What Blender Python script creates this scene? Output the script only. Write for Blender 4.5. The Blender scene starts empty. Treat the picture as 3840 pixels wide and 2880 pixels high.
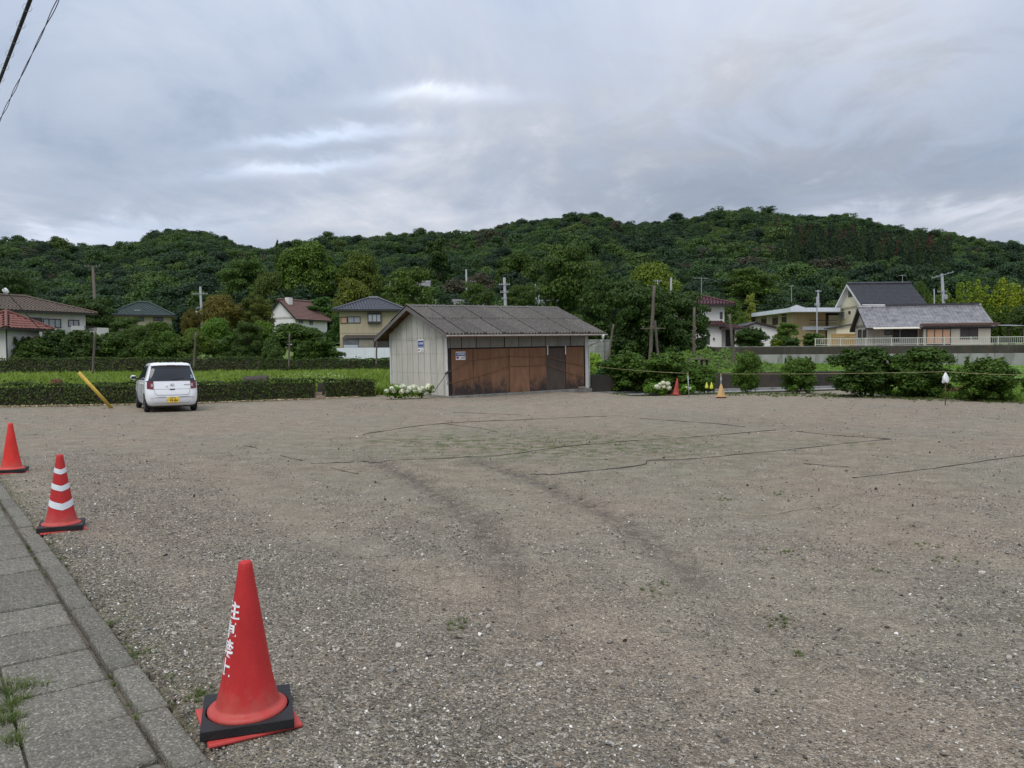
import bpy, math, random
import numpy as np
from mathutils import Vector, Matrix, Euler

R = math.radians
sc = bpy.context.scene
COL = sc.collection
rnd = random.Random(11)
rng = np.random.default_rng(7)

# ------------------------------------------------------------------ camera
F_PX, CAM_H, PITCH, ROLL = 2885.0, 1.57, R(1.9), R(0.3)
cam_d = bpy.data.cameras.new('camera')
cam_d.sensor_width = 36.0
cam_d.lens = F_PX / 3840.0 * 36.0
cam_d.clip_start = 0.05
cam_d.clip_end = 6000.0
cam = bpy.data.objects.new('camera', cam_d)
COL.objects.link(cam)
cam.matrix_world = (Matrix.Translation((0, 0, CAM_H)) @ Matrix.Rotation(R(90) - PITCH, 4, 'X')
                    @ Matrix.Rotation(-ROLL, 4, 'Z'))
sc.camera = cam

# ------------------------------------------------------------------ world: overcast sky
SUN_EL, SUN_AZ = R(58), R(205)          # azimuth clockwise from +Y
world = bpy.data.worlds.new('World')
sc.world = world
world.use_nodes = True


def build_world():
    nt = world.node_tree
    nt.nodes.clear()
    N, L = nt.nodes.new, nt.links.new

    def math_(op, a, b=None, c=None):
        n = N('ShaderNodeMath'); n.operation = op
        for i, x in enumerate((a, b, c)):
            if x is None: continue
            if isinstance(x, (int, float)): n.inputs[i].default_value = x
            else: L(x, n.inputs[i])
        return n.outputs[0]
    out = N('ShaderNodeOutputWorld'); bg = N('ShaderNodeBackground')
    bg.inputs['Strength'].default_value = 0.1
    L(bg.outputs[0], out.inputs['Surface'])
    sky = N('ShaderNodeTexSky'); sky.sky_type = 'NISHITA'; sky.sun_disc = False
    sky.sun_elevation = SUN_EL; sky.sun_rotation = SUN_AZ
    tc = N('ShaderNodeTexCoord')
    sep = N('ShaderNodeSeparateXYZ'); L(tc.outputs['Generated'], sep.inputs[0])
    zc = math_('MAXIMUM', sep.outputs[2], 0.0)
    den = math_('ADD', zc, 0.22)
    px = math_('DIVIDE', sep.outputs[0], den)
    py = math_('DIVIDE', sep.outputs[1], den)
    comb = N('ShaderNodeCombineXYZ'); L(px, comb.inputs[0]); L(py, comb.inputs[1])

    def noise(scale, detail, rough, dist, off, sx=1.0, sy=1.0):
        mp = N('ShaderNodeMapping'); L(comb.outputs[0], mp.inputs[0])
        mp.inputs['Location'].default_value = off
        mp.inputs['Scale'].default_value = (sx, sy, 1)
        n = N('ShaderNodeTexNoise'); L(mp.outputs[0], n.inputs['Vector'])
        n.inputs['Scale'].default_value = scale; n.inputs['Detail'].default_value = detail
        n.inputs['Roughness'].default_value = rough; n.inputs['Distortion'].default_value = dist
        return n.outputs[0]
    n1 = noise(1.25, 9, 0.58, 0.7, (3.1, 1.7, 0), 1.15, 0.85)
    n2 = noise(0.55, 4, 0.5, 0.4, (8.4, 2.2, 0))
    n3 = noise(3.2, 8, 0.62, 0.8, (1.4, 6.0, 0), 1.0, 0.9)
    s = math_('MULTIPLY_ADD', n1, 0.70, math_('MULTIPLY', n2, 0.40))
    s = math_('MULTIPLY_ADD', n3, 0.16, s)          # about 0.35 .. 0.85
    ramp = N('ShaderNodeValToRGB'); L(s, ramp.inputs[0])
    e = ramp.color_ramp.elements
    e[0].position = 0.45; e[0].color = (0.27, 0.33, 0.435, 1)
    e[1].position = 0.77; e[1].color = (0.68, 0.69, 0.74, 1)
    for p, c in ((0.54, (0.37, 0.43, 0.535)), (0.62, (0.435, 0.485, 0.58)), (0.70, (0.545, 0.575, 0.645))):
        k = e.new(p); k.color = (*c, 1)

    # thin breaks in the cloud deck: long bright slots
    def slot(cx, cy, lx, ly, amp):
        dx = math_('DIVIDE', math_('SUBTRACT', px, cx), lx)
        wob = math_('ADD', math_('MULTIPLY', math_('SUBTRACT', n3, 0.5), 4.5), math_('MULTIPLY', math_('SUBTRACT', n1, 0.5), 6.0))
        dy = math_('ADD', math_('DIVIDE', math_('SUBTRACT', py, cy), ly), wob)
        q = math_('ADD', math_('MULTIPLY', dx, dx), math_('MULTIPLY', dy, dy))
        return math_('MULTIPLY', math_('EXPONENT', math_('MULTIPLY', q, -1.0)), amp)
    def plane(u, v):
        a, b = (u - 1920) / F_PX, (1344 - v) / F_PX
        l = math.sqrt(1 + a * a + b * b)
        return a / l / (b / l + .22), 1 / l / (b / l + .22)
    slots = None
    for (u, v, lx, ly, amp) in ((1220, 515, 0.22, 0.035, 0.48), (1120, 635, 0.22, 0.045, 0.48), (1640, 375, 0.16, 0.035, 0.40),
                                (420, 905, 0.45, 0.14, 0.30), (3350, 800, 0.4, 0.14, 0.18)):
        cx, cy = plane(u, v)
        t = slot(cx, cy, lx, ly, amp)
        slots = t if slots is None else math_('ADD', slots, t)
    # one broad darker bank of cloud to the right above the hills
    cx, cy = plane(3000, 640)
    bank = slot(cx, cy, 0.95, 0.45, 0.26)
    gain = math_('SUBTRACT', math_('ADD', math_('MULTIPLY_ADD', zc, 0.92, 0.74), slots), bank)
    vm = N('ShaderNodeVectorMath'); vm.operation = 'SCALE'
    L(ramp.outputs[0], vm.inputs[0]); L(math_('MULTIPLY', gain, 10.0), vm.inputs['Scale'])
    mix = N('ShaderNodeMix'); mix.data_type = 'RGBA'
    mix.inputs['Factor'].default_value = 0.97
    L(sky.outputs[0], mix.inputs['A']); L(vm.outputs[0], mix.inputs['B'])
    L(mix.outputs['Result'], bg.inputs['Color'])


build_world()

sun_d = bpy.data.lights.new('sun', 'SUN')
sun_d.energy = 1.5
sun_d.angle = R(40)
sun_d.color = (1.0, 0.965, 0.92)
sun = bpy.data.objects.new('sun', sun_d)
COL.objects.link(sun)
sd = Vector((math.sin(SUN_AZ) * math.cos(SUN_EL), math.cos(SUN_AZ) * math.cos(SUN_EL), math.sin(SUN_EL)))
sun.rotation_euler = sd.to_track_quat('Z', 'Y').to_euler()
sun.location = (0, 0, 60)

vs = sc.view_settings
vs.view_transform = 'Standard'
vs.look = 'None'
vs.exposure = 0.4
vs.gamma = 1.0
vs.use_curve_mapping = False
sc.cycles.use_denoising = True
sc.cycles.max_bounces = 6
sc.cycles.transparent_max_bounces = 4

# ------------------------------------------------------------------ pixel -> place
_fwd = np.array([0, math.cos(PITCH), -math.sin(PITCH)])
_up = np.array([0, math.sin(PITCH), math.cos(PITCH)])
_rt = np.array([1.0, 0, 0])


def ray(u, v):
    a2, b2 = (u - 1920) / F_PX, (1440 - v) / F_PX
    a = a2 * math.cos(ROLL) + b2 * math.sin(ROLL)
    b = -a2 * math.sin(ROLL) + b2 * math.cos(ROLL)
    return _fwd + a * _rt + b * _up


def W(u, v, Y):
    d = ray(u, v)
    return Vector(np.array([0, 0, CAM_H]) + d * (Y / d[1]))


def G(u, v, z=0.0):
    d = ray(u, v)
    return Vector(np.array([0, 0, CAM_H]) + d * ((z - CAM_H) / d[2]))


def on_plane(root, u, v, axis=1, c=0.0):
    """where the sight line meets the plane local[axis] = c of a placed thing, in its own coordinates"""
    mi = root.inverted()
    o = mi @ Vector((0, 0, CAM_H))
    d = mi.to_3x3() @ Vector(ray(u, v))
    return o + d * ((c - o[axis]) / d[axis])


def sstep(a, b, x):
    t = np.clip((x - a) / (b - a), 0, 1)
    return t * t * (3 - 2 * t)


# ------------------------------------------------------------------ object helpers
def tag(o, label=None, cat=None, group=None, kind=None):
    if label: o['label'] = label
    if cat: o['category'] = cat
    if group: o['group'] = group
    if kind: o['kind'] = kind
    return o


def empty(name, loc=(0, 0, 0), rz=0.0, label=None, cat=None, group=None):
    o = bpy.data.objects.new(name, None)
    COL.objects.link(o)
    o.empty_display_size = 0.2
    o.location = loc
    o.rotation_euler = (0, 0, rz)
    return tag(o, label, cat, group)


def mat4(loc, rz=0.0):
    return Matrix.Translation(loc) @ Matrix.Rotation(rz, 4, 'Z')


def link(name, me, mat, parent=None, loc=None, rot=None, scale=None):
    o = bpy.data.objects.new(name, me)
    COL.objects.link(o)
    if mat is not None and not me.materials: me.materials.append(mat)
    if parent is not None: o.parent = parent
    if loc is not None: o.location = loc
    if rot is not None: o.rotation_euler = rot
    if scale is not None: o.scale = scale
    return o


def np_mesh(name, V, Fc, smooth=False):
    V = np.asarray(V, dtype=np.float32); Fc = np.asarray(Fc, dtype=np.int32)
    n = Fc.shape[1]
    me = bpy.data.meshes.new(name)
    me.vertices.add(len(V)); me.vertices.foreach_set('co', V.ravel())
    me.loops.add(Fc.size); me.loops.foreach_set('vertex_index', Fc.ravel())
    me.polygons.add(len(Fc))
    me.polygons.foreach_set('loop_start', np.arange(0, Fc.size, n, dtype=np.int32))
    if smooth: me.polygons.foreach_set('use_smooth', np.ones(len(Fc), dtype=bool))
    me.update(calc_edges=True)
    return me


class MB:
    def __init__(s): s.v = []; s.f = []

    def add(s, vs, fs):
        b = len(s.v); s.v += [tuple(p) for p in vs]; s.f += [tuple(i + b for i in q) for q in fs]; return s

    def box(s, x0, x1, y0, y1, z0, z1):
        return s.add([(x0, y0, z0), (x1, y0, z0), (x1, y1, z0), (x0, y1, z0), (x0, y0, z1), (x1, y0, z1), (x1, y1, z1), (x0, y1, z1)],
                     [(0, 3, 2, 1), (4, 5, 6, 7), (0, 1, 5, 4), (1, 2, 6, 5), (2, 3, 7, 6), (3, 0, 4, 7)])

    def bar(s, a, b, w, h, up=(0, 0, 1)):
        a, b = Vector(a), Vector(b); d = (b - a).normalized(); upv = Vector(up)
        x = d.cross(upv)
        if x.length < 1e-4: x = d.cross(Vector((1, 0, 0)))
        x.normalize(); y = x.cross(d)
        q = [(-1, -1), (1, -1), (1, 1), (-1, 1)]
        vs = [a + x * i * w / 2 + y * j * h / 2 for i, j in q] + [b + x * i * w / 2 + y * j * h / 2 for i, j in q]
        return s.add(vs, [(0, 1, 2, 3), (7, 6, 5, 4), (0, 4, 5, 1), (1, 5, 6, 2), (2, 6, 7, 3), (3, 7, 4, 0)])

    def tube(s, pts, rad, n=6, cap=True):
        pts = [Vector(p) for p in pts]
        if not isinstance(rad, (list, tuple)): rad = [rad] * len(pts)
        rings = []; prev = None
        for i, p in enumerate(pts):
            d = (pts[min(i + 1, len(pts) - 1)] - pts[max(i - 1, 0)]).normalized()
            if prev is None:
                x = d.orthogonal().normalized()
            else:
                x = (prev - d * prev.dot(d)).normalized()
            prev = x; y = d.cross(x)
            rings.append([p + (x * math.cos(2 * math.pi * k / n) + y * math.sin(2 * math.pi * k / n)) * rad[i] for k in range(n)])
        fs = []
        for i in range(len(pts) - 1):
            for k in range(n):
                fs.append((i * n + k, i * n + (k + 1) % n, (i + 1) * n + (k + 1) % n, (i + 1) * n + k))
        if cap:
            fs.append(tuple(range(n - 1, -1, -1))); fs.append(tuple((len(pts) - 1) * n + k for k in range(n)))
        return s.add([p for r in rings for p in r], fs)

    def lathe(s, prof, n=24, cx=0, cy=0, cap=True):
        vs = []; fs = []
        for r, z in prof:
            vs += [(cx + r * math.cos(2 * math.pi * k / n), cy + r * math.sin(2 * math.pi * k / n), z) for k in range(n)]
        for i in range(len(prof) - 1):
            for k in range(n):
                fs.append((i * n + k, i * n + (k + 1) % n, (i + 1) * n + (k + 1) % n, (i + 1) * n + k))
        if cap:
            fs.append(tuple(range(n - 1, -1, -1))); fs.append(tuple((len(prof) - 1) * n + k for k in range(n)))
        return s.add(vs, fs)

    def extrude(s, poly, d):
        """closed polygon (3D points) swept by vector d"""
        n = len(poly); d = Vector(d)
        vs = [Vector(p) for p in poly] + [Vector(p) + d for p in poly]
        return s.add(vs, [tuple(range(n)), tuple(range(2 * n - 1, n - 1, -1))] + [(k, k + n, (k + 1) % n + n, (k + 1) % n) for k in range(n)])

    def mesh(s, name, smooth=False):
        me = bpy.data.meshes.new(name)
        me.from_pydata(s.v, [], s.f)
        if smooth:
            for p in me.polygons: p.use_smooth = True
        me.update()
        import bmesh
        bm = bmesh.new(); bm.from_mesh(me); bmesh.ops.recalc_face_normals(bm, faces=bm.faces); bm.to_mesh(me); bm.free()
        return me

    def build(s, name, mat, parent=None, loc=None, rot=None, smooth=False, bevel=0.0):
        o = link(name, s.mesh(name, smooth), mat, parent, loc, rot)
        if bevel:
            m = o.modifiers.new('bevel', 'BEVEL'); m.width = bevel; m.segments = 2; m.limit_method = 'ANGLE'
        return o


def copy_tree(o, parent=None):
    c = o.copy(); COL.objects.link(c)
    if parent is not None: c.parent = parent
    for ch in list(o.children): copy_tree(ch, c)
    return c


# ------------------------------------------------------------------ materials
def nodes_of(name):
    m = bpy.data.materials.new(name); m.use_nodes = True
    nt = m.node_tree
    return m, nt, nt.nodes['Principled BSDF']


def tex_noise(nt, vec, scale, detail=4, rough=0.55, dist=0.0):
    n = nt.nodes.new('ShaderNodeTexNoise')
    if vec is not None: nt.links.new(vec, n.inputs['Vector'])
    n.inputs['Scale'].default_value = scale; n.inputs['Detail'].default_value = detail
    n.inputs['Roughness'].default_value = rough; n.inputs['Distortion'].default_value = dist
    return n.outputs[0]


def ramp_(nt, fac, stops, const=False):
    r = nt.nodes.new('ShaderNodeValToRGB'); nt.links.new(fac, r.inputs[0])
    e = r.color_ramp.elements
    if const: r.color_ramp.interpolation = 'CONSTANT'
    e[0].position, e[0].color = stops[0][0], (*stops[0][1], 1)
    e[1].position, e[1].color = stops[-1][0], (*stops[-1][1], 1)
    for p, c in stops[1:-1]:
        k = e.new(p); k.color = (*c, 1)
    return r.outputs[0]


def g3(x): return (x, x, x)


def mixc(nt, fac, a, b, mode='MIX'):
    m = nt.nodes.new('ShaderNodeMix'); m.data_type = 'RGBA'; m.blend_type = mode
    for sock, x in (('Factor', fac), ('A', a), ('B', b)):
        if isinstance(x, (int, float)): m.inputs[sock].default_value = x
        elif isinstance(x, tuple): m.inputs[sock].default_value = (*x[:3], 1)
        else: nt.links.new(x, m.inputs[sock])
    return m.outputs['Result']


def fmath(nt, op, a, b=None, clamp=False):
    n = nt.nodes.new('ShaderNodeMath'); n.operation = op; n.use_clamp = clamp
    for i, x in enumerate((a, b)):
        if x is None: continue
        if isinstance(x, (int, float)): n.inputs[i].default_value = x
        else: nt.links.new(x, n.inputs[i])
    return n.outputs[0]


def bump_(nt, bsdf, h, strength=0.4, dist=0.02):
    b = nt.nodes.new('ShaderNodeBump'); b.inputs['Strength'].default_value = strength; b.inputs['Distance'].default_value = dist
    nt.links.new(h, b.inputs['Height']); nt.links.new(b.outputs[0], bsdf.inputs['Normal'])


def coord(nt, kind='Object', scale=(1, 1, 1)):
    t = nt.nodes.new('ShaderNodeTexCoord'); mp = nt.nodes.new('ShaderNodeMapping')
    nt.links.new(t.outputs[kind], mp.inputs[0]); mp.inputs['Scale'].default_value = scale
    return mp.outputs[0]


def M(name, col, rough=0.75, var=0.18, scale=3.0, bump=0.0, bscale=40.0, stain=None, stain_amt=0.5, streak=False, spec=0.4, metal=0.0, perobj=0.0):
    m, nt, b = nodes_of(name)
    v = coord(nt, 'Object', (1, 1, 0.15) if streak else (1, 1, 1))
    n = tex_noise(nt, v, scale, 6, 0.6)
    c = ramp_(nt, n, [(0.3, tuple(x * (1 - var) for x in col)), (0.7, tuple(min(1, x * (1 + var)) for x in col))])
    if stain is not None:
        v2 = coord(nt, 'Object', (1.3, 1.3, 0.35))
        n2 = tex_noise(nt, v2, scale * 0.6 + 0.6, 7, 0.65, 0.5)
        f = ramp_(nt, n2, [(0.48, g3(0)), (0.72, g3(stain_amt))])
        c = mixc(nt, f, c, stain)
    if perobj:
        oi = nt.nodes.new('ShaderNodeObjectInfo')
        f = ramp_(nt, oi.outputs['Random'], [(0, g3(1 - perobj)), (1, g3(1 + perobj))])
        c = mixc(nt, 1.0, c, f, 'MULTIPLY')
    nt.links.new(c, b.inputs['Base Color'])
    b.inputs['Roughness'].default_value = rough; b.inputs['Specular IOR Level'].default_value = spec
    b.inputs['Metallic'].default_value = metal
    if bump:
        bump_(nt, b, tex_noise(nt, coord(nt), bscale, 4, 0.6), bump, 0.01)
    return m


def glass_mat(name, col=(0.02, 0.025, 0.03), rough=0.08):
    m, nt, b = nodes_of(name)
    n = tex_noise(nt, coord(nt), 1.2, 2)
    nt.links.new(ramp_(nt, n, [(0.3, tuple(x * 0.6 for x in col)), (0.7, tuple(x * 1.5 for x in col))]), b.inputs['Base Color'])
    b.inputs['Roughness'].default_value = rough; b.inputs['Specular IOR Level'].default_value = 0.6
    return m


def leaf_mat(name, dark, light, trans=0.25, hue_patch=None, patch_amt=0.0, patch_scale=0.5, rough=0.6, spread=None):
    """foliage: each leaf its own shade, each plant its own tint (object colour)"""
    m = bpy.data.materials.new(name); m.use_nodes = True
    nt = m.node_tree; nt.nodes.clear()
    out = nt.nodes.new('ShaderNodeOutputMaterial')
    geo = nt.nodes.new('ShaderNodeNewGeometry'); oi = nt.nodes.new('ShaderNodeObjectInfo')
    c = ramp_(nt, geo.outputs['Random Per Island'], [(0.0, dark), (1.0, light)])
    f = ramp_(nt, oi.outputs['Random'], [(0, (0.82, 0.86, 0.8)), (1, (1.2, 1.14, 1.1))])
    if spread: f = ramp_(nt, oi.outputs['Random'], [(0, (1 - spread, 1 - spread * 0.9, 1 - spread * 0.5)), (0.5, (0.95, 1.0, 0.95)), (0.85, (1 + spread, 1 + spread * 0.8, 0.9)), (1, (1 + spread * 1.7, 1 + spread * 0.9, 1.0))])
    c = mixc(nt, 1.0, c, f, 'MULTIPLY')
    c = mixc(nt, 1.0, c, oi.outputs['Color'], 'MULTIPLY')
    if hue_patch is not None:
        n = tex_noise(nt, coord(nt, 'Object'), patch_scale, 3)
        c = mixc(nt, ramp_(nt, n, [(0.5, g3(0)), (0.68, g3(patch_amt))]), c, hue_patch)
    d = nt.nodes.new('ShaderNodeBsdfPrincipled'); nt.links.new(c, d.inputs['Base Color'])
    d.inputs['Roughness'].default_value = rough; d.inputs['Specular IOR Level'].default_value = 0.25
    t = nt.nodes.new('ShaderNodeBsdfTranslucent'); nt.links.new(mixc(nt, 1.0, c, (1.25, 1.35, 0.6), 'MULTIPLY'), t.inputs['Color'])
    mx = nt.nodes.new('ShaderNodeMixShader'); mx.inputs[0].default_value = trans
    nt.links.new(d.outputs[0], mx.inputs[1]); nt.links.new(t.outputs[0], mx.inputs[2])
    nt.links.new(mx.outputs[0], out.inputs['Surface'])
    return m

# ------------------------------------------------------------------ palette
M_soil = M('soil', (0.16, 0.135, 0.105), 0.95, 0.3, 2.0, 0.5, 30)
M_grassbase = M('grass_base', (0.09, 0.15, 0.024), 0.95, 0.4, 0.7, 0.5, 20, stain=(0.17, 0.16, 0.05), stain_amt=0.5)
M_lawn = M('lawn_base', (0.10, 0.19, 0.03), 0.95, 0.35, 0.5, 0.4, 20, stain=(0.2, 0.19, 0.06), stain_amt=0.35)
M_forestfloor = M('forest_floor', (0.03, 0.045, 0.018), 0.95, 0.4, 0.05)
M_conc = M('concrete', (0.22, 0.215, 0.195), 0.9, 0.25, 3.0, 0.5, 60, stain=(0.075, 0.07, 0.06), stain_amt=0.75)
M_concwall = M('stained_concrete', (0.30, 0.30, 0.285), 0.9, 0.15, 0.7, 0.3, 20, stain=(0.07, 0.068, 0.06), stain_amt=0.85, perobj=0.06)
M_concdark = M('dark_concrete', (0.052, 0.046, 0.038), 0.9, 0.35, 0.9, 0.3, 20, stain=(0.11, 0.07, 0.04), stain_amt=0.5)
def slab_mat(name, tone):
    m, nt, b = nodes_of(name); v = coord(nt)
    oi = nt.nodes.new('ShaderNodeObjectInfo')
    n1 = tex_noise(nt, v, 5, 7, 0.65); c = ramp_(nt, n1, [(0.3, tuple(x * 0.72 for x in tone)), (0.7, tuple(x * 1.22 for x in tone))])
    vo = nt.nodes.new('ShaderNodeTexVoronoi'); nt.links.new(v, vo.inputs['Vector']); vo.inputs['Scale'].default_value = 110
    sx = nt.nodes.new('ShaderNodeSeparateColor'); nt.links.new(vo.outputs['Color'], sx.inputs[0])
    c = mixc(nt, 0.55, c, ramp_(nt, sx.outputs[0], [(0.0, (0.065, 0.060, 0.049)), (0.5, (0.16, 0.149, 0.121)), (0.85, (0.24, 0.223, 0.185)), (1.0, (0.46, 0.44, 0.38))]))
    n2 = tex_noise(nt, v, 2.2, 6, 0.7, 0.4); c = mixc(nt, ramp_(nt, n2, [(0.5, g3(0)), (0.68, g3(0.55))]), c, (0.085, 0.085, 0.065))
    c = mixc(nt, 1.0, c, ramp_(nt, oi.outputs['Random'], [(0, g3(0.86)), (1, g3(1.12))]), 'MULTIPLY')
    nt.links.new(c, b.inputs['Base Color']); b.inputs['Roughness'].default_value = 0.95; b.inputs['Specular IOR Level'].default_value = 0.2
    h = fmath(nt, 'ADD', fmath(nt, 'MULTIPLY', vo.outputs['Distance'], -0.8), tex_noise(nt, v, 45, 5, 0.7)); bump_(nt, b, h, 0.6, 0.012)
    return m


M_slab = slab_mat('worn_slab_concrete', (0.172, 0.160, 0.130))
M_asphalt = M('asphalt', (0.055, 0.055, 0.053), 0.95, 0.3, 4.0, 0.8, 90)
def cone_mat(name, col, dirt=0.55):
    m, nt, b = nodes_of(name); v = coord(nt)
    c = ramp_(nt, tex_noise(nt, coord(nt, 'Object', (1, 1, 0.35)), 9, 7, 0.65), [(0.3, tuple(x * 0.84 for x in col)), (0.7, tuple(min(1, x * 1.12 + 0.006) for x in col))])
    sc_ = ramp_(nt, tex_noise(nt, coord(nt, 'Object', (1, 1, 0.22)), 26, 8, 0.75, 0.6), [(0.56, g3(0)), (0.70, g3(dirt))])
    c = mixc(nt, sc_, c, (col[0] * 0.52, 0.045, 0.038))
    sp = nt.nodes.new('ShaderNodeSeparateXYZ'); nt.links.new(v, sp.inputs[0])
    dn = tex_noise(nt, v, 18, 6, 0.7)
    low = fmath(nt, 'SUBTRACT', fmath(nt, 'MULTIPLY', dn, 0.36), sp.outputs[2])
    c = mixc(nt, ramp_(nt, low, [(-0.06, g3(0)), (0.12, g3(0.55))]), c, (0.40, 0.10, 0.075))
    fine_ = ramp_(nt, tex_noise(nt, v, 140, 3, 0.7), [(0.62, g3(0)), (0.75, g3(0.4))]); c = mixc(nt, fine_, c, (0.55, 0.17, 0.14))
    nt.links.new(c, b.inputs['Base Color']); b.inputs['Specular IOR Level'].default_value = 0.35
    rr = ramp_(nt, tex_noise(nt, v, 12, 5), [(0.3, g3(0.42)), (0.7, g3(0.68))]); nt.links.new(rr, b.inputs['Roughness'])
    bump_(nt, b, tex_noise(nt, v, 22, 5, 0.6), 0.12, 0.01)
    return m


M_red = cone_mat('cone_red', (0.46, 0.020, 0.020))
M_red_bright = cone_mat('cone_orange_red', (0.64, 0.028, 0.018), 0.3)
M_red_base = M('cone_base_red', (0.48, 0.05, 0.042), 0.55, 0.2, 6.0, 0.1, 40, stain=(0.30, 0.12, 0.09), stain_amt=0.5)
M_red_far = M('cone_faded_red', (0.34, 0.045, 0.035), 0.6, 0.25, 4.0)
M_yel_cone = M('cone_faded_yellow', (0.55, 0.36, 0.15), 0.6, 0.15, 5.0)
M_rubber = M('rubber', (0.014, 0.014, 0.015), 0.6, 0.3, 10.0, 0.3, 60)
M_white = M('white_print', (0.80, 0.80, 0.80), 0.5, 0.04, 4.0)
M_reflect = M('reflective_white', (0.66, 0.70, 0.72), 0.45, 0.08, 8.0)
M_carpaint = M('white_car_paint', (0.80, 0.82, 0.85), 0.13, 0.02, 1.0, spec=0.6)
M_carglass = glass_mat('tinted_glass', (0.018, 0.02, 0.026), 0.06)
M_black = M('black_plastic', (0.012, 0.012, 0.013), 0.5, 0.2, 5.0)
M_darkgrey = M('dark_grey_plastic', (0.05, 0.05, 0.052), 0.5, 0.2, 5.0)
M_alloy = M('alloy', (0.30, 0.30, 0.32), 0.35, 0.1, 5.0, metal=0.7)
M_chrome = M('chrome', (0.55, 0.56, 0.58), 0.2, 0.05, 5.0, metal=0.9)
M_tail = M('tail_lamp_red', (0.15, 0.005, 0.010), 0.15, 0.1, 6.0, spec=0.7)
M_lens = M('clear_lens', (0.36, 0.30, 0.30), 0.15, 0.1, 6.0, spec=0.7)
M_plate = M('yellow_plate', (0.82, 0.56, 0.06), 0.45, 0.04, 6.0)
M_wood = M('weathered_wood', (0.115, 0.095, 0.078), 0.9, 0.3, 6.0, 0.4, 50, streak=True)
M_woodlight = M('pale_wood', (0.30, 0.24, 0.17), 0.85, 0.2, 6.0, 0.3, 50, streak=True)
M_bark = M('bark', (0.055, 0.045, 0.036), 0.95, 0.35, 7.0, 0.6, 30)
M_ropedark = M('dark_rope', (0.055, 0.050, 0.040), 0.95, 0.4, 30.0)
M_ropetan = M('tan_rope', (0.24, 0.21, 0.15), 0.95, 0.35, 30.0)
M_roperust = M('brown_rope', (0.20, 0.115, 0.065), 0.95, 0.3, 10.0)
M_ropeyel = M('yellow_black_rope', (0.26, 0.245, 0.12), 0.9, 0.35, 12.0)
M_polec = M('pole_concrete', (0.26, 0.27, 0.28), 0.85, 0.12, 2.0)
M_steel = M('galvanised_steel', (0.36, 0.38, 0.40), 0.5, 0.12, 6.0, metal=0.4)
M_wire = M('cable_black', (0.02, 0.023, 0.026), 0.6, 0.2, 5.0)
M_yeltube = M('yellow_tube', (0.62, 0.43, 0.07), 0.55, 0.2, 5.0, stain=(0.30, 0.2, 0.06), stain_amt=0.6)

# ------------------------------------------------------------------ ground sheets
AL = Vector((-0.616, 0.788, 0)); PL = Vector((-0.788, -0.616, 0)); KO = Vector((-1.36, 3.18, 0))   # pavement frame
HEDGE = [(-26.0, 24.8), (-17.2, 26.35), (-12.2, 27.4), (-7.9, 30.35), (-5.55, 32.7)]               # front of the front hedge
CAN_O = Vector((9.8, 36.0, 0)); CAN_T = Vector((0.912, 0.41, 0)); CAN_N = Vector((-0.41, 0.912, 0))  # canal frame


def hedge_y(x):
    return np.interp(x, [-40] + [p[0] for p in HEDGE] + [2, 12], [22.0] + [p[1] for p in HEDGE] + [38.5, 44])


def field_z(x, y):
    s = y - hedge_y(x)
    return 0.40 * sstep(1.0, 32.0, s) + 0.03 * np.sin(x * 0.7) * np.cos(y * 0.5)


def far_z(x, y):
    left = 0.55 + 2.2 * sstep(58, 96, y) + 2.8 * sstep(96, 160, y)
    return left


TRK = [np.array([[c.x, c.y] for c in (G(*q) for q in pts)]) for pts in (
    [(1400, 1725), (1560, 1800), (1690, 1880), (1790, 1960), (1870, 2060), (1930, 2180), (1975, 2330)],
    [(1780, 1725), (2010, 1800), (2180, 1880), (2330, 1960), (2480, 2060), (2640, 2190), (2800, 2340), (2960, 2520)])]


def track_d(x, y):
    d = np.full(x.shape, 9.0)
    for tr in TRK:
        for a, b in zip(tr[:-1], tr[1:]):
            ab = b - a; t = np.clip(((x - a[0]) * ab[0] + (y - a[1]) * ab[1]) / (ab @ ab), 0, 1)
            d = np.minimum(d, np.hypot(x - a[0] - t * ab[0], y - a[1] - t * ab[1]))
    return d


def grid_sheet(name, xs, ys, zf, mat, kind='structure', attr=None):
    X, Y = np.meshgrid(xs, ys)
    Z = zf(X, Y)
    V = np.stack([X, Y, Z], -1).reshape(-1, 3)
    nx, ny = len(xs), len(ys)
    i = np.arange(nx * ny).reshape(ny, nx)
    Fc = np.stack([i[:-1, :-1], i[:-1, 1:], i[1:, 1:], i[1:, :-1]], -1).reshape(-1, 4)
    me = np_mesh(name, V, Fc, True)
    if attr is not None:
        a = me.attributes.new(attr[0], 'FLOAT', 'POINT'); a.data.foreach_set('value', attr[1](X, Y).ravel().astype(np.float32))
    o = link(name, me, mat); tag(o, kind=kind)
    return o


def wob(x, y):
    return (np.sin(x * 1.3 + 0.7) * np.cos(y * 0.9) + 0.6 * np.sin(x * 2.9 - y * 1.7) + 0.5 * np.cos(y * 3.3 + x * 0.6)) / 2.1


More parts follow.
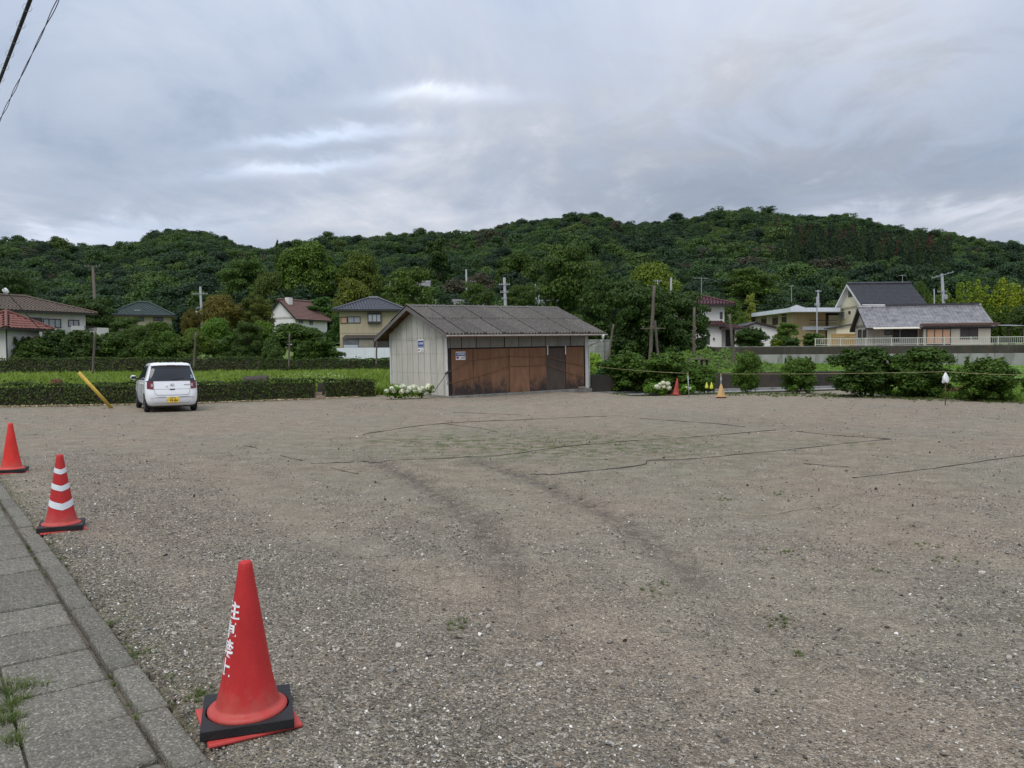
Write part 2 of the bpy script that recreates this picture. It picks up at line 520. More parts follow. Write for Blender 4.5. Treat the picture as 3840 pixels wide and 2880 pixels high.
def loose_gravel(x, y):
    """0 where the surface is packed and tan, 1 where loose grey stones lie"""
    a = 0.5 + 0.35 * np.sin(x * 0.55 + 1.2 + 0.5 * np.sin(y * 0.7)) * np.cos(y * 0.42 + 0.3 * x) + 0.25 * wob(x * 0.9, y * 0.8)
    near = sstep(11.0, 5.0, y + 0.25 * np.abs(x + 2))
    kerb = sstep(1.9, 0.2, -((x - KO.x) * PL.x + (y - KO.y) * PL.y))
    pc = (x - 0.2) * 0.80 + (y - 6.0) * 0.60
    band = sum(np.exp(-((pc - c - 0.25 * np.sin(y * 0.8 + c)) / w) ** 2) for c, w in ((-0.75, 0.28), (0.95, 0.30), (2.6, 0.38), (4.3, 0.45), (-2.6, 0.3)))
    a = a - 0.75 * band
    return np.clip(a * 0.55 + 0.40 * near + 0.35 * kerb - 0.2, 0, 1) * (1 - 0.35 * sstep(0.5, 0.1, track_d(x, y)))


def lot_z(x, y):
    s2 = (x - CAN_O.x) * CAN_N.x + (y - CAN_O.y) * CAN_N.y
    t2 = (x - CAN_O.x) * CAN_T.x + (y - CAN_O.y) * CAN_T.y
    z = 0.012 * wob(x, y) * sstep(1, 4, y)
    td = track_d(x, y)
    z = z - 0.022 * sstep(0.20, 0.04, td) + 0.012 * sstep(0.42, 0.26, td) * sstep(0.16, 0.26, td)
    z = z - 0.24 * sstep(-2.6, -0.4, s2) * sstep(-7, -4, t2) * sstep(17, 11, t2)
    z = z - 0.5 * sstep(0.3, 0.7, s2) * sstep(-8, -5, t2)
    p = (x - KO.x) * PL.x + (y - KO.y) * PL.y
    z = z - 0.25 * sstep(0.02, 0.12, p)
    sh = sstep(0, 7, (x + 2.55) * 0.838 + (y - 30.9) * 0.545) * sstep(5.5, 1.0, np.abs(-(x + 2.55) * 0.545 + (y - 30.9) * 0.838 - 1.5))
    return z + 0.12 * sh


def gravel_mat():
    m, nt, b = nodes_of('gravel')
    v = coord(nt, 'Object')
    def vor(scale, feat='F1'):
        n = nt.nodes.new('ShaderNodeTexVoronoi'); nt.links.new(v, n.inputs['Vector']); n.inputs['Scale'].default_value = scale
        n.feature = feat
        return n
    stones = [(0.0, (0.065, 0.057, 0.047)), (0.20, (0.11, 0.097, 0.080)), (0.42, (0.165, 0.146, 0.119)), (0.66, (0.24, 0.212, 0.173)),
              (0.86, (0.34, 0.305, 0.255)), (0.95, (0.58, 0.545, 0.49))]
    v1 = vor(75); v2 = vor(32); v3 = vor(150)
    def rnd_of(n):
        s = nt.nodes.new('ShaderNodeSeparateColor'); nt.links.new(n.outputs['Color'], s.inputs[0]); return s.outputs[0]
    c1 = ramp_(nt, rnd_of(v1), stones); c2 = ramp_(nt, rnd_of(v2), stones); c3 = ramp_(nt, rnd_of(v3), stones)
    sand = ramp_(nt, tex_noise(nt, v, 55, 6, 0.7), [(0.34, (0.27, 0.234, 0.190)), (0.66, (0.56, 0.492, 0.405))])
    fine = mixc(nt, 0.5, sand, mixc(nt, ramp_(nt, tex_noise(nt, v, 9, 4), [(0.42, g3(0.0)), (0.6, g3(1.0))]), c3, c1))
    at = nt.nodes.new('ShaderNodeAttribute'); at.attribute_name = 'loose'
    nz = tex_noise(nt, v, 1.6, 6, 0.65)
    lf = fmath(nt, 'ADD', at.outputs['Fac'], fmath(nt, 'MULTIPLY', fmath(nt, 'SUBTRACT', nz, 0.5), 1.1), True)
    c = mixc(nt, lf, fine, mixc(nt, ramp_(nt, tex_noise(nt, v, 5, 3), [(0.5, g3(0)), (0.6, g3(0.8))]), c1, c2))
    # earth tint drifting between grey and brown, thin moss green in the middle of the lot
    big = tex_noise(nt, v, 0.35, 5, 0.6)
    c = mixc(nt, 1.0, c, ramp_(nt, big, [(0.35, (1.08, 1.08, 0.985)), (0.65, (1.20, 1.10, 1.0))]), 'MULTIPLY')
    c = mixc(nt, 1.0, c, ramp_(nt, tex_noise(nt, v, 2.6, 6, 0.7), [(0.32, g3(0.80)), (0.5, g3(1.0)), (0.68, g3(1.18))]), 'MULTIPLY')
    c = mixc(nt, 1.0, c, ramp_(nt, tex_noise(nt, v, 14, 5, 0.7), [(0.32, g3(0.84)), (0.68, g3(1.16))]), 'MULTIPLY')
    am = nt.nodes.new('ShaderNodeAttribute'); am.attribute_name = 'moss'
    mn = ramp_(nt, tex_noise(nt, v, 3.5, 7, 0.7), [(0.46, g3(0)), (0.62, g3(1))])
    c = mixc(nt, fmath(nt, 'MULTIPLY', am.outputs['Fac'], mn), c, (0.12, 0.15, 0.045))
    # turned-up damp grit in the wheel tracks
    ak = nt.nodes.new('ShaderNodeAttribute'); ak.attribute_name = 'track'
    kn = ramp_(nt, tex_noise(nt, v, 8, 6, 0.7), [(0.38, g3(0.0)), (0.60, g3(1))])
    c = mixc(nt, fmath(nt, 'MULTIPLY', ak.outputs['Fac'], kn), c, (0.125, 0.106, 0.084))
    nt.links.new(c, b.inputs['Base Color'])
    b.inputs['Roughness'].default_value = 0.92; b.inputs['Specular IOR Level'].default_value = 0.25
    h = fmath(nt, 'ADD', fmath(nt, 'MULTIPLY', v1.outputs['Distance'], -1.0), fmath(nt, 'MULTIPLY', tex_noise(nt, v, 90, 3), 0.7))
    bump_(nt, b, h, 1.0, 0.028)
    return m


M_gravel = gravel_mat()


def moss_f(x, y):
    c = G(2150, 1668)
    a = np.exp(-(((x - c.x - 0.0) / 3.2) ** 2 + ((y - c.y) / 2.2) ** 2))
    c2 = G(1560, 1650); a = a + 0.5 * np.exp(-(((x - c2.x) / 1.3) ** 2 + ((y - c2.y) / 1.0) ** 2))
    c3 = G(3200, 1662); a = a + 0.6 * np.exp(-(((x - c3.x) / 0.8) ** 2 + ((y - c3.y) / 0.5) ** 2))
    k = (x - KO.x) * PL.x + (y - KO.y) * PL.y
    a = a + 0.5 * sstep(-0.35, -0.02, k) + 0.5 * sstep(-2.2, -0.4, y - hedge_y(x)) * (x < 0)
    s2 = (x - CAN_O.x) * CAN_N.x + (y - CAN_O.y) * CAN_N.y
    a = a + 0.55 * sstep(-4.6, -2.0, s2) * (x > 4)
    return np.clip(a + 0.22 * sstep(6, 11, y) * sstep(24, 17, y) * sstep(9, 2, np.abs(x - 1)), 0, 1)


xs = np.concatenate([np.arange(-46, -14, 0.9), np.arange(-14, 16, 0.12), np.arange(16, 46, 0.9)])
ys = np.concatenate([np.arange(-8, 2, 0.8), np.arange(2, 17, 0.10), np.arange(17, 46, 0.3)])
lot = grid_sheet('gravel_ground', xs, ys, lot_z, M_gravel)
X, Y = np.meshgrid(xs, ys)
for nm, fn in (('loose', loose_gravel), ('moss', moss_f), ('track', lambda x, y: sstep(0.20, 0.07, track_d(x, y)) * sstep(3.6, 7.0, y) * 0.85)):
    a = lot.data.attributes.new(nm, 'FLOAT', 'POINT'); a.data.foreach_set('value', fn(X, Y).ravel().astype(np.float32))


def flat_sheet(name, pts, mat, kind='structure'):
    mb = MB(); mb.add(pts, [tuple(range(len(pts)))])
    return tag(mb.build(name, mat), kind=kind)


flat_sheet('plain', [(-3000, -3000, -1.2), (3000, -3000, -1.2), (3000, 4000, -1.2), (-3000, 4000, -1.2)], M_forestfloor)

# grass field behind the front hedge (left and behind the shed)
fx = np.arange(-60, 14.1, 1.0); ft = np.concatenate([np.linspace(0.0, 12, 13), np.linspace(14, 36, 10)])
FXX, FTT = np.meshgrid(fx, ft); FYY = hedge_y(FXX) + 0.55 + FTT
FZZ = field_z(FXX, FYY) - 0.02 + 0.0 * FTT
V = np.stack([FXX, FYY, FZZ], -1).reshape(-1, 3); nx, ny = len(fx), len(ft); ii = np.arange(nx * ny).reshape(ny, nx)
field = link('grass_field', np_mesh('grass_field', V, np.stack([ii[:-1, :-1], ii[:-1, 1:], ii[1:, 1:], ii[1:, :-1]], -1).reshape(-1, 4), True), M_grassbase)
tag(field, kind='structure')
# rising ground under the houses and the foot of the hills
grid_sheet('rising_ground', np.linspace(-260, 260, 80), np.linspace(57, 190, 50), far_z, M_grassbase)
# ground beyond the canal, and the terrace above the retaining wall
RW_A = R(-12); RW_D = Vector((math.cos(RW_A), math.sin(RW_A), 0)); RW_P = W(3060, 1300, 62.0); RW_P.z = 0
RW_TOP = 2.45


def quad_sheet(name, P0, du, dv, nu, nv, zf, mat):
    uu, vv = np.meshgrid(np.linspace(0, 1, nu), np.linspace(0, 1, nv))
    Xq = P0[0] + du[0] * uu + dv[0] * vv; Yq = P0[1] + du[1] * uu + dv[1] * vv
    V = np.stack([Xq, Yq, zf(Xq, Yq)], -1).reshape(-1, 3); k = np.arange(nu * nv).reshape(nv, nu)
    o = link(name, np_mesh(name, V, np.stack([k[:-1, :-1], k[:-1, 1:], k[1:, 1:], k[1:, :-1]], -1).reshape(-1, 4), True), mat)
    return tag(o, kind='structure')


CAN_W0 = 1.75        # distance from the beam's front to the far bank wall


def bank_z(x, y):
    s2 = (x - CAN_O.x) * CAN_N.x + (y - CAN_O.y) * CAN_N.y
    t2 = (x - CAN_O.x) * CAN_T.x + (y - CAN_O.y) * CAN_T.y
    e = sstep(9.5, 12.5, t2)                       # right of the wall the bank is a grass slope
    z = 0.78 + 0.2 * sstep(2, 16, s2)
    zs = -0.05 + 0.86 * sstep(0.2, 5.0, s2) + 0.17 * sstep(5, 16, s2)
    return z * (1 - e) + zs * e + 0.03 * wob(x * 0.5, y * 0.5)


P0 = CAN_O + CAN_T * (-9) + CAN_N * (CAN_W0 + 0.1)
quad_sheet('bank_lawn', P0, CAN_T * 50, CAN_N * 22, 60, 26, bank_z, M_lawn)
VG_U = [3225, 3300, 3400, 3600, 3840, 4150]; VG_V = [1470, 1480, 1488, 1498, 1509, 1520]


def verge_pt(u, t):
    f = G(u, np.interp(u, VG_U, VG_V)); Yd = f.y + (42.0 - f.y) * t; q = W(u, 1400, Yd)
    s2 = (q.x - CAN_O.x) * CAN_N.x + (Yd - CAN_O.y) * CAN_N.y
    z = 0.025 if s2 < 0.2 else max(0.025, float(bank_z(np.array([q.x]), np.array([Yd]))[0]) + 0.01)
    return (q.x, Yd, z)


V = np.array([verge_pt(u, t) for t in np.linspace(0, 1, 16) for u in np.linspace(3225, 4150, 30)]); k = np.arange(480).reshape(16, 30)
tag(link('verge_grass', np_mesh('verge_grass', V, np.stack([k[:-1, :-1], k[:-1, 1:], k[1:, 1:], k[1:, :-1]], -1).reshape(-1, 4), True), M_lawn), kind='structure')
P2 = RW_P - RW_D * 14 + Vector((0.2, 0.3, 0))
quad_sheet('terrace', P2, RW_D * 60, Vector((7, 34, 0)), 8, 6, lambda x, y: np.full_like(x, RW_TOP - 0.06), M_soil)
P3 = KO + AL * (-6) + PL * 0.66
quad_sheet('road', P3, AL * 40, PL * 7, 40, 8, lambda x, y: np.full_like(x, -0.055), M_asphalt)

# ------------------------------------------------------------------ hills
SIL_L = [(-700, 930), (0, 930), (100, 925), (190, 918), (310, 950), (420, 944), (500, 925), (560, 895), (640, 880), (730, 878), (800, 892), (900, 928), (1010, 958), (1100, 985), (1300, 1080), (1500, 1180)]
SIL_R = [(700, 1060), (900, 980), (1100, 925), (1250, 912), (1390, 902), (1500, 897), (1600, 892), (1740, 896), (1810, 882), (1910, 856), (2010, 834), (2150, 826), (2240, 822), (2290, 845), (2390, 858), (2480, 844), (2600, 838),
         (2690, 806), (2780, 806), (2880, 812), (3020, 828), (3130, 816), (3230, 830), (3300, 862), (3400, 876), (3490, 900), (3580, 898), (3660, 912), (3750, 925), (3840, 932), (4300, 980), (4600, 1040)]
TREE_H = 7.0


def sil_fn(sil, Rd):
    a = []; e = []
    for u, v in sil:
        d = ray(u, v); a.append(d[0] / d[1]); e.append(d[2] / d[1])
    a, e = np.array(a), np.array(e)
    def zf(x, y):
        yy = np.maximum(y, 1.0)
        top = CAM_H + np.interp(x / yy, a, e) * Rd - TREE_H
        t = np.clip((yy - 125) / (Rd - 125), 0, 1.0)
        up = 4.0 + (top - 4.0) * (0.75 * t + 0.25 * np.sin(t * math.pi / 2)) + 2.5 * np.sin(x * 0.045) * np.sin(yy * 0.05 + 1) * np.sin(t * math.pi)
        return np.where(yy <= Rd, up, top - (yy - Rd) * 0.35)
    return zf


hill_l = sil_fn(SIL_L, 540.0); hill_r = sil_fn(SIL_R, 620.0)


def fan_sheet(name, u0, u1, y0, y1, nu, ny, zf):
    a0, a1 = (u0 - 1920) / F_PX, (u1 - 1920) / F_PX
    A, Yv = np.meshgrid(np.linspace(a0, a1, nu), np.linspace(y0, y1, ny))
    Xv = A * Yv; V = np.stack([Xv, Yv, zf(Xv, Yv)], -1).reshape(-1, 3); k = np.arange(nu * ny).reshape(ny, nu)
    o = link(name, np_mesh(name, V, np.stack([k[:-1, :-1], k[:-1, 1:], k[1:, 1:], k[1:, :-1]], -1).reshape(-1, 4), True), M_forestfloor)
    return tag(o, kind='structure')


fan_sheet('hill', -700, 1480, 120, 700, 90, 66, hill_l)
fan_sheet('hill', 720, 4600, 120, 820, 140, 76, hill_r)

# ------------------------------------------------------------------ foliage meshes
def cards(P, Nn, size, asp=0.6, fold=0.18):
    """folded diamond leaves at P facing Nn"""
    n = len(P)
    Nn = Nn / np.linalg.norm(Nn, axis=1, keepdims=True)
    r = rng.normal(size=(n, 3)); T = np.cross(Nn, r); T /= np.linalg.norm(T, axis=1, keepdims=True) + 1e-9
    B = np.cross(Nn, T)
    s = np.asarray(size).reshape(-1, 1) * np.ones((n, 1))
    V = np.stack([P - T * s, P - B * s * asp - Nn * s * fold, P + T * s, P + B * s * asp - Nn * s * fold], 1).reshape(-1, 3)
    b = np.arange(n)[:, None] * 4
    Fc = np.concatenate([b + np.array([[0, 1, 2]]), b + np.array([[0, 2, 3]])], 0)
    return V, Fc


def sph(n):
    d = rng.normal(size=(n, 3)); return d / np.linalg.norm(d, axis=1, keepdims=True)


def lobes_cloud(lob, n, size, upb=0.35, inner=0.25):
    lob = np.asarray(lob, float); w = (lob[:, 3] * lob[:, 4]) ** 0.8 + lob[:, 5] * lob[:, 3]
    k = rng.choice(len(lob), n, p=w / w.sum()); d = sph(n); d[:, 2] = np.where((d[:, 2] < -0.3) & (rng.random(n) < 0.7), -d[:, 2], d[:, 2])
    rr = np.where(rng.random(n) < inner, rng.uniform(0.35, 0.9, n), rng.normal(1.0, 0.10, n))
    P = lob[k, :3] + d * lob[k, 3:] * rr[:, None]
    Nn = d * 0.8 + np.array([0, 0, upb]) + rng.normal(size=(n, 3)) * 0.45
    return cards(P, Nn, size * rng.uniform(0.6, 1.35, n))


def crown_mesh(kind, seed, n=8000, size=0.028):
    global rng
    keep = rng; rng = np.random.default_rng(seed)
    lob = []
    if kind == 'round':
        for _ in range(46):
            d = sph(1)[0]; d[2] = abs(d[2]) * 1.25 - 0.4; q = rng.uniform(0.24, 0.40)
            r = rng.uniform(0.09, 0.17); lob.append([d[0] * q, d[1] * q, 0.5 + d[2] * 0.40, r, r, r * rng.uniform(0.6, 0.85)])
    elif kind == 'layered':
        for _ in range(70):
            z = rng.uniform(0.06, 0.93); ring = 0.42 * math.sqrt(max(0.05, 1 - ((z - 0.42) / 0.62) ** 2)); a = rng.uniform(0, 6.28); q = ring * math.sqrt(rng.random()) * 1.05
            r = rng.uniform(0.09, 0.17); lob.append([math.cos(a) * q, math.sin(a) * q, z, r, r, r * rng.uniform(0.40, 0.65)])
    elif kind == 'column':
        for _ in range(44):
            z = rng.uniform(0.04, 0.94); q = rng.uniform(0, 0.34) * (1 - 0.55 * abs(z - 0.45) * 1.6); a = rng.uniform(0, 6.28)
            r = rng.uniform(0.10, 0.18) * (1.1 - 0.5 * z); lob.append([math.cos(a) * q, math.sin(a) * q, z, r, r, r * rng.uniform(0.35, 0.7)])
    elif kind == 'conifer':
        for _ in range(70):
            z = rng.uniform(0.02, 0.98); q = 0.44 * (1 - z) ** 0.8 * rng.uniform(0.3, 1); a = rng.uniform(0, 6.28)
            r = 0.03 + 0.13 * (1 - z) * rng.uniform(0.6, 1); lob.append([math.cos(a) * q, math.sin(a) * q, z, r, r, 0.028 + 0.02 * rng.random()])
    elif kind == 'bamboo':
        for _ in range(26):
            a = rng.uniform(0, 6.28); q = 0.40 * math.sqrt(rng.random()); h = rng.uniform(0.62, 0.92) * (1 - 0.35 * q)
            for k in range(5):
                t = 0.35 + 0.65 * k / 4; r = 0.085 * (1.25 - 0.75 * t)
                lob.append([math.cos(a) * q * (1 + 0.25 * t * t), math.sin(a) * q * (1 + 0.25 * t * t), h * t * 1.05 - 0.05, r, r, r * 1.2])
    elif kind == 'shrub':
        for _ in range(78):
            d = sph(1)[0]; z = rng.uniform(0.05, 0.88); ring = 0.44 * math.sqrt(max(0.04, 1 - ((z - 0.42) / 0.60) ** 2)); a = rng.uniform(0, 6.28); q = ring * rng.uniform(0.30, 0.98)
            r = rng.uniform(0.08, 0.15); lob.append([math.cos(a) * q, math.sin(a) * q, z, r, r, r * rng.uniform(0.7, 1.1)])
        for _ in range(9):      # shoots sticking out of the top
            a = rng.uniform(0, 6.28); q = rng.uniform(0, 0.34); r = 0.035
            for t in range(3): lob.append([math.cos(a) * q, math.sin(a) * q, 0.82 + 0.07 * t * rng.uniform(0.5, 1.1), r, r, r * 1.6])
    V, Fc = lobes_cloud(lob, n, size, inner=0.22)
    rng = keep
    return np_mesh('crown_' + kind, V, Fc)


def trunk_mesh(seed, limbs=7, r0=0.035, spread=0.3, split=0.3, stems=1):
    r = random.Random(seed); mb = MB()
    for s_ in range(stems):
        a0 = r.uniform(0, 6.28); o = 0.03 * (stems > 1)
        base = Vector((math.cos(a0) * o, math.sin(a0) * o, 0)); top = Vector((math.cos(a0) * spread * 0.5 * (stems > 1) + r.uniform(-.03, .03), math.sin(a0) * spread * 0.5 * (stems > 1) + r.uniform(-.03, .03), 0.72))
        pts = [base.lerp(top, t) + Vector((r.uniform(-.012, .012), r.uniform(-.012, .012), 0)) * (t > 0) for t in (0, 0.2, 0.45, 0.7, 1)]
        k = 1.0 / math.sqrt(stems)
        mb.tube(pts, [r0 * k * 1.25, r0 * k, r0 * k * 0.8, r0 * k * 0.55, r0 * k * 0.2], 6)
        for i in range(max(2, limbs // stems)):
            t = r.uniform(split, 0.9); p = base.lerp(top, t); a = r.uniform(0, 6.28); l = r.uniform(0.6, 1) * spread * (1.25 - t * 0.6)
            q = p + Vector((math.cos(a) * l, math.sin(a) * l, l * r.uniform(0.4, 0.9)))
            m = p.lerp(q, 0.5) + Vector((0, 0, -0.02))
            mb.tube([p, m, q], [r0 * k * 0.42, r0 * k * 0.28, r0 * k * 0.1], 5)
    return mb.mesh('trunk', True)


LEAF = leaf_mat('foliage', (0.027, 0.050, 0.009), (0.090, 0.132, 0.024), 0.27)
LEAF_F = leaf_mat('forest_foliage', (0.026, 0.054, 0.018), (0.052, 0.100, 0.033), 0.24, spread=0.6)
LEAF_C = leaf_mat('cedar_foliage', (0.013, 0.030, 0.011), (0.028, 0.054, 0.018), 0.12, spread=0.4)
LEAF_DEAD = leaf_mat('withered_foliage', (0.055, 0.022, 0.015), (0.12, 0.045, 0.028), 0.1)
GRASS = leaf_mat('grass_blades', (0.095, 0.165, 0.022), (0.22, 0.30, 0.060), 0.32)
LAWN = leaf_mat('lawn_blades', (0.09, 0.17, 0.025), (0.19, 0.30, 0.06), 0.3)
HEDGE_L = leaf_mat('hedge_foliage', (0.016, 0.030, 0.006), (0.105, 0.155, 0.032), 0.22, hue_patch=(0.07, 0.06, 0.025), patch_amt=0.7, patch_scale=0.55)
PETAL = leaf_mat('white_petals', (0.62, 0.64, 0.50), (0.82, 0.83, 0.72), 0.2)

CROWN = {}
for kd, sds in (('round', (1, 2, 3)), ('layered', (4, 5, 6)), ('column', (7,)), ('conifer', (9,)), ('bamboo', (10, 12)), ('shrub', (13, 14, 15))):
    for i, s_ in enumerate(sds):
        CROWN[kd, i] = crown_mesh(kd, s_, 17000 if kd in ('round', 'layered', 'shrub') else 9500, {'round': 0.0185, 'layered': 0.0185, 'shrub': 0.027, 'bamboo': 0.022}.get(kd, 0.026))
TRUNK = {'tree': [trunk_mesh(20 + i) for i in range(3)], 'shrub': [trunk_mesh(30 + i, 10, 0.022, 0.42, 0.15, 4) for i in range(3)],
         'bamboo': [trunk_mesh(40, 16, 0.008, 0.5, 0.1, 14)], 'straight': [trunk_mesh(44, 12, 0.03, 0.16, 0.2)]}
for me in CROWN.values(): me.materials.append(LEAF)
for l in TRUNK.values():
    for me in l: me.materials.append(M_bark)
_tk = [0]


def tree(name, u, vtop, vbase, wpx, Y, kind, tint, label, cat='tree', group=None, zbase=None, cb=0.22, depth=1.0, leaf=None):
    """a tree or shrub: foot at depth Y under column u, wpx wide in the picture"""
    _tk[0] += 1; i = _tk[0]
    p = W(u, vbase, Y); top = W(u, vtop, Y); zb = p.z if zbase is None else zbase
    h = top.z - zb; w = wpx / F_PX * Y
    o = empty(name, (p.x, Y, zb), (i * 2.399) % 6.283, label, cat, group)
    ck = [k for k in CROWN if k[0] == kind]; me = CROWN[ck[i % len(ck)]]
    tk = TRUNK['shrub' if kind == 'shrub' else 'bamboo' if kind == 'bamboo' else 'straight' if kind in ('conifer', 'column') else 'tree']
    c = link('crown', me, None, o, (0, 0, h * cb), None, (w, w * depth, h * (1 - cb)))
    c.color = (*tint, 1)
    t = link('trunk', tk[i % len(tk)], None, o, None, None, (w, w * depth, h))
    if leaf is not None:
        c.material_slots[0].link = 'OBJECT'; c.material_slots[0].material = leaf
    return o


# ------------------------------------------------------------------ instanced stuff
def scatter(name, P, rot, scl, idx, protos, kind='stuff'):
    hid = bpy.data.collections.new(name + '_pieces')
    for k, me in enumerate(protos):
        o = bpy.data.objects.new('%s_piece_%02d' % (name, k), me); hid.objects.link(o)
    n = len(P)
    me = bpy.data.meshes.new(name); me.vertices.add(n); me.vertices.foreach_set('co', np.asarray(P, np.float32).ravel())
    for nm, tp, arr in (('rot', 'FLOAT_VECTOR', rot), ('scl', 'FLOAT_VECTOR', scl)):
        a = me.attributes.new(nm, tp, 'POINT'); a.data.foreach_set('vector', np.asarray(arr, np.float32).ravel())
    a = me.attributes.new('pick', 'INT', 'POINT'); a.data.foreach_set('value', np.asarray(idx, np.int32))
    me.update()
    ob = link(name, me, None); tag(ob, kind=kind)
    ng = bpy.data.node_groups.new(name + '_scatter', 'GeometryNodeTree')
    ng.interface.new_socket('Geometry', in_out='INPUT', socket_type='NodeSocketGeometry')
    ng.interface.new_socket('Geometry', in_out='OUTPUT', socket_type='NodeSocketGeometry')
    N, L = ng.nodes.new, ng.links.new
    gi, go = N('NodeGroupInput'), N('NodeGroupOutput')
    ci = N('GeometryNodeCollectionInfo'); ci.inputs['Collection'].default_value = hid
    ci.inputs['Separate Children'].default_value = True; ci.inputs['Reset Children'].default_value = True
    ip = N('GeometryNodeInstanceOnPoints'); ip.inputs['Pick Instance'].default_value = True
    def attr(nm, tp):
        q = N('GeometryNodeInputNamedAttribute'); q.data_type = tp; q.inputs['Name'].default_value = nm; return q.outputs['Attribute']
    e2r = N('FunctionNodeEulerToRotation'); L(attr('rot', 'FLOAT_VECTOR'), e2r.inputs[0])
    L(gi.outputs[0], ip.inputs['Points']); L(ci.outputs[0], ip.inputs['Instance']); L(attr('pick', 'INT'), ip.inputs['Instance Index'])
    L(e2r.outputs[0], ip.inputs['Rotation']); L(attr('scl', 'FLOAT_VECTOR'), ip.inputs['Scale'])
    L(ip.outputs[0], go.inputs[0])
    md = ob.modifiers.new('scatter', 'NODES'); md.node_group = ng
    return ob


# forest on the hills: far-off wood that reads as one mass
FOR = []
for kd, s_, nn, sz in (('round', 51, 4600, 0.0245), ('round', 52, 4600, 0.0245), ('layered', 53, 4600, 0.0245), ('layered', 54, 4600, 0.0245), ('round', 55, 4600, 0.0245)):
    me = crown_mesh(kd, s_, nn, sz); me.materials.append(LEAF_F); FOR.append(me)
for s_ in (56, 57):
    me = crown_mesh('conifer', s_, 2400, 0.030); me.materials.append(LEAF_C); FOR.append(me)
me = FOR[5].copy(); me.materials.clear(); me.materials.append(LEAF_DEAD); FOR.append(me)
BARE = leaf_mat('bare_brown_foliage', (0.038, 0.040, 0.022), (0.075, 0.068, 0.038), 0.1)
me = FOR[2].copy(); me.materials.clear(); me.materials.append(BARE); FOR.append(me)


def forest(name, zf, u0, u1, y0, y1, step, seed):
    r = np.random.default_rng(seed)
    P = []; y = y0
    while y < y1:
        st = step * (0.75 + 0.5 * (y - y0) / (y1 - y0))
        a0, a1 = (u0 - 1920) / F_PX * y, (u1 - 1920) / F_PX * y
        x = np.arange(a0, a1, st); x = x + r.uniform(-.5, .5, len(x)) * st
        P.append(np.stack([x, y + r.uniform(-.5, .5, len(x)) * st], -1)); y += st * 0.95
    P = np.concatenate(P); n = len(P)
    z = zf(P[:, 0], P[:, 1])
    wd = r.uniform(5.0, 8.6, n); ht = wd * r.uniform(0.85, 1.2, n)
    big = r.random(n) < 0.14; bs = r.uniform(1.2, 1.6, n); wd = np.where(big, wd * bs, wd); ht = np.where(big, ht * (1 + (bs - 1) * 0.6), ht)
    idx = r.integers(0, 5, n)
    uu = 1920 + P[:, 0] / P[:, 1] * F_PX
    ced = (uu > 2880 + 60 * r.random(n)) & (uu < 3560) & (P[:, 1] < 300) & (P[:, 1] > 185)
    idx = np.where(ced, np.where(r.random(n) < 0.5, 5, 6), idx)
    idx = np.where(ced & (r.random(n) < 0.13) & (P[:, 1] > 230), 7, idx)
    wd = np.where(ced, r.uniform(3.6, 5.0, n), wd); ht = np.where(ced, r.uniform(9, 12.5, n), ht)
    patch = np.sin(P[:, 0] * 0.05 + 2.0) * np.cos(P[:, 1] * 0.043 + P[:, 0] * 0.02)
    idx = np.where((~ced) & (patch > 0.5) & (r.random(n) < 0.16), 8, idx)
    ht = np.where(P[:, 1] > y1 - 14, ht * r.uniform(0.7, 1.15, n), ht)
    rot = np.zeros((n, 3)); rot[:, 2] = r.uniform(0, 6.28, n); rot[:, :2] = r.normal(0, 0.05, (n, 2))
    scl = np.stack([wd, wd, ht], -1)
    ob = scatter(name, np.stack([P[:, 0], P[:, 1], z - 0.8], -1), rot, scl, idx, FOR)
    return ob


tag(forest('forest', hill_l, -420, 1400, 128, 556, 5.0, 61), 'dark green wood covering the lower hill on the left', 'forest')
tag(forest('forest', hill_r, 840, 4250, 128, 636, 5.2, 62), 'broad wooded ridge rising behind the shed and the houses', 'forest')


# ------------------------------------------------------------------ gravel, pavement
def stone_mesh(seed, sub=1):
    import bmesh
    r = random.Random(seed); bm = bmesh.new(); bmesh.ops.create_icosphere(bm, subdivisions=sub, radius=0.5)
    sx, sy, sz = r.uniform(0.8, 1.15), r.uniform(0.6, 0.9), r.uniform(0.38, 0.6)
    for v in bm.verts:
        k = 1 + r.uniform(-0.16, 0.16); v.co = Vector((v.co.x * sx * k, v.co.y * sy * k, v.co.z * sz * k))
    me = bpy.data.meshes.new('stone'); bm.to_mesh(me); bm.free()
    for p in me.polygons: p.use_smooth = sub > 1
    return me


def stone_mat():
    m, nt, b = nodes_of('pebbles')
    oi = nt.nodes.new('ShaderNodeObjectInfo')
    c = ramp_(nt, oi.outputs['Random'], [(0.0, (0.075, 0.069, 0.060)), (0.14, (0.12, 0.108, 0.092)), (0.34, (0.175, 0.157, 0.131)), (0.54, (0.23, 0.206, 0.170)),
                                         (0.65, (0.175, 0.180, 0.172)), (0.72, (0.25, 0.195, 0.145)), (0.79, (0.34, 0.31, 0.26)), (0.90, (0.44, 0.415, 0.365)), (0.972, (0.68, 0.66, 0.61))], True)
    n = tex_noise(nt, coord(nt), 6, 4)
    c = mixc(nt, 1.0, c, ramp_(nt, n, [(0.3, g3(0.8)), (0.7, g3(1.2))]), 'MULTIPLY')
    nt.links.new(c, b.inputs['Base Color']); b.inputs['Roughness'].default_value = 0.8; b.inputs['Specular IOR Level'].default_value = 0.3
    return m


M_stone = stone_mat()
STONES = [stone_mesh(70 + i, 1) for i in range(6)]
for me in STONES: me.materials.append(M_stone)


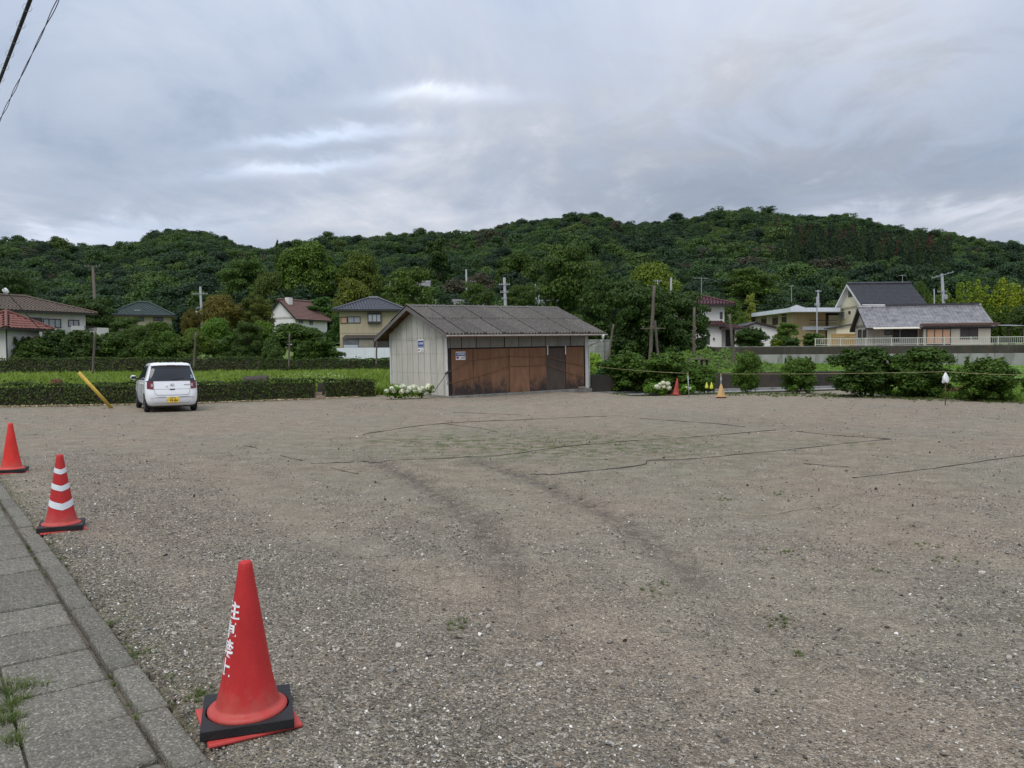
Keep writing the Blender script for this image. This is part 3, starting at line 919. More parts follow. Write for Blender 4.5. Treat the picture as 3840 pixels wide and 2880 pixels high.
def scatter_stones(name, n, y0, y1, s0, s1, seed, dens=True, power=1.0, label=None):
    r = np.random.default_rng(seed)
    y = y0 + (y1 - y0) * r.random(n * 4) ** power; x = (r.random(n * 4) * 2 - 1) * (y * 0.69 + 0.3)
    p = (x - KO.x) * PL.x + (y - KO.y) * PL.y
    keep = p < -0.015
    if dens: keep &= r.random(n * 4) < (0.12 + 0.95 * loose_gravel(x, y) + 0.25 * wob(x * 3.1, y * 2.7))
    x, y = x[keep][:n], y[keep][:n]; n = len(x)
    s = s0 * (s1 / s0) ** (r.random(n) ** 2.2)
    rot = np.stack([r.normal(0, .35, n), r.normal(0, .35, n), r.uniform(0, 6.28, n)], -1)
    z = lot_z(x, y) + s * 0.10
    ob = scatter(name, np.stack([x, y, z], -1), rot, np.stack([s, s * r.uniform(.7, 1.1, n), s * r.uniform(.6, 1, n)], -1), r.integers(0, 6, n), STONES)
    return tag(ob, label, 'gravel')


scatter_stones('gravel', 62000, 2.1, 6.4, 0.006, 0.023, 81, label='loose grey gravel near the front of the lot')
scatter_stones('gravel', 40000, 6.0, 13.0, 0.009, 0.030, 82, label='thinner gravel over the packed middle of the lot')
scatter_stones('gravel', 5000, 12.5, 31.0, 0.016, 0.055, 83, label='scattered pebbles over the far part of the lot')
scatter_stones('pebbles', 520, 2.3, 9.0, 0.026, 0.055, 84, False, 1.3, label='larger pale and dark pebbles strewn over the gravel')
r = np.random.default_rng(86); n = 900; yq = 8 + 22 * r.random(n); xq = (r.random(n) * 2 - 1) * yq * 0.66; sq = 0.012 + 0.045 * r.random(n) ** 3
M_debris = M('dark_debris', (0.06, 0.05, 0.038), 0.95, 0.4, 8.0, perobj=0.5)
DEB = [m.copy() for m in STONES[:3]]
for me in DEB: me.materials.clear(); me.materials.append(M_debris)
kq = ((xq - KO.x) * PL.x + (yq - KO.y) * PL.y < -0.1) & (yq < hedge_y(xq) - 0.5)
xq, yq, sq = xq[kq], yq[kq], sq[kq]; n = len(xq)
tag(scatter('debris', np.stack([xq, yq, lot_z(xq, yq) + 0.002], -1), r.uniform(0, 6.28, (n, 3)), np.stack([sq * 1.3, sq, sq * 0.6], -1), r.integers(0, 3, n), DEB),
    'dark leaf and earth crumbs scattered over the far half of the lot', 'debris')
# churned grit and clods along the two wheel tracks
r = np.random.default_rng(85); q = []
for tr in TRK:
    for a, b in zip(tr[:-1], tr[1:]):
        k = int(np.hypot(*(b - a)) * 330); t = r.random((k, 1)); q.append(a + (b - a) * t + r.normal(0, 0.085, (k, 2)))
q = np.concatenate(q); n = len(q); s = r.uniform(0.006, 0.018, n)
M_clod = M('damp_clods', (0.15, 0.128, 0.10), 0.95, 0.4, 8.0, perobj=0.45)
CLODS = [m.copy() for m in STONES[:4]]
for me in CLODS: me.materials.clear(); me.materials.append(M_clod)
tag(scatter('clods', np.concatenate([q, (lot_z(q[:, 0], q[:, 1]) + 0.001)[:, None]], 1), r.uniform(0, 6.28, (n, 3)), np.stack([s, s, s], -1), r.integers(0, 4, n), CLODS),
    'dark churned grit in two curving wheel tracks', 'grit')

# pavement: drain-cover slabs, kerb stones, rough edge strip
pv = empty('pavement', (KO.x, KO.y, 0), math.atan2(AL.y, AL.x)); tag(pv, kind='structure')    # local x along the pavement, local y towards the lot's left
# local y axis = AL rotated +90deg = (-0.788,-0.616) = PL
slab_me = []
for k in range(4):
    rr = random.Random(k); mb = MB(); nx_, ny_ = 6, 5
    mb.box(-0.241, 0.241, 0.0, 0.405, -0.09, 0.0)
    slab_me.append(mb.mesh('slab'))
    slab_me[-1].materials.append(M_slab)
x = -1.9; k = 0
while x < 17:
    o = link('slab', slab_me[k % 4], None, pv, (x, 0.155, rnd.uniform(-0.006, 0.004)), (rnd.uniform(-.006, .006), rnd.uniform(-.008, .008), rnd.uniform(-.010, .010)))
    m = o.modifiers.new('bevel', 'BEVEL'); m.width = 0.012; m.segments = 2
    x += 0.503; k += 1
mb = MB(); mb.box(-0.298, 0.298, 0, 0.125, -0.14, 0.018); kerb_me = mb.mesh('kerb_stone'); kerb_me.materials.append(M_slab)
x = -1.8
while x < 17:
    o = link('kerb_stone', kerb_me, None, pv, (x, 0.004 + rnd.uniform(-.008, .008), rnd.uniform(-.006, .004)), (rnd.uniform(-.01, .01), rnd.uniform(-.006, .006), rnd.uniform(-.008, .008)))
    m = o.modifiers.new('bevel', 'BEVEL'); m.width = 0.016; m.segments = 3
    x += 0.602
mb = MB(); mb.box(-3, 17, 0.10, 0.72, -0.2, -0.035); mb.build('bedding', M_soil, pv)
mb = MB(); mb.box(-3, 17, 0.572, 0.69, -0.13, -0.010); mb.build('edge_strip', M_slab, pv)

r = np.random.default_rng(88); n = 1500; aa = r.uniform(-0.9, 11, n); bb = np.where(r.random(n) < 0.55, r.uniform(0.0, 0.13, n), np.where(r.random(n) < 0.5, r.normal(0.145, 0.012, n), r.uniform(0.15, 0.66, n)))
xq = KO.x + AL.x * aa + PL.x * bb; yq = KO.y + AL.y * aa + PL.y * bb; sq = r.uniform(0.004, 0.013, n); zq = np.where(bb < 0.13, 0.018, np.where(bb < 0.156, -0.02, 0.0)) + sq * 0.1
tag(scatter('spilled_grit', np.stack([xq, yq, zq], -1), r.uniform(0, 6.28, (n, 3)), np.stack([sq, sq, sq], -1), r.integers(0, 6, n), STONES), 'grit spilled over the kerb and pavement slabs', 'grit')

# ------------------------------------------------------------------ grass tufts and weeds
def tuft_mesh(seed, nb=14, h=1.0, spread=0.5, w=0.05):
    r = np.random.default_rng(seed); V = []; Fc = []
    for i in range(nb):
        a = r.uniform(0, 6.28); l = h * r.uniform(0.5, 1); q = spread * r.uniform(0.1, 1); b = np.array([math.cos(a), math.sin(a), 0]) * spread * 0.2 * r.random()
        d = np.array([math.cos(a), math.sin(a), 0]); s_ = np.array([-d[1], d[0], 0]) * w * r.uniform(0.6, 1.2)
        m = b + d * q * 0.4 + np.array([0, 0, l * 0.65]); t = b + d * q + np.array([0, 0, l])
        k = len(V); V += [b - s_, b + s_, m + s_ * 0.8, m - s_ * 0.8, t]; Fc += [(k, k + 1, k + 2), (k, k + 2, k + 3), (k + 3, k + 2, k + 4)]
    return np_mesh('tuft', np.array(V), np.array(Fc))


TUFT = [tuft_mesh(90 + i) for i in range(4)]
for me in TUFT: me.materials.append(GRASS)
TUFT_L = [tuft_mesh(190 + i) for i in range(3)]
for me in TUFT_L: me.materials.append(LAWN)
WEED = leaf_mat('weed_blades', (0.055, 0.085, 0.022), (0.13, 0.17, 0.055), 0.25)
TUFT_W = [tuft_mesh(95 + i, 18, 0.7, 0.9, 0.035) for i in range(3)]
for me in TUFT_W: me.materials.append(WEED)


def grass(name, P, h0, h1, wid, seed, protos=TUFT, label=None):
    r = np.random.default_rng(seed); n = len(P); s = r.uniform(h0, h1, n)
    rot = np.zeros((n, 3)); rot[:, 2] = r.uniform(0, 6.28, n); rot[:, :2] = r.normal(0, 0.08, (n, 2))
    return tag(scatter(name, P, rot, np.stack([s * wid, s * wid, s], -1), r.integers(0, len(protos), n), protos), label, 'grass')


r = np.random.default_rng(101)
n = 16000; xx = r.uniform(-34, 7, n); tt = 30 * r.random(n) ** 1.1 + 0.9; yy = hedge_y(xx) + tt
keep = (np.abs(xx / yy) < 0.72) & ~((xx > -7.5) & (xx < 7) & (yy < 43 + 0.2 * xx) & (xx > -8.5 + (43 - yy) * 0.5)); xx, yy = xx[keep], yy[keep]
hh = 0.22 + 0.16 * np.sin(xx * 0.6) * np.cos(yy * 0.35) + 0.2 * sstep(8, 26, yy - hedge_y(xx))
ob = grass('field_grass', np.stack([xx, yy, field_z(xx, yy) - 0.03], -1), 0.25, 0.62, 1.5, 102, label='tall meadow grass in the field behind the clipped front hedge')
n = 5200; ss = r.uniform(CAN_W0 + 0.2, 21, n); t_ = r.uniform(-6, 30, n); xx = CAN_O.x + CAN_T.x * t_ + CAN_N.x * ss; yy = CAN_O.y + CAN_T.y * t_ + CAN_N.y * ss
grass('lawn_grass', np.stack([xx, yy, bank_z(xx, yy)], -1), 0.06, 0.16, 2.5, 103, TUFT_L, label='short bright lawn grass below the concrete retaining wall')
P = np.array([verge_pt(3228 + 900 * r.random(), r.random() ** 1.3) for _ in range(2600)])
grass('verge_blades', P, 0.12, 0.34, 1.6, 104, TUFT_L, label='bright verge grass between the shrubs on the right')
# low weeds: kerb joints, small tufts in the gravel, mossy middle
P = []
def clump(u, v, n, rad, ay=1.0):
    c = G(u, v)
    for _ in range(n):
        a, b = r.normal(0, rad), r.normal(0, rad * ay); P.append((c.x + a, c.y + b, float(lot_z(np.array([c.x + a]), np.array([c.y + b]))[0])))
for (u, v, n, rad) in ((757, 2613, 26, 0.035), (527, 2460, 12, 0.04), (232, 2095, 14, 0.05), (135, 1990, 12, 0.06), (40, 1850, 16, 0.08), (420, 2340, 8, 0.03), (1745, 2345, 14, 0.07),
                       (2465, 2205, 16, 0.08), (2945, 1848, 22, 0.14), (2720, 1872, 14, 0.1), (2970, 2074, 18, 0.09), (3455, 2042, 16, 0.1), (3560, 2095, 14, 0.1), (2930, 2330, 16, 0.05), (3310, 2140, 8, 0.05),
                       (2700, 1530, 40, 0.35), (940, 1676, 14, 0.2), (3230, 1638, 24, 0.18), (3190, 1632, 20, 0.2), (2200, 1800, 10, 0.2), (1610, 1680, 14, 0.2), (640, 2560, 6, 0.03), (2990, 2445, 6, 0.03)):
    clump(u, v, n, rad)
for _ in range(520):
    u, v = r.normal(2150, 300), r.normal(1665, 22)
    if v > 1600: clump(u, v, 1, 0.1)
grass('weed_tufts', np.array(P), 0.012, 0.036, 1.4, 105, TUFT_W, label='small green weed tufts growing through the gravel')
P = []
for _ in range(150):
    a = r.uniform(-1, 12); p = KO + AL * a + PL * (0.70 + abs(r.normal(0, 0.05))); P.append((p.x, p.y, -0.05)) if r.random() < (0.9 if a < 1.2 else 0.3) else None
for _ in range(140):
    a = r.uniform(-0.5, 12); p = KO + AL * a + PL * r.choice([0.142, -0.02]); P.append((p.x, p.y, -0.01)) if math.sin(a * 2.1) > 0.35 else None
grass('kerb_weeds', np.array(P), 0.02, 0.055, 1.2, 106, TUFT_W, label='grass and moss along the kerb and slab edges')
P = []
for (u, v, n, rad) in ((20, 2600, 60, 0.05), (40, 2660, 40, 0.04), (15, 2720, 40, 0.04), (100, 2600, 14, 0.03), (60, 2790, 16, 0.03)):
    c = G(u, v, -0.03)
    for _ in range(n): P.append((c.x + r.normal(0, rad), c.y + r.normal(0, rad), -0.045))
grass('roadside_weeds', np.array(P), 0.05, 0.12, 0.8, 108, TUFT_W, label='clump of roadside weeds at the left edge of the pavement')
# dry leaves and pale chips at the foot of the front hedge
M_litter = leaf_mat('leaf_litter', (0.22, 0.16, 0.09), (0.60, 0.50, 0.36), 0.1)
n = 2600; xx = r.uniform(-20, -6.3, n); yy = hedge_y(xx) - np.abs(r.normal(0, 0.28, n)) + 0.12
V, Fc = cards(np.stack([xx, yy, 0.03 + 0.02 * r.random(n)], -1), np.array([0, 0, 1.0]) + r.normal(0, 0.35, (n, 3)), r.uniform(0.02, 0.06, n), 0.6, 0.25)
tag(link('leaf_litter', np_mesh('leaf_litter', V, Fc), M_litter), 'pale dry leaves and chips along the foot of the front hedge', 'leaf litter', kind='stuff')

# ------------------------------------------------------------------ hedges
def hedge(name, line, h, depth, zf, n_m, size, label, tint=(1, 1, 1), back=True):
    """clipped hedge: line = front foot (x, y) points; dense leaves over a twiggy core"""
    global rng
    line = [Vector((p[0], p[1], 0)) for p in line]
    o0 = line[0].copy(); root = empty(name, (o0.x, o0.y, float(zf(np.array([o0.x]), np.array([o0.y]))[0])), 0, label, 'hedge')
    core = MB(); Vs = []; Fs = []; nb = 0
    for a, b in zip(line[:-1], line[1:]):
        d = (b - a); L_ = d.length; d.normalize(); nrm = Vector((-d.y, d.x, 0))
        n = int(L_ * n_m); t = rng.uniform(0, L_, n); ph = rng.random(n)
        x = np.array([a.x, a.y, 0])[None] + np.outer(t, np.array(d))
        bul = 0.05 * np.sin(t * 1.9) + 0.04 * np.sin(t * 4.7 + 1); topv = 0.03 * np.sin(t * 1.3 + 2) + 0.025 * np.sin(t * 5.1)
        off = np.where(ph < 0.52, np.abs(rng.normal(0.0, 0.05, n)) + bul * 0.6, np.where(ph < 0.84, rng.uniform(0, depth, n), depth - np.abs(rng.normal(0, 0.05, n))))
        zz = np.where(ph < 0.52, rng.uniform(0.02, 1, n) ** 0.9 * h, np.where(ph < 0.84, h - np.abs(rng.normal(0, 0.045, n)), rng.uniform(0.05, 1, n) * h)) + topv
        shoot = (rng.random(n) < 0.025) & (ph > 0.4); zz = np.where(shoot, h + rng.uniform(0.0, 0.14, n), zz)
        off = off + np.where((zz < 0.35 * h) & (ph < 0.52), 0.06 * rng.random(n), 0)
        Pp = x + np.outer(off, np.array(nrm)); gz = zf(Pp[:, 0], Pp[:, 1]); Pp[:, 2] = zz + gz
        Nn = np.where((ph < 0.52)[:, None], -np.array(nrm)[None], np.where((ph < 0.84)[:, None], np.array([[0, 0, 1.0]]), np.array(nrm)[None])) + np.array([0, 0, 0.35]) + rng.normal(0, 0.5, (n, 3))
        V, Fc = cards(Pp - np.array(root.location), Nn, size * rng.uniform(0.6, 1.4, n)); Vs.append(V); Fs.append(Fc + nb); nb += len(V)
        za = float(zf(np.array([a.x]), np.array([a.y]))[0])
        c0, c1 = a + nrm * 0.12 - Vector(root.location), b + nrm * 0.12 - Vector(root.location)
        c2, c3 = b + nrm * (depth - 0.1) - Vector(root.location), a + nrm * (depth - 0.1) - Vector(root.location)
        zr = za - root.location.z
        core.extrude([(c.x, c.y, zr - 0.05) for c in (c0, c1, c2, c3)], (0, 0, h - 0.10))
    f = link('foliage', np_mesh('foliage', np.concatenate(Vs), np.concatenate(Fs)), HEDGE_L, root); f.color = (*tint, 1)
    core.build('twigs', M_bark, root)
    return root


zero = lambda x, y: np.zeros_like(x)
gapA, gapB = Vector((-7.75, 30.5)), Vector((-7.5, 30.75))
hedge('hedge', HEDGE[:3] + [(gapA.x, gapA.y)], 0.80, 0.62, zero, 820, 0.042, 'long clipped green hedge behind the white car at the lot edge')
hedge('hedge', [(gapB.x, gapB.y), (-5.75, 32.5)], 0.78, 0.62, zero, 820, 0.042, 'short clipped hedge between the gap and the shed')
hb = [(-44, 53.5), (-30, 54.5), (-18.5, 56.5)]
hedge('hedge', hb, 1.38, 0.8, field_z, 420, 0.065, 'far hedge across the back of the grass field on the left', (0.9, 0.95, 0.9))
hedge('hedge', [(-18.2, 57.0), (-9.0, 60.0)], 1.25, 0.8, field_z, 420, 0.065, 'far hedge below the beige house and white panel fence', (0.95, 1.0, 0.95))
hl0, hl1 = W(-150, 1407, 37.5), W(166, 1407, 38.5)
hedge('hedge', [(hl0.x, hl0.y), (hl1.x, hl1.y)], 0.42, 0.7, field_z, 500, 0.045, 'low bright green hedge block in the field at far left', (1.5, 1.7, 1.2))
# low steps in the hedge gap
st = empty('garden_step', (gapA.x + 0.15, gapA.y + 0.05, 0), R(40), 'small weathered wooden step in the gap of the front hedge', 'step')
MB().box(-0.2, 0.2, 0.0, 0.25, 0, 0.12).build('tread', M_woodlight, st, bevel=0.01)
MB().box(-0.2, 0.2, 0.26, 0.5, 0, 0.26).build('tread', M_woodlight, st, bevel=0.01)
for sx in (-0.24, 0.21): MB().box(sx, sx + 0.03, 0.02, 0.06, 0, 0.30).build('post', M_wood, st)

# ------------------------------------------------------------------ traffic cones
def text_geo(body, size):
    c = bpy.data.curves.new('t', 'FONT'); c.body = body; c.size = size; c.align_x = 'CENTER'; c.align_y = 'CENTER'; c.resolution_u = 3; c.offset = size * 0.022
    o = bpy.data.objects.new('t', c); COL.objects.link(o); dg = bpy.context.evaluated_depsgraph_get()
    me = bpy.data.meshes.new_from_object(o.evaluated_get(dg)); bpy.data.objects.remove(o); bpy.data.curves.remove(c)
    import bmesh
    bm = bmesh.new(); bm.from_mesh(me); bmesh.ops.triangulate(bm, faces=bm.faces); bmesh.ops.subdivide_edges(bm, edges=[e for e in bm.edges if e.calc_length() > size * 0.12], cuts=1)
    bmesh.ops.triangulate(bm, faces=bm.faces)
    V = np.array([v.co[:] for v in bm.verts]); Fc = np.array([[v.index for v in f.verts] for f in bm.faces]); bm.free(); bpy.data.meshes.remove(me)
    return V, Fc


def cone_r(z): return 0.026 + (0.70 - z) / 0.66 * 0.104


def traffic_cone(loc, rz, label, mat, group='red cones along the pavement edge', weight=True, bands=None, text=None, text_az=0.0, lift=0.045, far=False):
    root = empty('traffic_cone', loc, rz, label, 'traffic cone', group)
    n = 32
    prof = [(0.128, 0.0)] if False else []
    prof = [(0.150, lift), (0.165, lift + 0.004), (0.166, lift + 0.020), (0.150, lift + 0.030), (0.136, lift + 0.032), (0.131, lift + 0.045)]
    prof += [(cone_r(z), z) for z in (0.2, 0.35, 0.5, 0.6, 0.665)] + [(0.0285, 0.690), (0.024, 0.698), (0.012, 0.702)]
    MB().lathe(prof, n).build('cone_body', mat, root, smooth=True)
    # square foot
    b = MB(); b.box(-0.19, 0.19, -0.19, 0.19, 0.0, 0.018); b.build('foot', M_red_base, root, rot=(0, 0, R(7)), bevel=0.008)
    if weight:
        w = MB(); a = 0.185; zi0, zi1 = 0.019, 0.019 + 0.042; nn = 32
        outer = []
        for k in range(nn):
            t = 2 * math.pi * k / nn; c, s_ = math.cos(t), math.sin(t); q = a / max(abs(c), abs(s_)); outer.append((c * q, s_ * q))
        inner = [(0.172 * math.cos(2 * math.pi * k / nn), 0.172 * math.sin(2 * math.pi * k / nn)) for k in range(nn)]
        vs_ = [(x_, y_, zi0) for x_, y_ in outer] + [(x_, y_, zi1) for x_, y_ in outer] + [(x_, y_, zi0) for x_, y_ in inner] + [(x_, y_, zi1) for x_, y_ in inner]
        fs_ = []
        for k in range(nn):
            j = (k + 1) % nn; fs_ += [(k, j, nn + j, nn + k), (nn + k, nn + j, 3 * nn + j, 3 * nn + k), (2 * nn + k, 3 * nn + k, 3 * nn + j, 2 * nn + j), (k, 2 * nn + k, 2 * nn + j, j)]
        w.add(vs_, fs_); w.build('rubber_weight', M_rubber, root, rot=(0, 0, R(-4)), bevel=0.004)
    if bands:
        for z0, z1, dip in bands:       # V-shaped reflective sleeves, points at four sides
            m_ = MB(); nn = 48; vs_ = []; fs_ = []
            for k in range(nn):
                t = 2 * math.pi * k / nn; tri = abs(((t - bands_az) / (math.pi / 1.0)) % 1.0 - 0.5) * 2     # 1 at point, 0 between
                d_ = dip * tri
                for z in (z0 - d_, z1 - d_):
                    rr_ = cone_r(z) + 0.0022; vs_.append((rr_ * math.cos(t), rr_ * math.sin(t), z))
            for k in range(nn):
                j = (k + 1) % nn; fs_.append((2 * k, 2 * j, 2 * j + 1, 2 * k + 1))
            m_.add(vs_, fs_); m_.build('reflective_band', M_reflect, root, smooth=True)
    if text:
        for i, ch in enumerate(text):
            V, Fc = text_geo(ch, 0.078)
            zc = 0.492 - i * 0.079
            z = zc + V[:, 1]; th = text_az + (V[:, 0] * 1.25) / np.maximum(cone_r(zc), 0.02)
            rr_ = cone_r(z) + 0.0016
            me = np_mesh('lettering', np.stack([rr_ * np.cos(th), rr_ * np.sin(th), z], -1), Fc)
            link('lettering', me, M_white, root)
    return root


bands_az = R(-84)
c1 = G(930, 2700)
# the lettering sits round the left side as seen from the lens, only its right half in view
traffic_cone((c1.x, c1.y, 0.0), R(23), 'red plastic traffic cone with white lettering on a black rubber weight, nearest', M_red, text='駐車禁止', text_az=R(-70.8 - 72 - 23))
c2 = G(231, 1985)
traffic_cone((c2.x, c2.y, 0.0), R(30), 'red traffic cone with three white reflective chevron bands on a black weight', M_red, bands=[(0.545, 0.59, 0.025), (0.40, 0.45, 0.034), (0.24, 0.30, 0.046)])
c3 = G(44, 1772)
traffic_cone((c3.x, c3.y, 0.0), R(28), 'plain red traffic cone on a black weight at the far left edge', M_red_bright)
c4 = G(2534, 1483)
traffic_cone((c4.x, c4.y, 0.02), R(10), 'faded red traffic cone leaning beside the white hydrangea', M_red_far, group='faded cones at the far lot edge', weight=False, lift=0.015).rotation_euler = (R(-3), R(7), R(10))


def pyramid_cone(loc):
    root = empty('traffic_cone', loc, R(42), 'small faded yellow four-sided cone holding a rope stake', 'traffic cone', 'faded cones at the far lot edge')
    b = MB(); z0 = 0.07
    b.add([(-.13, -.13, z0), (.13, -.13, z0), (.13, .13, z0), (-.13, .13, z0), (-.028, -.028, .56), (.028, -.028, .56), (.028, .028, .56), (-.028, .028, .56)],
          [(0, 1, 5, 4), (1, 2, 6, 5), (2, 3, 7, 6), (3, 0, 4, 7), (4, 5, 6, 7), (0, 3, 2, 1)])
    b.build('cone_body', M_yel_cone, root, bevel=0.006)
    MB().box(-.20, .20, -.20, .20, 0.045, 0.068).build('foot', M_yel_cone, root, bevel=0.006)
    MB().box(-.16, .16, -.16, .16, 0.0, 0.043).build('red_base', M_red_far, root, bevel=0.006)
    return root


c5 = G(2704, 1492)
pyramid_cone((c5.x, c5.y, 0)).scale = (0.88, 0.88, 0.95)

# ------------------------------------------------------------------ stakes, perimeter rope, bag
def stake(u, v, vtop, Y, mat, label, r_=0.016, lean=0.0):
    g = G(u, v); t = W(u + lean, vtop, g.y)
    o = empty('rope_stake', (g.x, g.y, 0), 0, label, 'stake', 'stakes along the far lot edge')
    MB().tube([(0, 0, -0.1), (t.x - g.x, 0, t.z)], r_, 8).build('rod', mat, o, smooth=True)
    return Vector((t.x, g.y, t.z))


M_rust = M('rusty_iron', (0.13, 0.07, 0.045), 0.85, 0.3, 10)
s1 = stake(2585, 1492, 1400, 0, M_steel, 'thin grey stake left of the faded yellow cone', 0.018, -6)
s2 = stake(2705, 1488, 1402, 0, M_steel, 'stake standing in the faded yellow cone with a rope end tied on', 0.018, -2)
s3 = stake(3545, 1520, 1394, 0, M_rust, 'rusty stake carrying a white plastic bag', 0.014, 0)
for p_ in (s1, s2):
    k = MB(); q = []
    for i in range(26):
        a = i * 1.05; q.append((p_.x + 0.026 * math.cos(a), p_.y + 0.026 * math.sin(a), p_.z - 0.004 * i + 0.02))
    k.tube(q, 0.009, 5)
    if p_ is s2:
        k.tube([(p_.x, p_.y - .03, p_.z - .06), (p_.x + .03, p_.y - .05, p_.z - .2), (p_.x - .02, p_.y - .04, p_.z - .33)], 0.012, 5)
    tag(k.build('rope_knot', M_ropeyel), 'rope knot wound round the top of the thin grey stake' if p_ is s1 else 'rope knot with a hanging tail above the yellow cone', 'knot')


def hang(a, b, sag, n=18):
    a, b = Vector(a), Vector(b); return [a.lerp(b, t) - Vector((0, 0, sag * 4 * t * (1 - t))) for t in [i / n for i in range(n + 1)]]


def rope(pts, r_, mat, label, cat='rope', group=None, n=6, name='rope'):
    o = MB().tube(pts, r_, n).build(name, mat, None, smooth=True)
    return tag(o, label, cat, group)


shed_end = W(2228, 1374, 34.3)
rope(hang(shed_end, s1, 0.04), 0.009, M_ropeyel, 'yellowish rope stretched from the shed corner to the thin grey stake')
rope(hang(s2, s3, 0.03), 0.008, M_ropeyel, 'yellowish rope stretched from the yellow cone past the shrubs to the bag stake')
rope(hang(s3, W(4050, 1404, 23.5), 0.05), 0.008, M_ropeyel, 'yellowish rope running from the bag stake out of the right edge')
bag = MB(); prof = [(0.012, 0.0), (0.03, -0.03), (0.045, -0.06), (0.085, -0.14), (0.105, -0.24), (0.10, -0.30), (0.085, -0.335), (0.02, -0.33)]
vs_ = []; nn = 20
for r__, z in prof:
    for k in range(nn):
        a = 2 * math.pi * k / nn; rr_ = r__ * (1 + 0.16 * math.sin(3 * a + z * 20) + 0.10 * math.sin(7 * a - z * 31)); vs_.append((rr_ * math.cos(a) * 1.0, rr_ * math.sin(a) * 0.6, z + 0.02 * math.sin(2 * a) * (r__ > .07)))
fs_ = [(i * nn + k, i * nn + (k + 1) % nn, (i + 1) * nn + (k + 1) % nn, (i + 1) * nn + k) for i in range(len(prof) - 1) for k in range(nn)]
bag.add(vs_, fs_)
M_bag = M('white_bag_plastic', (0.72, 0.73, 0.75), 0.35, 0.1, 9, 0.3, 25)
tag(bag.build('plastic_bag', M_bag, None, (s3.x, s3.y - 0.02, s3.z - 0.02), smooth=True), 'crumpled white plastic bag tied to the rusty stake', 'bag')

# ------------------------------------------------------------------ marking ropes lying on the gravel
def smooth_line(P, n=8):
    out = []
    for i in range(len(P) - 1):
        p0, p1, p2, p3 = P[max(i - 1, 0)], P[i], P[i + 1], P[min(i + 2, len(P) - 1)]
        for k in range(n):
            t = k / n; out.append(0.5 * ((2 * p1) + (p2 - p0) * t + (2 * p0 - 5 * p1 + 4 * p2 - p3) * t * t + (3 * p1 - p0 - 3 * p2 + p3) * t ** 3))
    return out + [P[-1]]


def ground_rope(px, mat, r_, label, wig=0.012):
    r_ *= 0.85
    P = [G(u, v) for u, v in px]; L_ = sum((b - a).length for a, b in zip(P[:-1], P[1:]))
    pts = smooth_line(P, max(4, int(L_ / 0.18 / max(1, len(P) - 1))))
    q = [Vector((p.x + rnd.gauss(0, wig * 0.5), p.y + rnd.gauss(0, wig), float(lot_z(np.array([p.x]), np.array([p.y]))[0]) + r_ * 0.15 + rnd.uniform(-1, 1) * r_ * 0.55)) for p in pts]
    return rope(q, r_, mat, label, 'rope', 'marking ropes lying on the gravel', 5, 'marking_rope')


for px, mt, r_, lb, wg in (
    ([(1168, 1739), (1500, 1727), (1850, 1710), (2200, 1667), (2615, 1637), (2912, 1613)], M_ropedark, 0.011, 'longest dark rope lying straight across the middle of the lot', 0.008),
    ([(1361, 1632), (1408, 1622), (1656, 1590), (1950, 1575), (2277, 1561)], M_ropedark, 0.012, 'dark rope on the ground nearest the shed front', 0.012),
    ([(1148, 1678), (1172, 1672), (1375, 1661), (1524, 1656), (1632, 1646)], M_ropetan, 0.010, 'thin pale rope lying left of the mossy patch', 0.014),
    ([(1992, 1777), (2046, 1781), (2154, 1770), (2400, 1746), (2441, 1726), (2593, 1722), (2867, 1696), (3338, 1648)], M_ropedark, 0.011, 'dark kinked rope right of centre with a tail towards the mossy patch', 0.012),
    ([(3200, 1793), (3500, 1755), (3840, 1711), (3950, 1698)], M_ropedark, 0.011, 'dark straight rope running out of the right edge', 0.006),
    ([(3212, 1808), (3190, 1840), (3175, 1863), (3160, 1888), (3090, 1900), (3008, 1908), (2867, 1934), (2800, 1932), (2741, 1926)], M_ropetan, 0.010, 'frayed pale rope curling down from the right-hand straight rope', 0.012),
    ([(1453, 1926), (1490, 1908), (1578, 1908), (1680, 1907), (1754, 1895), (1830, 1904), (1897, 1920), (1978, 1937)], M_ropetan, 0.009, 'twisted pale rope lying across the left wheel track', 0.008),
    ([(1239, 1752), (1290, 1768), (1341, 1779)], M_ropedark, 0.009, 'short dark rope end below the left end of the longest rope', 0.01),
    ([(1049, 1707), (1090, 1719), (1133, 1730)], M_ropedark, 0.010, 'short dark rope piece just left of the longest rope', 0.008),
    ([(1663, 1590), (1790, 1606), (1870, 1621)], M_ropedark, 0.010, 'short dark rope branching towards the mossy patch from the shed-side rope', 0.012),
    ([(1700, 1547), (1830, 1551), (1958, 1558)], M_ropedark, 0.012, 'thin dark rope piece farthest back before the shed', 0.012),
    ([(2400, 1569), (2590, 1583), (2793, 1599)], M_ropedark, 0.012, 'dark rope slanting in front of the yellow cone', 0.014),
    ([(2986, 1619), (3150, 1634), (3342, 1647)], M_ropedark, 0.011, 'dark rope joining the far ends of the right-hand ropes', 0.012),
    ([(3015, 1739), (3100, 1747), (3186, 1753)], M_ropedark, 0.010, 'short dark rope just above the frayed pale rope', 0.012),
    ([(914, 1673), (968, 1684)], M_ropedark, 0.011, 'very short dark rope bit at left, nearest the car', 0.006),
    ([(2385, 1693), (2480, 1704), (2571, 1715)], M_ropetan, 0.009, 'short pale rope bit just below the longest rope at right of the moss', 0.012)):
    ground_rope(px, mt, r_, lb, wg)

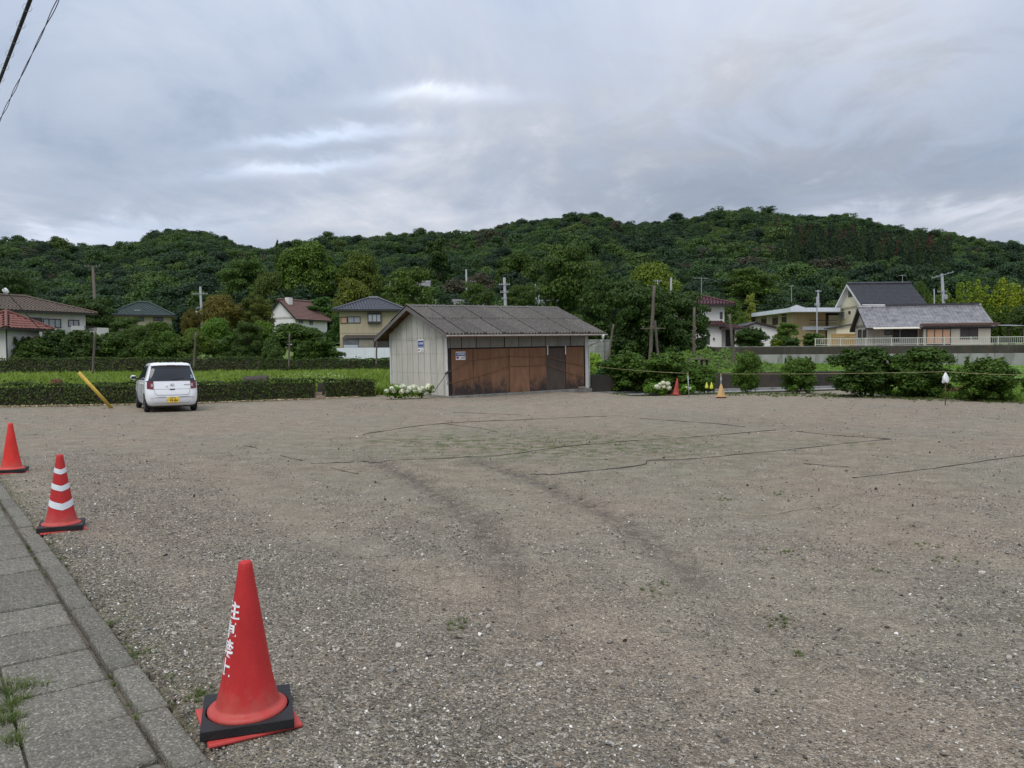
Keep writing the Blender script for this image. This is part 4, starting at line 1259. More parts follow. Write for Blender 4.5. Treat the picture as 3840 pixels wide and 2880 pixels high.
# ------------------------------------------------------------------ small white car
LV = [  # z, half width, rear y, front y, corner radius
    (0.19, 0.655, 0.15, 3.27, 0.16), (0.24, 0.69, 0.06, 3.34, 0.18), (0.33, 0.715, 0.015, 3.385, 0.20), (0.45, 0.733, 0.0, 3.395, 0.21),
    (0.56, 0.7375, 0.004, 3.39, 0.21), (0.68, 0.736, 0.030, 3.36, 0.20), (0.78, 0.732, 0.055, 3.29, 0.19), (0.87, 0.727, 0.070, 3.15, 0.18),
    (0.93, 0.718, 0.085, 2.78, 0.17), (0.97, 0.705, 0.095, 2.66, 0.17), (1.10, 0.665, 0.135, 2.42, 0.16), (1.25, 0.622, 0.195, 2.14, 0.16),
    (1.36, 0.590, 0.250, 1.90, 0.16), (1.42, 0.568, 0.235, 1.76, 0.15), (1.46, 0.545, 0.25, 1.66, 0.16), (1.485, 0.50, 0.32, 1.52, 0.18), (1.497, 0.40, 0.46, 1.34, 0.18)]
_lz = np.array([l[0] for l in LV])


def car_lv(z): return [float(np.interp(z, _lz, [l[i] for l in LV])) for i in range(1, 5)]


def car_outline(z, n=6):
    w, r0, f0, cr = car_lv(z); pts = []
    bulge = 0.035
    for cx, cy, a0 in ((w - cr, r0 + cr, -90), (w - cr, f0 - cr * 1.6, 0), (-w + cr, f0 - cr * 1.6, 90), (-w + cr, r0 + cr, 180)):
        ry = cr * 1.6 if cy > 1.2 else cr
        for k in range(n + 1):
            a = R(a0 + 90 * k / n); pts.append((cx + cr * math.cos(a), cy + ry * math.sin(a)))
    out = []
    for x, y in pts:
        if y < 1.0: y -= bulge * (1 - (x / w) ** 2)
        out.append((x, y))
    # straight spans subdivided
    res = []
    for i in range(len(out)):
        a, b = out[i], out[(i + 1) % len(out)]; res.append(a)
        if math.hypot(b[0] - a[0], b[1] - a[1]) > 0.35:
            m = 8
            for k in range(1, m):
                t = k / m; x = a[0] + (b[0] - a[0]) * t; y = a[1] + (b[1] - a[1]) * t
                if abs(a[1] - b[1]) < 0.05 and a[1] < 1: y = car_lv(z)[1] - bulge * (1 - (x / w) ** 2)
                res.append((x, y))
    return res


def car_rear_y(x, z, off=0.006):
    w, r0, f0, cr = car_lv(z); ax = abs(x); y = r0 - 0.035 * (1 - (x / w) ** 2)
    if ax > w - cr: y = r0 + cr - math.sqrt(max(0, cr * cr - (ax - w + cr) ** 2)) - 0.035 * (1 - (x / w) ** 2)
    return y - off


def rear_patch(poly_fn, x0, x1, z0, z1, nx=14, nz=6, off=0.006):
    """patch hugging the tail; poly_fn(s, t) may bend the rectangle"""
    mb = MB(); vs_ = []
    for j in range(nz + 1):
        for i in range(nx + 1):
            x, z = poly_fn(i / nx, j / nz) if poly_fn else (x0 + (x1 - x0) * i / nx, z0 + (z1 - z0) * j / nz)
            vs_.append((x, car_rear_y(x, z, off), z))
    k = nx + 1
    mb.add(vs_, [(j * k + i, j * k + i + 1, (j + 1) * k + i + 1, (j + 1) * k + i) for j in range(nz) for i in range(nx)])
    return mb


def side_patch(side, corners, n=8, off=0.006):
    """corners: (y, z) quad a b c d counter-clockwise"""
    mb = MB(); vs_ = []
    a, b, c, d = [Vector((p[0], p[1])) for p in corners]
    for j in range(n + 1):
        for i in range(n + 1):
            p = a.lerp(b, i / n).lerp(d.lerp(c, i / n), j / n); w, r0, f0, cr = car_lv(p.y)
            x = w
            if p.x < r0 + cr: x = w - cr + math.sqrt(max(0.0, cr * cr - (r0 + cr - p.x) ** 2))
            if p.x > f0 - cr * 1.6: x = w - cr + cr * math.sqrt(max(0.0, 1 - ((p.x - f0 + cr * 1.6) / (cr * 1.6)) ** 2))
            vs_.append((side * (x + off), p.x, p.y))
    k = n + 1
    mb.add(vs_, [(j * k + i, j * k + i + 1, (j + 1) * k + i + 1, (j + 1) * k + i) for j in range(n) for i in range(n)])
    return mb


def build_car(loc, rz):
    car = empty('parked_car', loc, rz, 'small white hatchback with a yellow number plate parked nose to the hedge', 'car')
    zs = list(_lz); ring = [car_outline(z) for z in zs]; n = len(ring[0]); b = MB()
    b.add([(x, y, z) for z, rg in zip(zs, ring) for x, y in rg],
          [(i * n + k, i * n + (k + 1) % n, (i + 1) * n + (k + 1) % n, (i + 1) * n + k) for i in range(len(zs) - 1) for k in range(n)] + [tuple(range(n - 1, -1, -1)), tuple((len(zs) - 1) * n + k for k in range(n))])
    body = b.build('body', M_carpaint, car, smooth=True)
    # roof ribs and high spoiler
    for x in (-0.33, -0.11, 0.11, 0.33): MB().box(x - 0.03, x + 0.03, 0.42, 1.4, 1.492, 1.506).build('roof_rib', M_carpaint, car, bevel=0.006)
    sp = MB(); vs_ = []
    for i in range(13):
        x = -0.56 + 1.12 * i / 12; e = 0.05 * (abs(x) / 0.56) ** 3; vs_ += [(x, 0.155 + e, 1.415 - e * 0.5), (x, 0.165 + e, 1.445 - e * 0.5), (x, 0.36, 1.478 - e), (x, 0.34, 1.40)]
    fs_ = []
    for i in range(12):
        for j in range(4): fs_.append((4 * i + j, 4 * i + (j + 1) % 4, 4 * i + 4 + (j + 1) % 4, 4 * i + 4 + j))
    sp.add(vs_, fs_ + [(0, 1, 2, 3), (51, 50, 49, 48)]); sp.build('roof_spoiler', M_carpaint, car, smooth=True)
    MB().box(-0.11, 0.11, 0.150, 0.157, 1.412, 1.426).build('high_brake_lamp', M_tail, car)
    # rear glass with raked sides
    def rg(s, t):
        z = 0.945 + (1.405 - 0.945) * t; hw = 0.655 + (0.535 - 0.655) * t; return (-hw + 2 * hw * s, z)
    gl = rear_patch(rg, 0, 0, 0, 0, 20, 8, 0.008).build('rear_window', M_carglass, car, smooth=True)
    MB().bar((0.02, car_rear_y(0.02, 0.99) - 0.012, 0.985), (0.34, car_rear_y(0.3, 1.03) - 0.012, 1.03), 0.008, 0.012).build('wiper', M_black, gl)
    stk = M('sticker_blue', (0.30, 0.50, 0.62), 0.5)
    rear_patch(None, 0.535, 0.585, 1.09, 1.12, 4, 3, 0.014).build('sticker', stk, gl)
    rear_patch(None, 0.535, 0.60, 1.03, 1.07, 4, 3, 0.014).build('sticker', stk, gl)
    # tail lamps
    for s_ in (-1, 1):
        def tl(s, t, s_=s_):
            z = 0.70 + 0.23 * t; x0, x1 = 0.515 - 0.0 * t, 0.715 - 0.02 * (1 - t) - 0.03 * t; return (s_ * (x0 + (x1 - x0) * s), z + 0.02 * s * (1 - t))
        la = rear_patch(tl, 0, 0, 0, 0, 8, 6, 0.014).build('tail_lamp', M_tail, car, smooth=True)
        def tl2(s, t, s_=s_): return (s_ * (0.528 + 0.062 * s), 0.775 + 0.09 * t)
        rear_patch(tl2, 0, 0, 0, 0, 5, 5, 0.020).build('clear_lens', M_lens, la, smooth=True)
        def tl3(s, t, s_=s_): return (s_ * (0.52 + 0.19 * s), 0.925 + 0.03 * t)
        rear_patch(tl3, 0, 0, 0, 0, 6, 2, 0.016).build('lamp_cap', M_black, la)
    # tailgate shut lines, handle recess, keyhole stalk
    def line(pts, w=0.008):
        m_ = MB(); q = [Vector((x, car_rear_y(x, z, 0.004), z)) for x, z in pts]
        m_.tube(q, w / 2, 5); return m_
    ga = line([(-0.51, 0.69), (-0.47, 0.56), (-0.42, 0.525), (0, 0.52), (0.42, 0.525), (0.47, 0.56), (0.51, 0.69)], 0.009).build('tailgate_line', M_darkgrey, car)
    line([(-0.50, 0.70), (-0.25, 0.70), (0, 0.70), (0.25, 0.70), (0.50, 0.70)], 0.006).build('tailgate_crease', M_darkgrey, car)
    def hd(s, t): return (-0.085 + 0.17 * s + (0.03 if s < .5 else -0.03) * (1 - t), 0.675 + 0.035 * t)
    rear_patch(hd, 0, 0, 0, 0, 6, 2, 0.010).build('tailgate_handle', M_black, car)
    MB().tube([(-0.155, car_rear_y(-0.155, 0.80) + 0.01, 0.80), (-0.155, car_rear_y(-0.155, 0.80) - 0.03, 0.805)], 0.022, 10).build('lock_cover', M_carpaint, car, smooth=True)
    # maker's oval with an inner stroke, and the name badge
    em = MB(); yy = car_rear_y(0, 0.83) - 0.008
    em.tube([(0.052 * math.cos(a), yy, 0.83 + 0.034 * math.sin(a)) for a in np.linspace(0, 2 * math.pi, 25)], 0.006, 6)
    em.tube([(-0.045, yy, 0.842), (-0.01, yy, 0.836), (0.022, yy, 0.822), (0.012, yy, 0.806), (-0.028, yy, 0.806), (-0.01, yy, 0.836)], 0.006, 6)
    em.build('emblem', M_chrome, car, smooth=True)
    bd = MB()
    for i, (x, w_) in enumerate(((0.335, .02), (0.362, .008), (0.38, .014), (0.40, .016), (0.43, .02), (0.452, .006), (0.466, .02))):
        bd.box(x, x + w_, car_rear_y(x, 0.83) - 0.004, car_rear_y(x, 0.83) + 0.01, 0.822, 0.836)
    bd.build('badge', M_darkgrey, car)
    # bumper groove, lower skirt, plate
    line([(-0.60, 0.44), (-0.40, 0.462), (-0.18, 0.462)], 0.022).build('bumper_groove', M_alloy, car)
    line([(0.60, 0.44), (0.40, 0.462), (0.18, 0.462)], 0.022).build('bumper_groove', M_alloy, car)
    line([(-0.64, 0.31), (-0.45, 0.285), (0, 0.28), (0.45, 0.285), (0.64, 0.31)], 0.012).build('bumper_line', M_alloy, car)
    py_ = car_rear_y(0, 0.37) - 0.016
    pl = MB().box(-0.165 + 0.01, 0.165 + 0.01, py_ - 0.004, py_ + 0.004, 0.295, 0.460).build('number_plate', M_plate, car, bevel=0.003)
    M_ink = M('plate_ink', (0.012, 0.012, 0.012), 0.5)
    for body_, sz, x_, z_ in (('99-84', 0.098, 0.028, 0.352), ('い', 0.045, -0.132, 0.352)):
        V, Fc = text_geo(body_, sz); link('plate_lettering', np_mesh('plate_lettering', np.stack([V[:, 0] + x_, np.full(len(V), py_ - 0.006), V[:, 1] + z_], -1), Fc), M_ink, pl)
    pk = MB()
    for i, (x, h) in enumerate(((-0.07, .03), (-0.045, .03), (-0.02, .03), (0.015, .026), (0.04, .026), (0.065, .026))): pk.box(x, x + 0.016, py_ - 0.007, py_ - 0.0045, 0.42, 0.42 + h)
    pk.build('plate_area_mark', M_ink, pl)
    # underside and arches
    MB().box(-0.63, 0.63, 0.16, 3.1, 0.15, 0.235).build('underbody', M_black, car)
    for s_ in (-1, 1):
        # side glass: front and rear door, with the pillar between
        w1 = side_patch(s_, [(0.62, 0.985), (1.20, 0.965), (1.20, 1.385), (0.74, 1.385)], 6, 0.008).build('rear_side_window', M_carglass, car, smooth=True)
        w2 = side_patch(s_, [(1.27, 0.965), (2.42, 0.95), (1.86, 1.365), (1.27, 1.385)], 6, 0.008).build('front_side_window', M_carglass, car, smooth=True)
        side_patch(s_, [(0.66, 1.375), (1.9, 1.355), (1.80, 1.405), (0.80, 1.418)], 6, 0.018).build('rain_visor', M_black, car)
        for pts in ([(1.235, 0.30), (1.235, 0.95)], [(0.60, 0.72), (0.54, 0.96)], [(2.36, 0.36), (2.38, 0.94)]):
            m_ = MB(); q = []
            for t in np.linspace(0, 1, 8):
                y = pts[0][0] + (pts[1][0] - pts[0][0]) * t; z = pts[0][1] + (pts[1][1] - pts[0][1]) * t; q.append((s_ * (car_lv(z)[0] + 0.001), y, z))
            m_.tube(q, 0.005, 5).build('door_line', M_darkgrey, car)
        for y in (0.80, 1.42): MB().bar((s_ * 0.742, y, 0.855), (s_ * 0.742, y + 0.15, 0.862), 0.03, 0.028).build('door_handle', M_carpaint, car, bevel=0.008)
        for y in (0.47, 2.925):
            m_ = MB(); ang = np.linspace(0, math.pi, 17); q = [(y + 0.325 * math.cos(a), 0.265 + 0.325 * math.sin(a)) for a in ang]
            q = [(y + 0.325, 0.20)] + q + [(y - 0.325, 0.20)]
            pts = []
            for yy_, zz_ in q:
                w = car_lv(max(zz_, 0.2))[0]
                if yy_ < 0.2: w -= 0.06 * ((0.2 - yy_) / 0.2) ** 2
                pts.append((s_ * (w + 0.004), yy_, zz_))
            c_ = (s_ * 0.728, y, 0.265); m_.add([c_] + pts, [(0, i, i + 1) for i in range(1, len(pts))]).build('wheel_arch', M_black, car)
        # mirror
        mi = MB().lathe([(0.0, -0.075), (0.05, -0.065), (0.075, -0.02), (0.075, 0.02), (0.05, 0.065), (0.0, 0.07)], 14).build('mirror', M_carpaint, car, (s_ * 0.86, 2.32, 1.02), smooth=True)
        mi.scale = (1.15, 0.75, 1.0)
        MB().box(-0.06, 0.06, -0.08, -0.066, -0.045, 0.045).build('mirror_glass', M_carglass, mi)
        MB().bar((s_ * 0.70, 2.34, 0.96), (s_ * 0.82, 2.32, 0.985), 0.05, 0.04).build('mirror_arm', M_black, car)
        side_patch(s_, [(2.85, 0.72), (3.25, 0.70), (3.20, 0.84), (2.80, 0.88)], 5, 0.006).build('head_lamp', M_lens, car, smooth=True)
    MB().add([(-0.60, 2.60, 0.975), (0.60, 2.60, 0.975), (0.50, 1.90, 1.375), (-0.50, 1.90, 1.375)], [(0, 1, 2, 3)]).build('windscreen', M_carglass, car).location = (0, 0.03, 0.02)
    # wheels
    ty = MB(); ty.lathe([(0.17, -0.075), (0.235, -0.078), (0.262, -0.06), (0.268, 0.0), (0.262, 0.06), (0.235, 0.078), (0.17, 0.075)], 36, cap=False)
    tyre_me = ty.mesh('tyre', True); tyre_me.materials.append(M_rubber)
    rm = MB(); rm.lathe([(0.176, 0.068), (0.186, 0.074), (0.176, 0.079), (0.168, 0.055)], 32, cap=False); rm.lathe([(0.0, 0.03), (0.17, 0.03), (0.17, 0.02)], 24, cap=False)
    rm.lathe([(0.035, 0.03), (0.035, 0.070), (0.02, 0.074), (0.0, 0.075)], 12, cap=False)
    rim_me = rm.mesh('rim', True); rim_me.materials.append(M_darkgrey)
    spk = MB(); spk.add([(-0.022, 0.02, 0.062), (0.022, 0.02, 0.062), (0.014, 0.178, 0.072), (-0.014, 0.178, 0.072), (-0.022, 0.02, 0.03), (0.022, 0.02, 0.03), (0.014, 0.178, 0.04), (-0.014, 0.178, 0.04)], [(0, 1, 2, 3), (0, 4, 5, 1), (1, 5, 6, 2), (2, 6, 7, 3), (3, 7, 4, 0)])
    spoke_me = spk.mesh('spoke'); spoke_me.materials.append(M_alloy)
    for s_ in (-1, 1):
        for y in (0.47, 2.925):
            wl = link('wheel', tyre_me, None, car, (s_ * 0.662, y, 0.268), (0, R(90) * s_, 0))
            link('rim', rim_me, None, wl)
            for k in range(5): link('spoke', spoke_me, None, wl, None, (0, 0, 2 * math.pi * k / 5))
    return car


axle = (G(557, 1544) + G(722, 1540)) / 2
hd_ = R(31)
build_car((axle.x + math.sin(hd_) * 0.47, axle.y - math.cos(hd_) * 0.47, 0.0), hd_)

# ------------------------------------------------------------------ the shed
SH_ANG, SH_L, SH_W, SH_ZE, SH_ZR, SH_OG, SH_OE = R(33.03), 7.14, 5.507, 2.516, 3.811, 0.42, 0.80
shed = empty('shed', (-2.553, 30.884, 0.0), SH_ANG, 'old gabled shed with pale panel walls, brown doors and corrugated grey roof', 'shed')
shed.rotation_euler = Euler((0, -math.atan(0.02), SH_ANG), 'XYZ')
shed.rotation_mode = 'XYZ'
SH_M = Matrix.Translation(shed.location) @ Matrix.Rotation(SH_ANG, 4, 'Z') @ Matrix.Rotation(-math.atan(0.02), 4, 'Y')
shed.rotation_euler = SH_M.to_euler('XYZ')
SLP = (SH_ZR - SH_ZE) / (SH_W / 2 + SH_OE)


def roof_z(y): return SH_ZE + SLP * (min(y, SH_W - y) + SH_OE)


M_panel = M('pale_wall_panel', (0.50, 0.48, 0.42), 0.8, 0.08, 5.0, 0.25, 60, stain=(0.27, 0.245, 0.19), stain_amt=0.35, streak=True, perobj=0.10)
M_panel_up = M('shade_toned_panel', (0.245, 0.245, 0.225), 0.85, 0.10, 5.0, 0.25, 60, stain=(0.16, 0.15, 0.13), stain_amt=0.5, streak=True, perobj=0.08)  # shadow on the upper front is put into this darker panel colour
M_trim = M('white_trim', (0.62, 0.62, 0.60), 0.7, 0.1, 5.0, stain=(0.32, 0.29, 0.24), stain_amt=0.5)
M_board = M('grey_board', (0.14, 0.13, 0.12), 0.9, 0.2, 5.0, 0.3, 40)
M_under = M('brown_timber', (0.12, 0.065, 0.035), 0.85, 0.3, 5.0, streak=True)
M_post = M('dark_post', (0.022, 0.016, 0.016), 0.85, 0.3, 6.0, streak=True)
M_slate = M('cement_sheet', (0.105, 0.098, 0.090), 0.95, 0.25, 9.0, 0.5, 50, stain=(0.22, 0.20, 0.175), stain_amt=0.5, perobj=0.14)


def door_mat(name, col, dirty):
    m, nt, b = nodes_of(name)
    v = coord(nt, 'Object', (2.2, 2.2, 0.5)); n = tex_noise(nt, v, 2.5, 6, 0.65, 0.4)
    c = ramp_(nt, n, [(0.3, tuple(x * 0.8 for x in col)), (0.7, tuple(x * 1.2 for x in col))])
    sp = nt.nodes.new('ShaderNodeSeparateXYZ'); nt.links.new(coord(nt), sp.inputs[0])
    n2 = tex_noise(nt, coord(nt, 'Object', (1.3, 1.3, 0.8)), 1.9, 7, 0.68, 0.3)
    edge = fmath(nt, 'SUBTRACT', fmath(nt, 'ADD', dirty, fmath(nt, 'MULTIPLY', fmath(nt, 'SUBTRACT', n2, 0.5), 1.9)), sp.outputs[2])
    c = mixc(nt, ramp_(nt, edge, [(0.0, g3(0)), (0.55, g3(0.9))]), c, (0.032, 0.027, 0.029))
    n3 = tex_noise(nt, coord(nt, 'Object', (3, 3, 1.6)), 2.4, 7, 0.75, 0.8)
    pale = fmath(nt, 'MULTIPLY', ramp_(nt, n3, [(0.56, g3(0)), (0.68, g3(0.75))]), ramp_(nt, edge, [(0.05, g3(0)), (0.5, g3(1))]))
    c = mixc(nt, pale, c, (0.26, 0.22, 0.18))
    nt.links.new(c, b.inputs['Base Color']); b.inputs['Roughness'].default_value = 0.8; b.inputs['Specular IOR Level'].default_value = 0.25
    return m


DOOR = [door_mat('rust_brown_door_%d' % i, c, d) for i, (c, d) in enumerate((((0.195, 0.102, 0.058), 0.80), ((0.215, 0.116, 0.066), 0.72), ((0.225, 0.120, 0.070), 0.20), ((0.205, 0.108, 0.062), 0.75)))]
DOOR_G = door_mat('smoked_door', (0.085, 0.066, 0.054), 0.15)


def ribbed(x0, x1, z0, zt0, zt1, y, depth=0.012, pitch=0.055):
    """panel with fine vertical ribs in the xz plane, outer face towards -y; top may slope"""
    mb = MB(); n = max(2, int((x1 - x0) / pitch) * 2); vs_ = []; fs_ = []
    for i in range(n + 1):
        t = i / n; x = x0 + (x1 - x0) * t; d = y - depth * (0.55 + 0.45 * (i % 2)); zt = zt0 + (zt1 - zt0) * t
        vs_ += [(x, d, z0), (x, d, zt), (x, y + 0.004, z0), (x, y + 0.004, zt)]
    for i in range(n):
        a, b = 4 * i, 4 * i + 4
        fs_ += [(a, b, b + 1, a + 1), (a + 2, a + 3, b + 3, b + 2), (a + 1, b + 1, b + 3, a + 3), (a, a + 2, b + 2, b)]
    fs_ += [(0, 1, 3, 2), (4 * n, 4 * n + 2, 4 * n + 3, 4 * n + 1)]
    return mb.add(vs_, fs_)


def build_shed():
    MB().box(-0.08, SH_L + 0.12, -0.16, SH_W + 0.1, -0.35, 0.075).build('base_slab', M_conc, shed, bevel=0.015)
    # inner shell so that nothing shows through the joints
    sh = MB(); y0, y1 = 0.03, SH_W - 0.03
    prof = [(y0, 0.08), (y1, 0.08), (y1, roof_z(y1) - 0.10), (SH_W / 2, SH_ZR - 0.12), (y0, roof_z(y0) - 0.10)]
    sh.extrude([(0.03, y, z) for y, z in prof], (SH_L - 0.06, 0, 0)).build('frame_shell', M_post, shed)
    # gable walls of narrow panels in two tiers (left gable faces the viewer's left)
    gx = [0.0, 0.13, 0.34, 0.92, 1.50, 2.05, 2.62, 3.15, 3.72, 4.28, 4.85, 5.40, SH_W]
    for left in (True, False):
        for a, b in zip(gx[:-1], gx[1:]):
            for tier in (0, 1):
                if tier == 0: m_ = ribbed(a + 0.014, b - 0.014, 0.08, 2.42, 2.42, 0.0)
                else:
                    za, zb = roof_z(a) - 0.07, roof_z(b) - 0.07
                    if a < SH_W / 2 < b: za = min(za, zb); zb = za
                    m_ = ribbed(a + 0.014, b - 0.014, 2.39, za, zb, -0.014)
                if left: m_.v = [(y_, SH_W - 0 - (SH_W - x_), z_) for x_, y_, z_ in m_.v]; m_.v = [(p[0], p[1], p[2]) for p in m_.v]
                else: m_.v = [(SH_L - y_, x_, z_) for x_, y_, z_ in m_.v]
                m_.build('wall_panel', M_panel, shed)
    # nail rows on the left gable
    nl = MB()
    for z in (0.98, 1.78, 2.46):
        y = 0.2
        while y < SH_W - 0.1:
            nl.box(-0.028 - (0.014 if z > 2 else 0), -0.008, y - 0.012, y + 0.012, z - 0.01, z + 0.01); y += 0.27
    tag(nl.build('nail_row', M_rust, shed), kind='stuff')
    # back wall
    x = 0.0
    while x < SH_L - 0.1:
        b = min(SH_L, x + 0.6); m_ = ribbed(x + 0.006, b - 0.006, 0.08, 2.7, 2.7, 0.0); m_.v = [(p[0], SH_W - p[1], p[2]) for p in m_.v]; m_.build('wall_panel', M_panel, shed); x = b
    # front: upper panels with shade painted into their grey, over brown doors
    def fx(u, v): return on_plane(SH_M, u, v, 1, 0.0).x
    ub = [1050 + 0, ]
    px_up = [1400 + q / 2.458 for q in (672, 705, 810, 945, 1078, 1205, 1335, 1455, 1580, 1697, 1815, 1930)]
    xu = [fx(u, 1290) for u in px_up]; xu[0] = 0.02; xu[-1] = SH_L - 0.16
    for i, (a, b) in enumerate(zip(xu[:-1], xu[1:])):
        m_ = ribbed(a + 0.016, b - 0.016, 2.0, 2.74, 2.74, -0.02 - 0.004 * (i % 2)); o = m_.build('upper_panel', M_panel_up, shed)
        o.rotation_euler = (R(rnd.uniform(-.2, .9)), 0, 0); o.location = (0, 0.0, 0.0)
    bt = MB()
    x = 0.3
    while x < SH_L - 0.2: bt.box(x - 0.012, x + 0.012, -0.05, -0.03, 2.055, 2.08); x += 0.33
    tag(bt.build('nail_row', M_post, shed), kind='stuff')
    MB().box(0.02, SH_L - 0.05, -0.012, 0.05, 1.945, 2.02).build('door_lintel', M_post, shed)
    db = [1400 + q / 2.458 for q in (718, 918, 1085, 1252, 1437, 1592, 1772, 1940)]
    xd = [fx(u, 1400) for u in db]
    MB().box(0.015, xd[0] - 0.01, -0.03, 0.06, 0.08, 1.97).build('corner_post', M_post, shed)
    mats = [DOOR[0], DOOR[0], DOOR[1], DOOR[2], DOOR[3], DOOR_G, DOOR[3]]
    for i, (a, b) in enumerate(zip(xd[:-1], xd[1:])):
        y = (-0.045, -0.030, -0.022, -0.048, -0.028, -0.012, -0.026)[i]
        o = MB().box(a + 0.006, b - 0.006, y, y + 0.03, 0.082, 1.94 + (0.0 if i != 5 else -0.03)).build('door_panel', mats[i], shed)
        if i in (0, 3, 5):
            MB().box(b - 0.02, b + 0.0, y - 0.012, y - 0.001, 0.09, 1.93).build('door_batten', M_under if i != 5 else M_post, o)
    for u in (1400 + 1598 / 2.458, 1400 + 1763 / 2.458):
        x = fx(u, 1310); MB().box(x - 0.025, x + 0.025, -0.075, -0.050, 1.62, 2.04).build('door_bracket', M_trim, shed)
    MB().box(SH_L - 0.15, SH_L + 0.02, -0.05, -0.018, 0.08, 2.74).build('corner_trim', M_trim, shed)
    MB().box(-0.045, -0.012, -0.032, 0.10, 0.08, 2.74).build('corner_trim', M_trim, shed)
    MB().box(-0.04, -0.01, SH_W - 0.08, SH_W + 0.03, 0.08, 2.74).build('corner_trim', M_trim, shed)
    # roof: corrugated cement sheets, nine columns by two courses on either slope
    run = SH_W / 2 + SH_OE; ncol = 9; Lr = SH_L + 2 * SH_OG; cw = Lr / ncol
    def sheet(side, j, course):
        mb = MB(); nseg = 24; t0, t1 = ((0.0, 0.53), (0.50, 1.0))[course]; lift = 0.035 * course + 0.008 * (j % 2)
        vs_ = []
        for e in (t0, t1):
            for k in range(nseg + 1):
                x = -SH_OG + cw * j - 0.02 + (cw + 0.04) * k / nseg; yv = -SH_OE + run * e; z = SH_ZE + SLP * run * e + 0.050 * math.sin(k / nseg * math.pi * 2 * 6) + lift + 0.03 + (0.03 if k < 2 else 0)
                if side: yv = SH_W - yv
                vs_.append((x, yv, z))
        m = nseg + 1; vs2 = [(x, y, z - 0.007) for x, y, z in vs_]
        fs_ = [(k, k + 1, m + k + 1, m + k) for k in range(nseg)]
        mb.add(vs_ + vs2, fs_ + [tuple(i + 2 * m for i in f[::-1]) for f in fs_] + [(k, k + 1, 2 * m + k + 1, 2 * m + k) for k in range(nseg)])
        return mb
    for side in (0, 1):
        for course in (0, 1):
            for j in range(ncol): sheet(side, j, course).build('roof_sheet', M_slate, shed, smooth=False)
    rc = MB()
    for s_ in (-1, 1): rc.add([(-SH_OG, SH_W / 2, SH_ZR + 0.10), (SH_L + SH_OG, SH_W / 2, SH_ZR + 0.10), (SH_L + SH_OG, SH_W / 2 + s_ * 0.2, SH_ZR + 0.035), (-SH_OG, SH_W / 2 + s_ * 0.2, SH_ZR + 0.035)], [(0, 1, 2, 3)])
    rc.build('ridge_cap', M_slate, shed)
    # bargeboards, purlin ends, rafters under the verge
    for x in (-SH_OG - 0.03, SH_L + SH_OG):
        for s_ in (0, 1):
            a = (x, -SH_OE if not s_ else SH_W + SH_OE, SH_ZE - 0.02); b = (x, SH_W / 2, SH_ZR - 0.02)
            q = [(x, a[1], a[2] - 0.13), (x, a[1], a[2] + 0.03), (x, b[1], b[2] + 0.03), (x, b[1], b[2] - 0.13)]
            MB().extrude(q, (0.035, 0, 0)).build('bargeboard', M_board, shed)
    for t in (0.0, 0.33, 0.66, 1.0):
        for s_ in (0, 1):
            if t == 1.0 and s_: continue
            y = -SH_OE + run * t; z = SH_ZE + SLP * run * t - 0.05; y = SH_W - y if s_ else y
            MB().box(-SH_OG, SH_L + SH_OG, y - 0.04, y + 0.04, z - 0.055, z + 0.02).build('purlin', M_under, shed)
    for s_ in (0, 1):
        q = [(-SH_OG, -SH_OE, SH_ZE - 0.005), (SH_L + SH_OG, -SH_OE, SH_ZE - 0.005), (SH_L + SH_OG, SH_W / 2, SH_ZR - 0.005), (-SH_OG, SH_W / 2, SH_ZR - 0.005)]
        q = [(x, SH_W - y, z) for x, y, z in q] if s_ else q
        MB().extrude(q, (0, 0, -0.018)).build('roof_boarding', M_under, shed)
    # gutter with funnel and slanting outlet pipe
    gt = MB(); vs_ = []; fs_ = []; xa, xb = -SH_OG - 0.02, SH_L + SH_OG + 0.05
    prof = [(0.055 * math.cos(a), 0.055 * math.sin(a)) for a in np.linspace(math.pi, 2 * math.pi, 9)]
    for x in (xa, xb):
        for p, q in prof: vs_.append((x, -SH_OE - 0.03 + p, SH_ZE - 0.015 + q - (0.02 if x == xb else 0)))
    fs_ = [(k, k + 1, 9 + k + 1, 9 + k) for k in range(8)] + [tuple(range(9)), tuple(range(17, 8, -1))]
    gt.add(vs_, fs_); gu = gt.build('gutter', M_trim, shed); gu.modifiers.new('thick', 'SOLIDIFY').thickness = 0.006
    fxn = SH_L + SH_OG - 0.18
    MB().lathe([(0.07, -0.03), (0.075, -0.12), (0.04, -0.20), (0.035, -0.27)], 14).build('gutter_funnel', M_trim, shed, (fxn, -SH_OE - 0.03, SH_ZE - 0.02), smooth=True)
    MB().tube([(fxn, -SH_OE - 0.03, SH_ZE - 0.27), (fxn - 0.04, -SH_OE + 0.05, SH_ZE - 0.34), (SH_L + 0.05, -0.09, 1.98), (SH_L + 0.05, -0.07, 1.85), (SH_L + 0.05, -0.07, 0.12)], 0.032, 8).build('downpipe', M_trim, shed, smooth=True)
    # small sill of timber at the right foot
    MB().box(SH_L - 0.62, SH_L - 0.2, -0.14, -0.06, 0.10, 0.16).build('timber_block', M_woodlight, shed, bevel=0.006)


build_shed()


# ropes tied across the doors
def shed_rope(pts, label, r_=0.011, mat=None):
    q = []
    for zx, zy, off in pts:
        p = on_plane(SH_M, 1400 + zx / 2.458, 1050 + zy / 2.458, 1, -0.075 if off is None else off); p.x = max(p.x, -0.09); q.append(SH_M @ p)
    qq = []
    for a, b in zip(q[:-1], q[1:]):
        qq += hang(a, b, 0.012 * (b - a).length, 8)[:-1]
    return rope(qq + [q[-1]], r_, mat or M_roperust, label, 'rope', 'ropes tied across the shed doors', 6, 'door_rope')


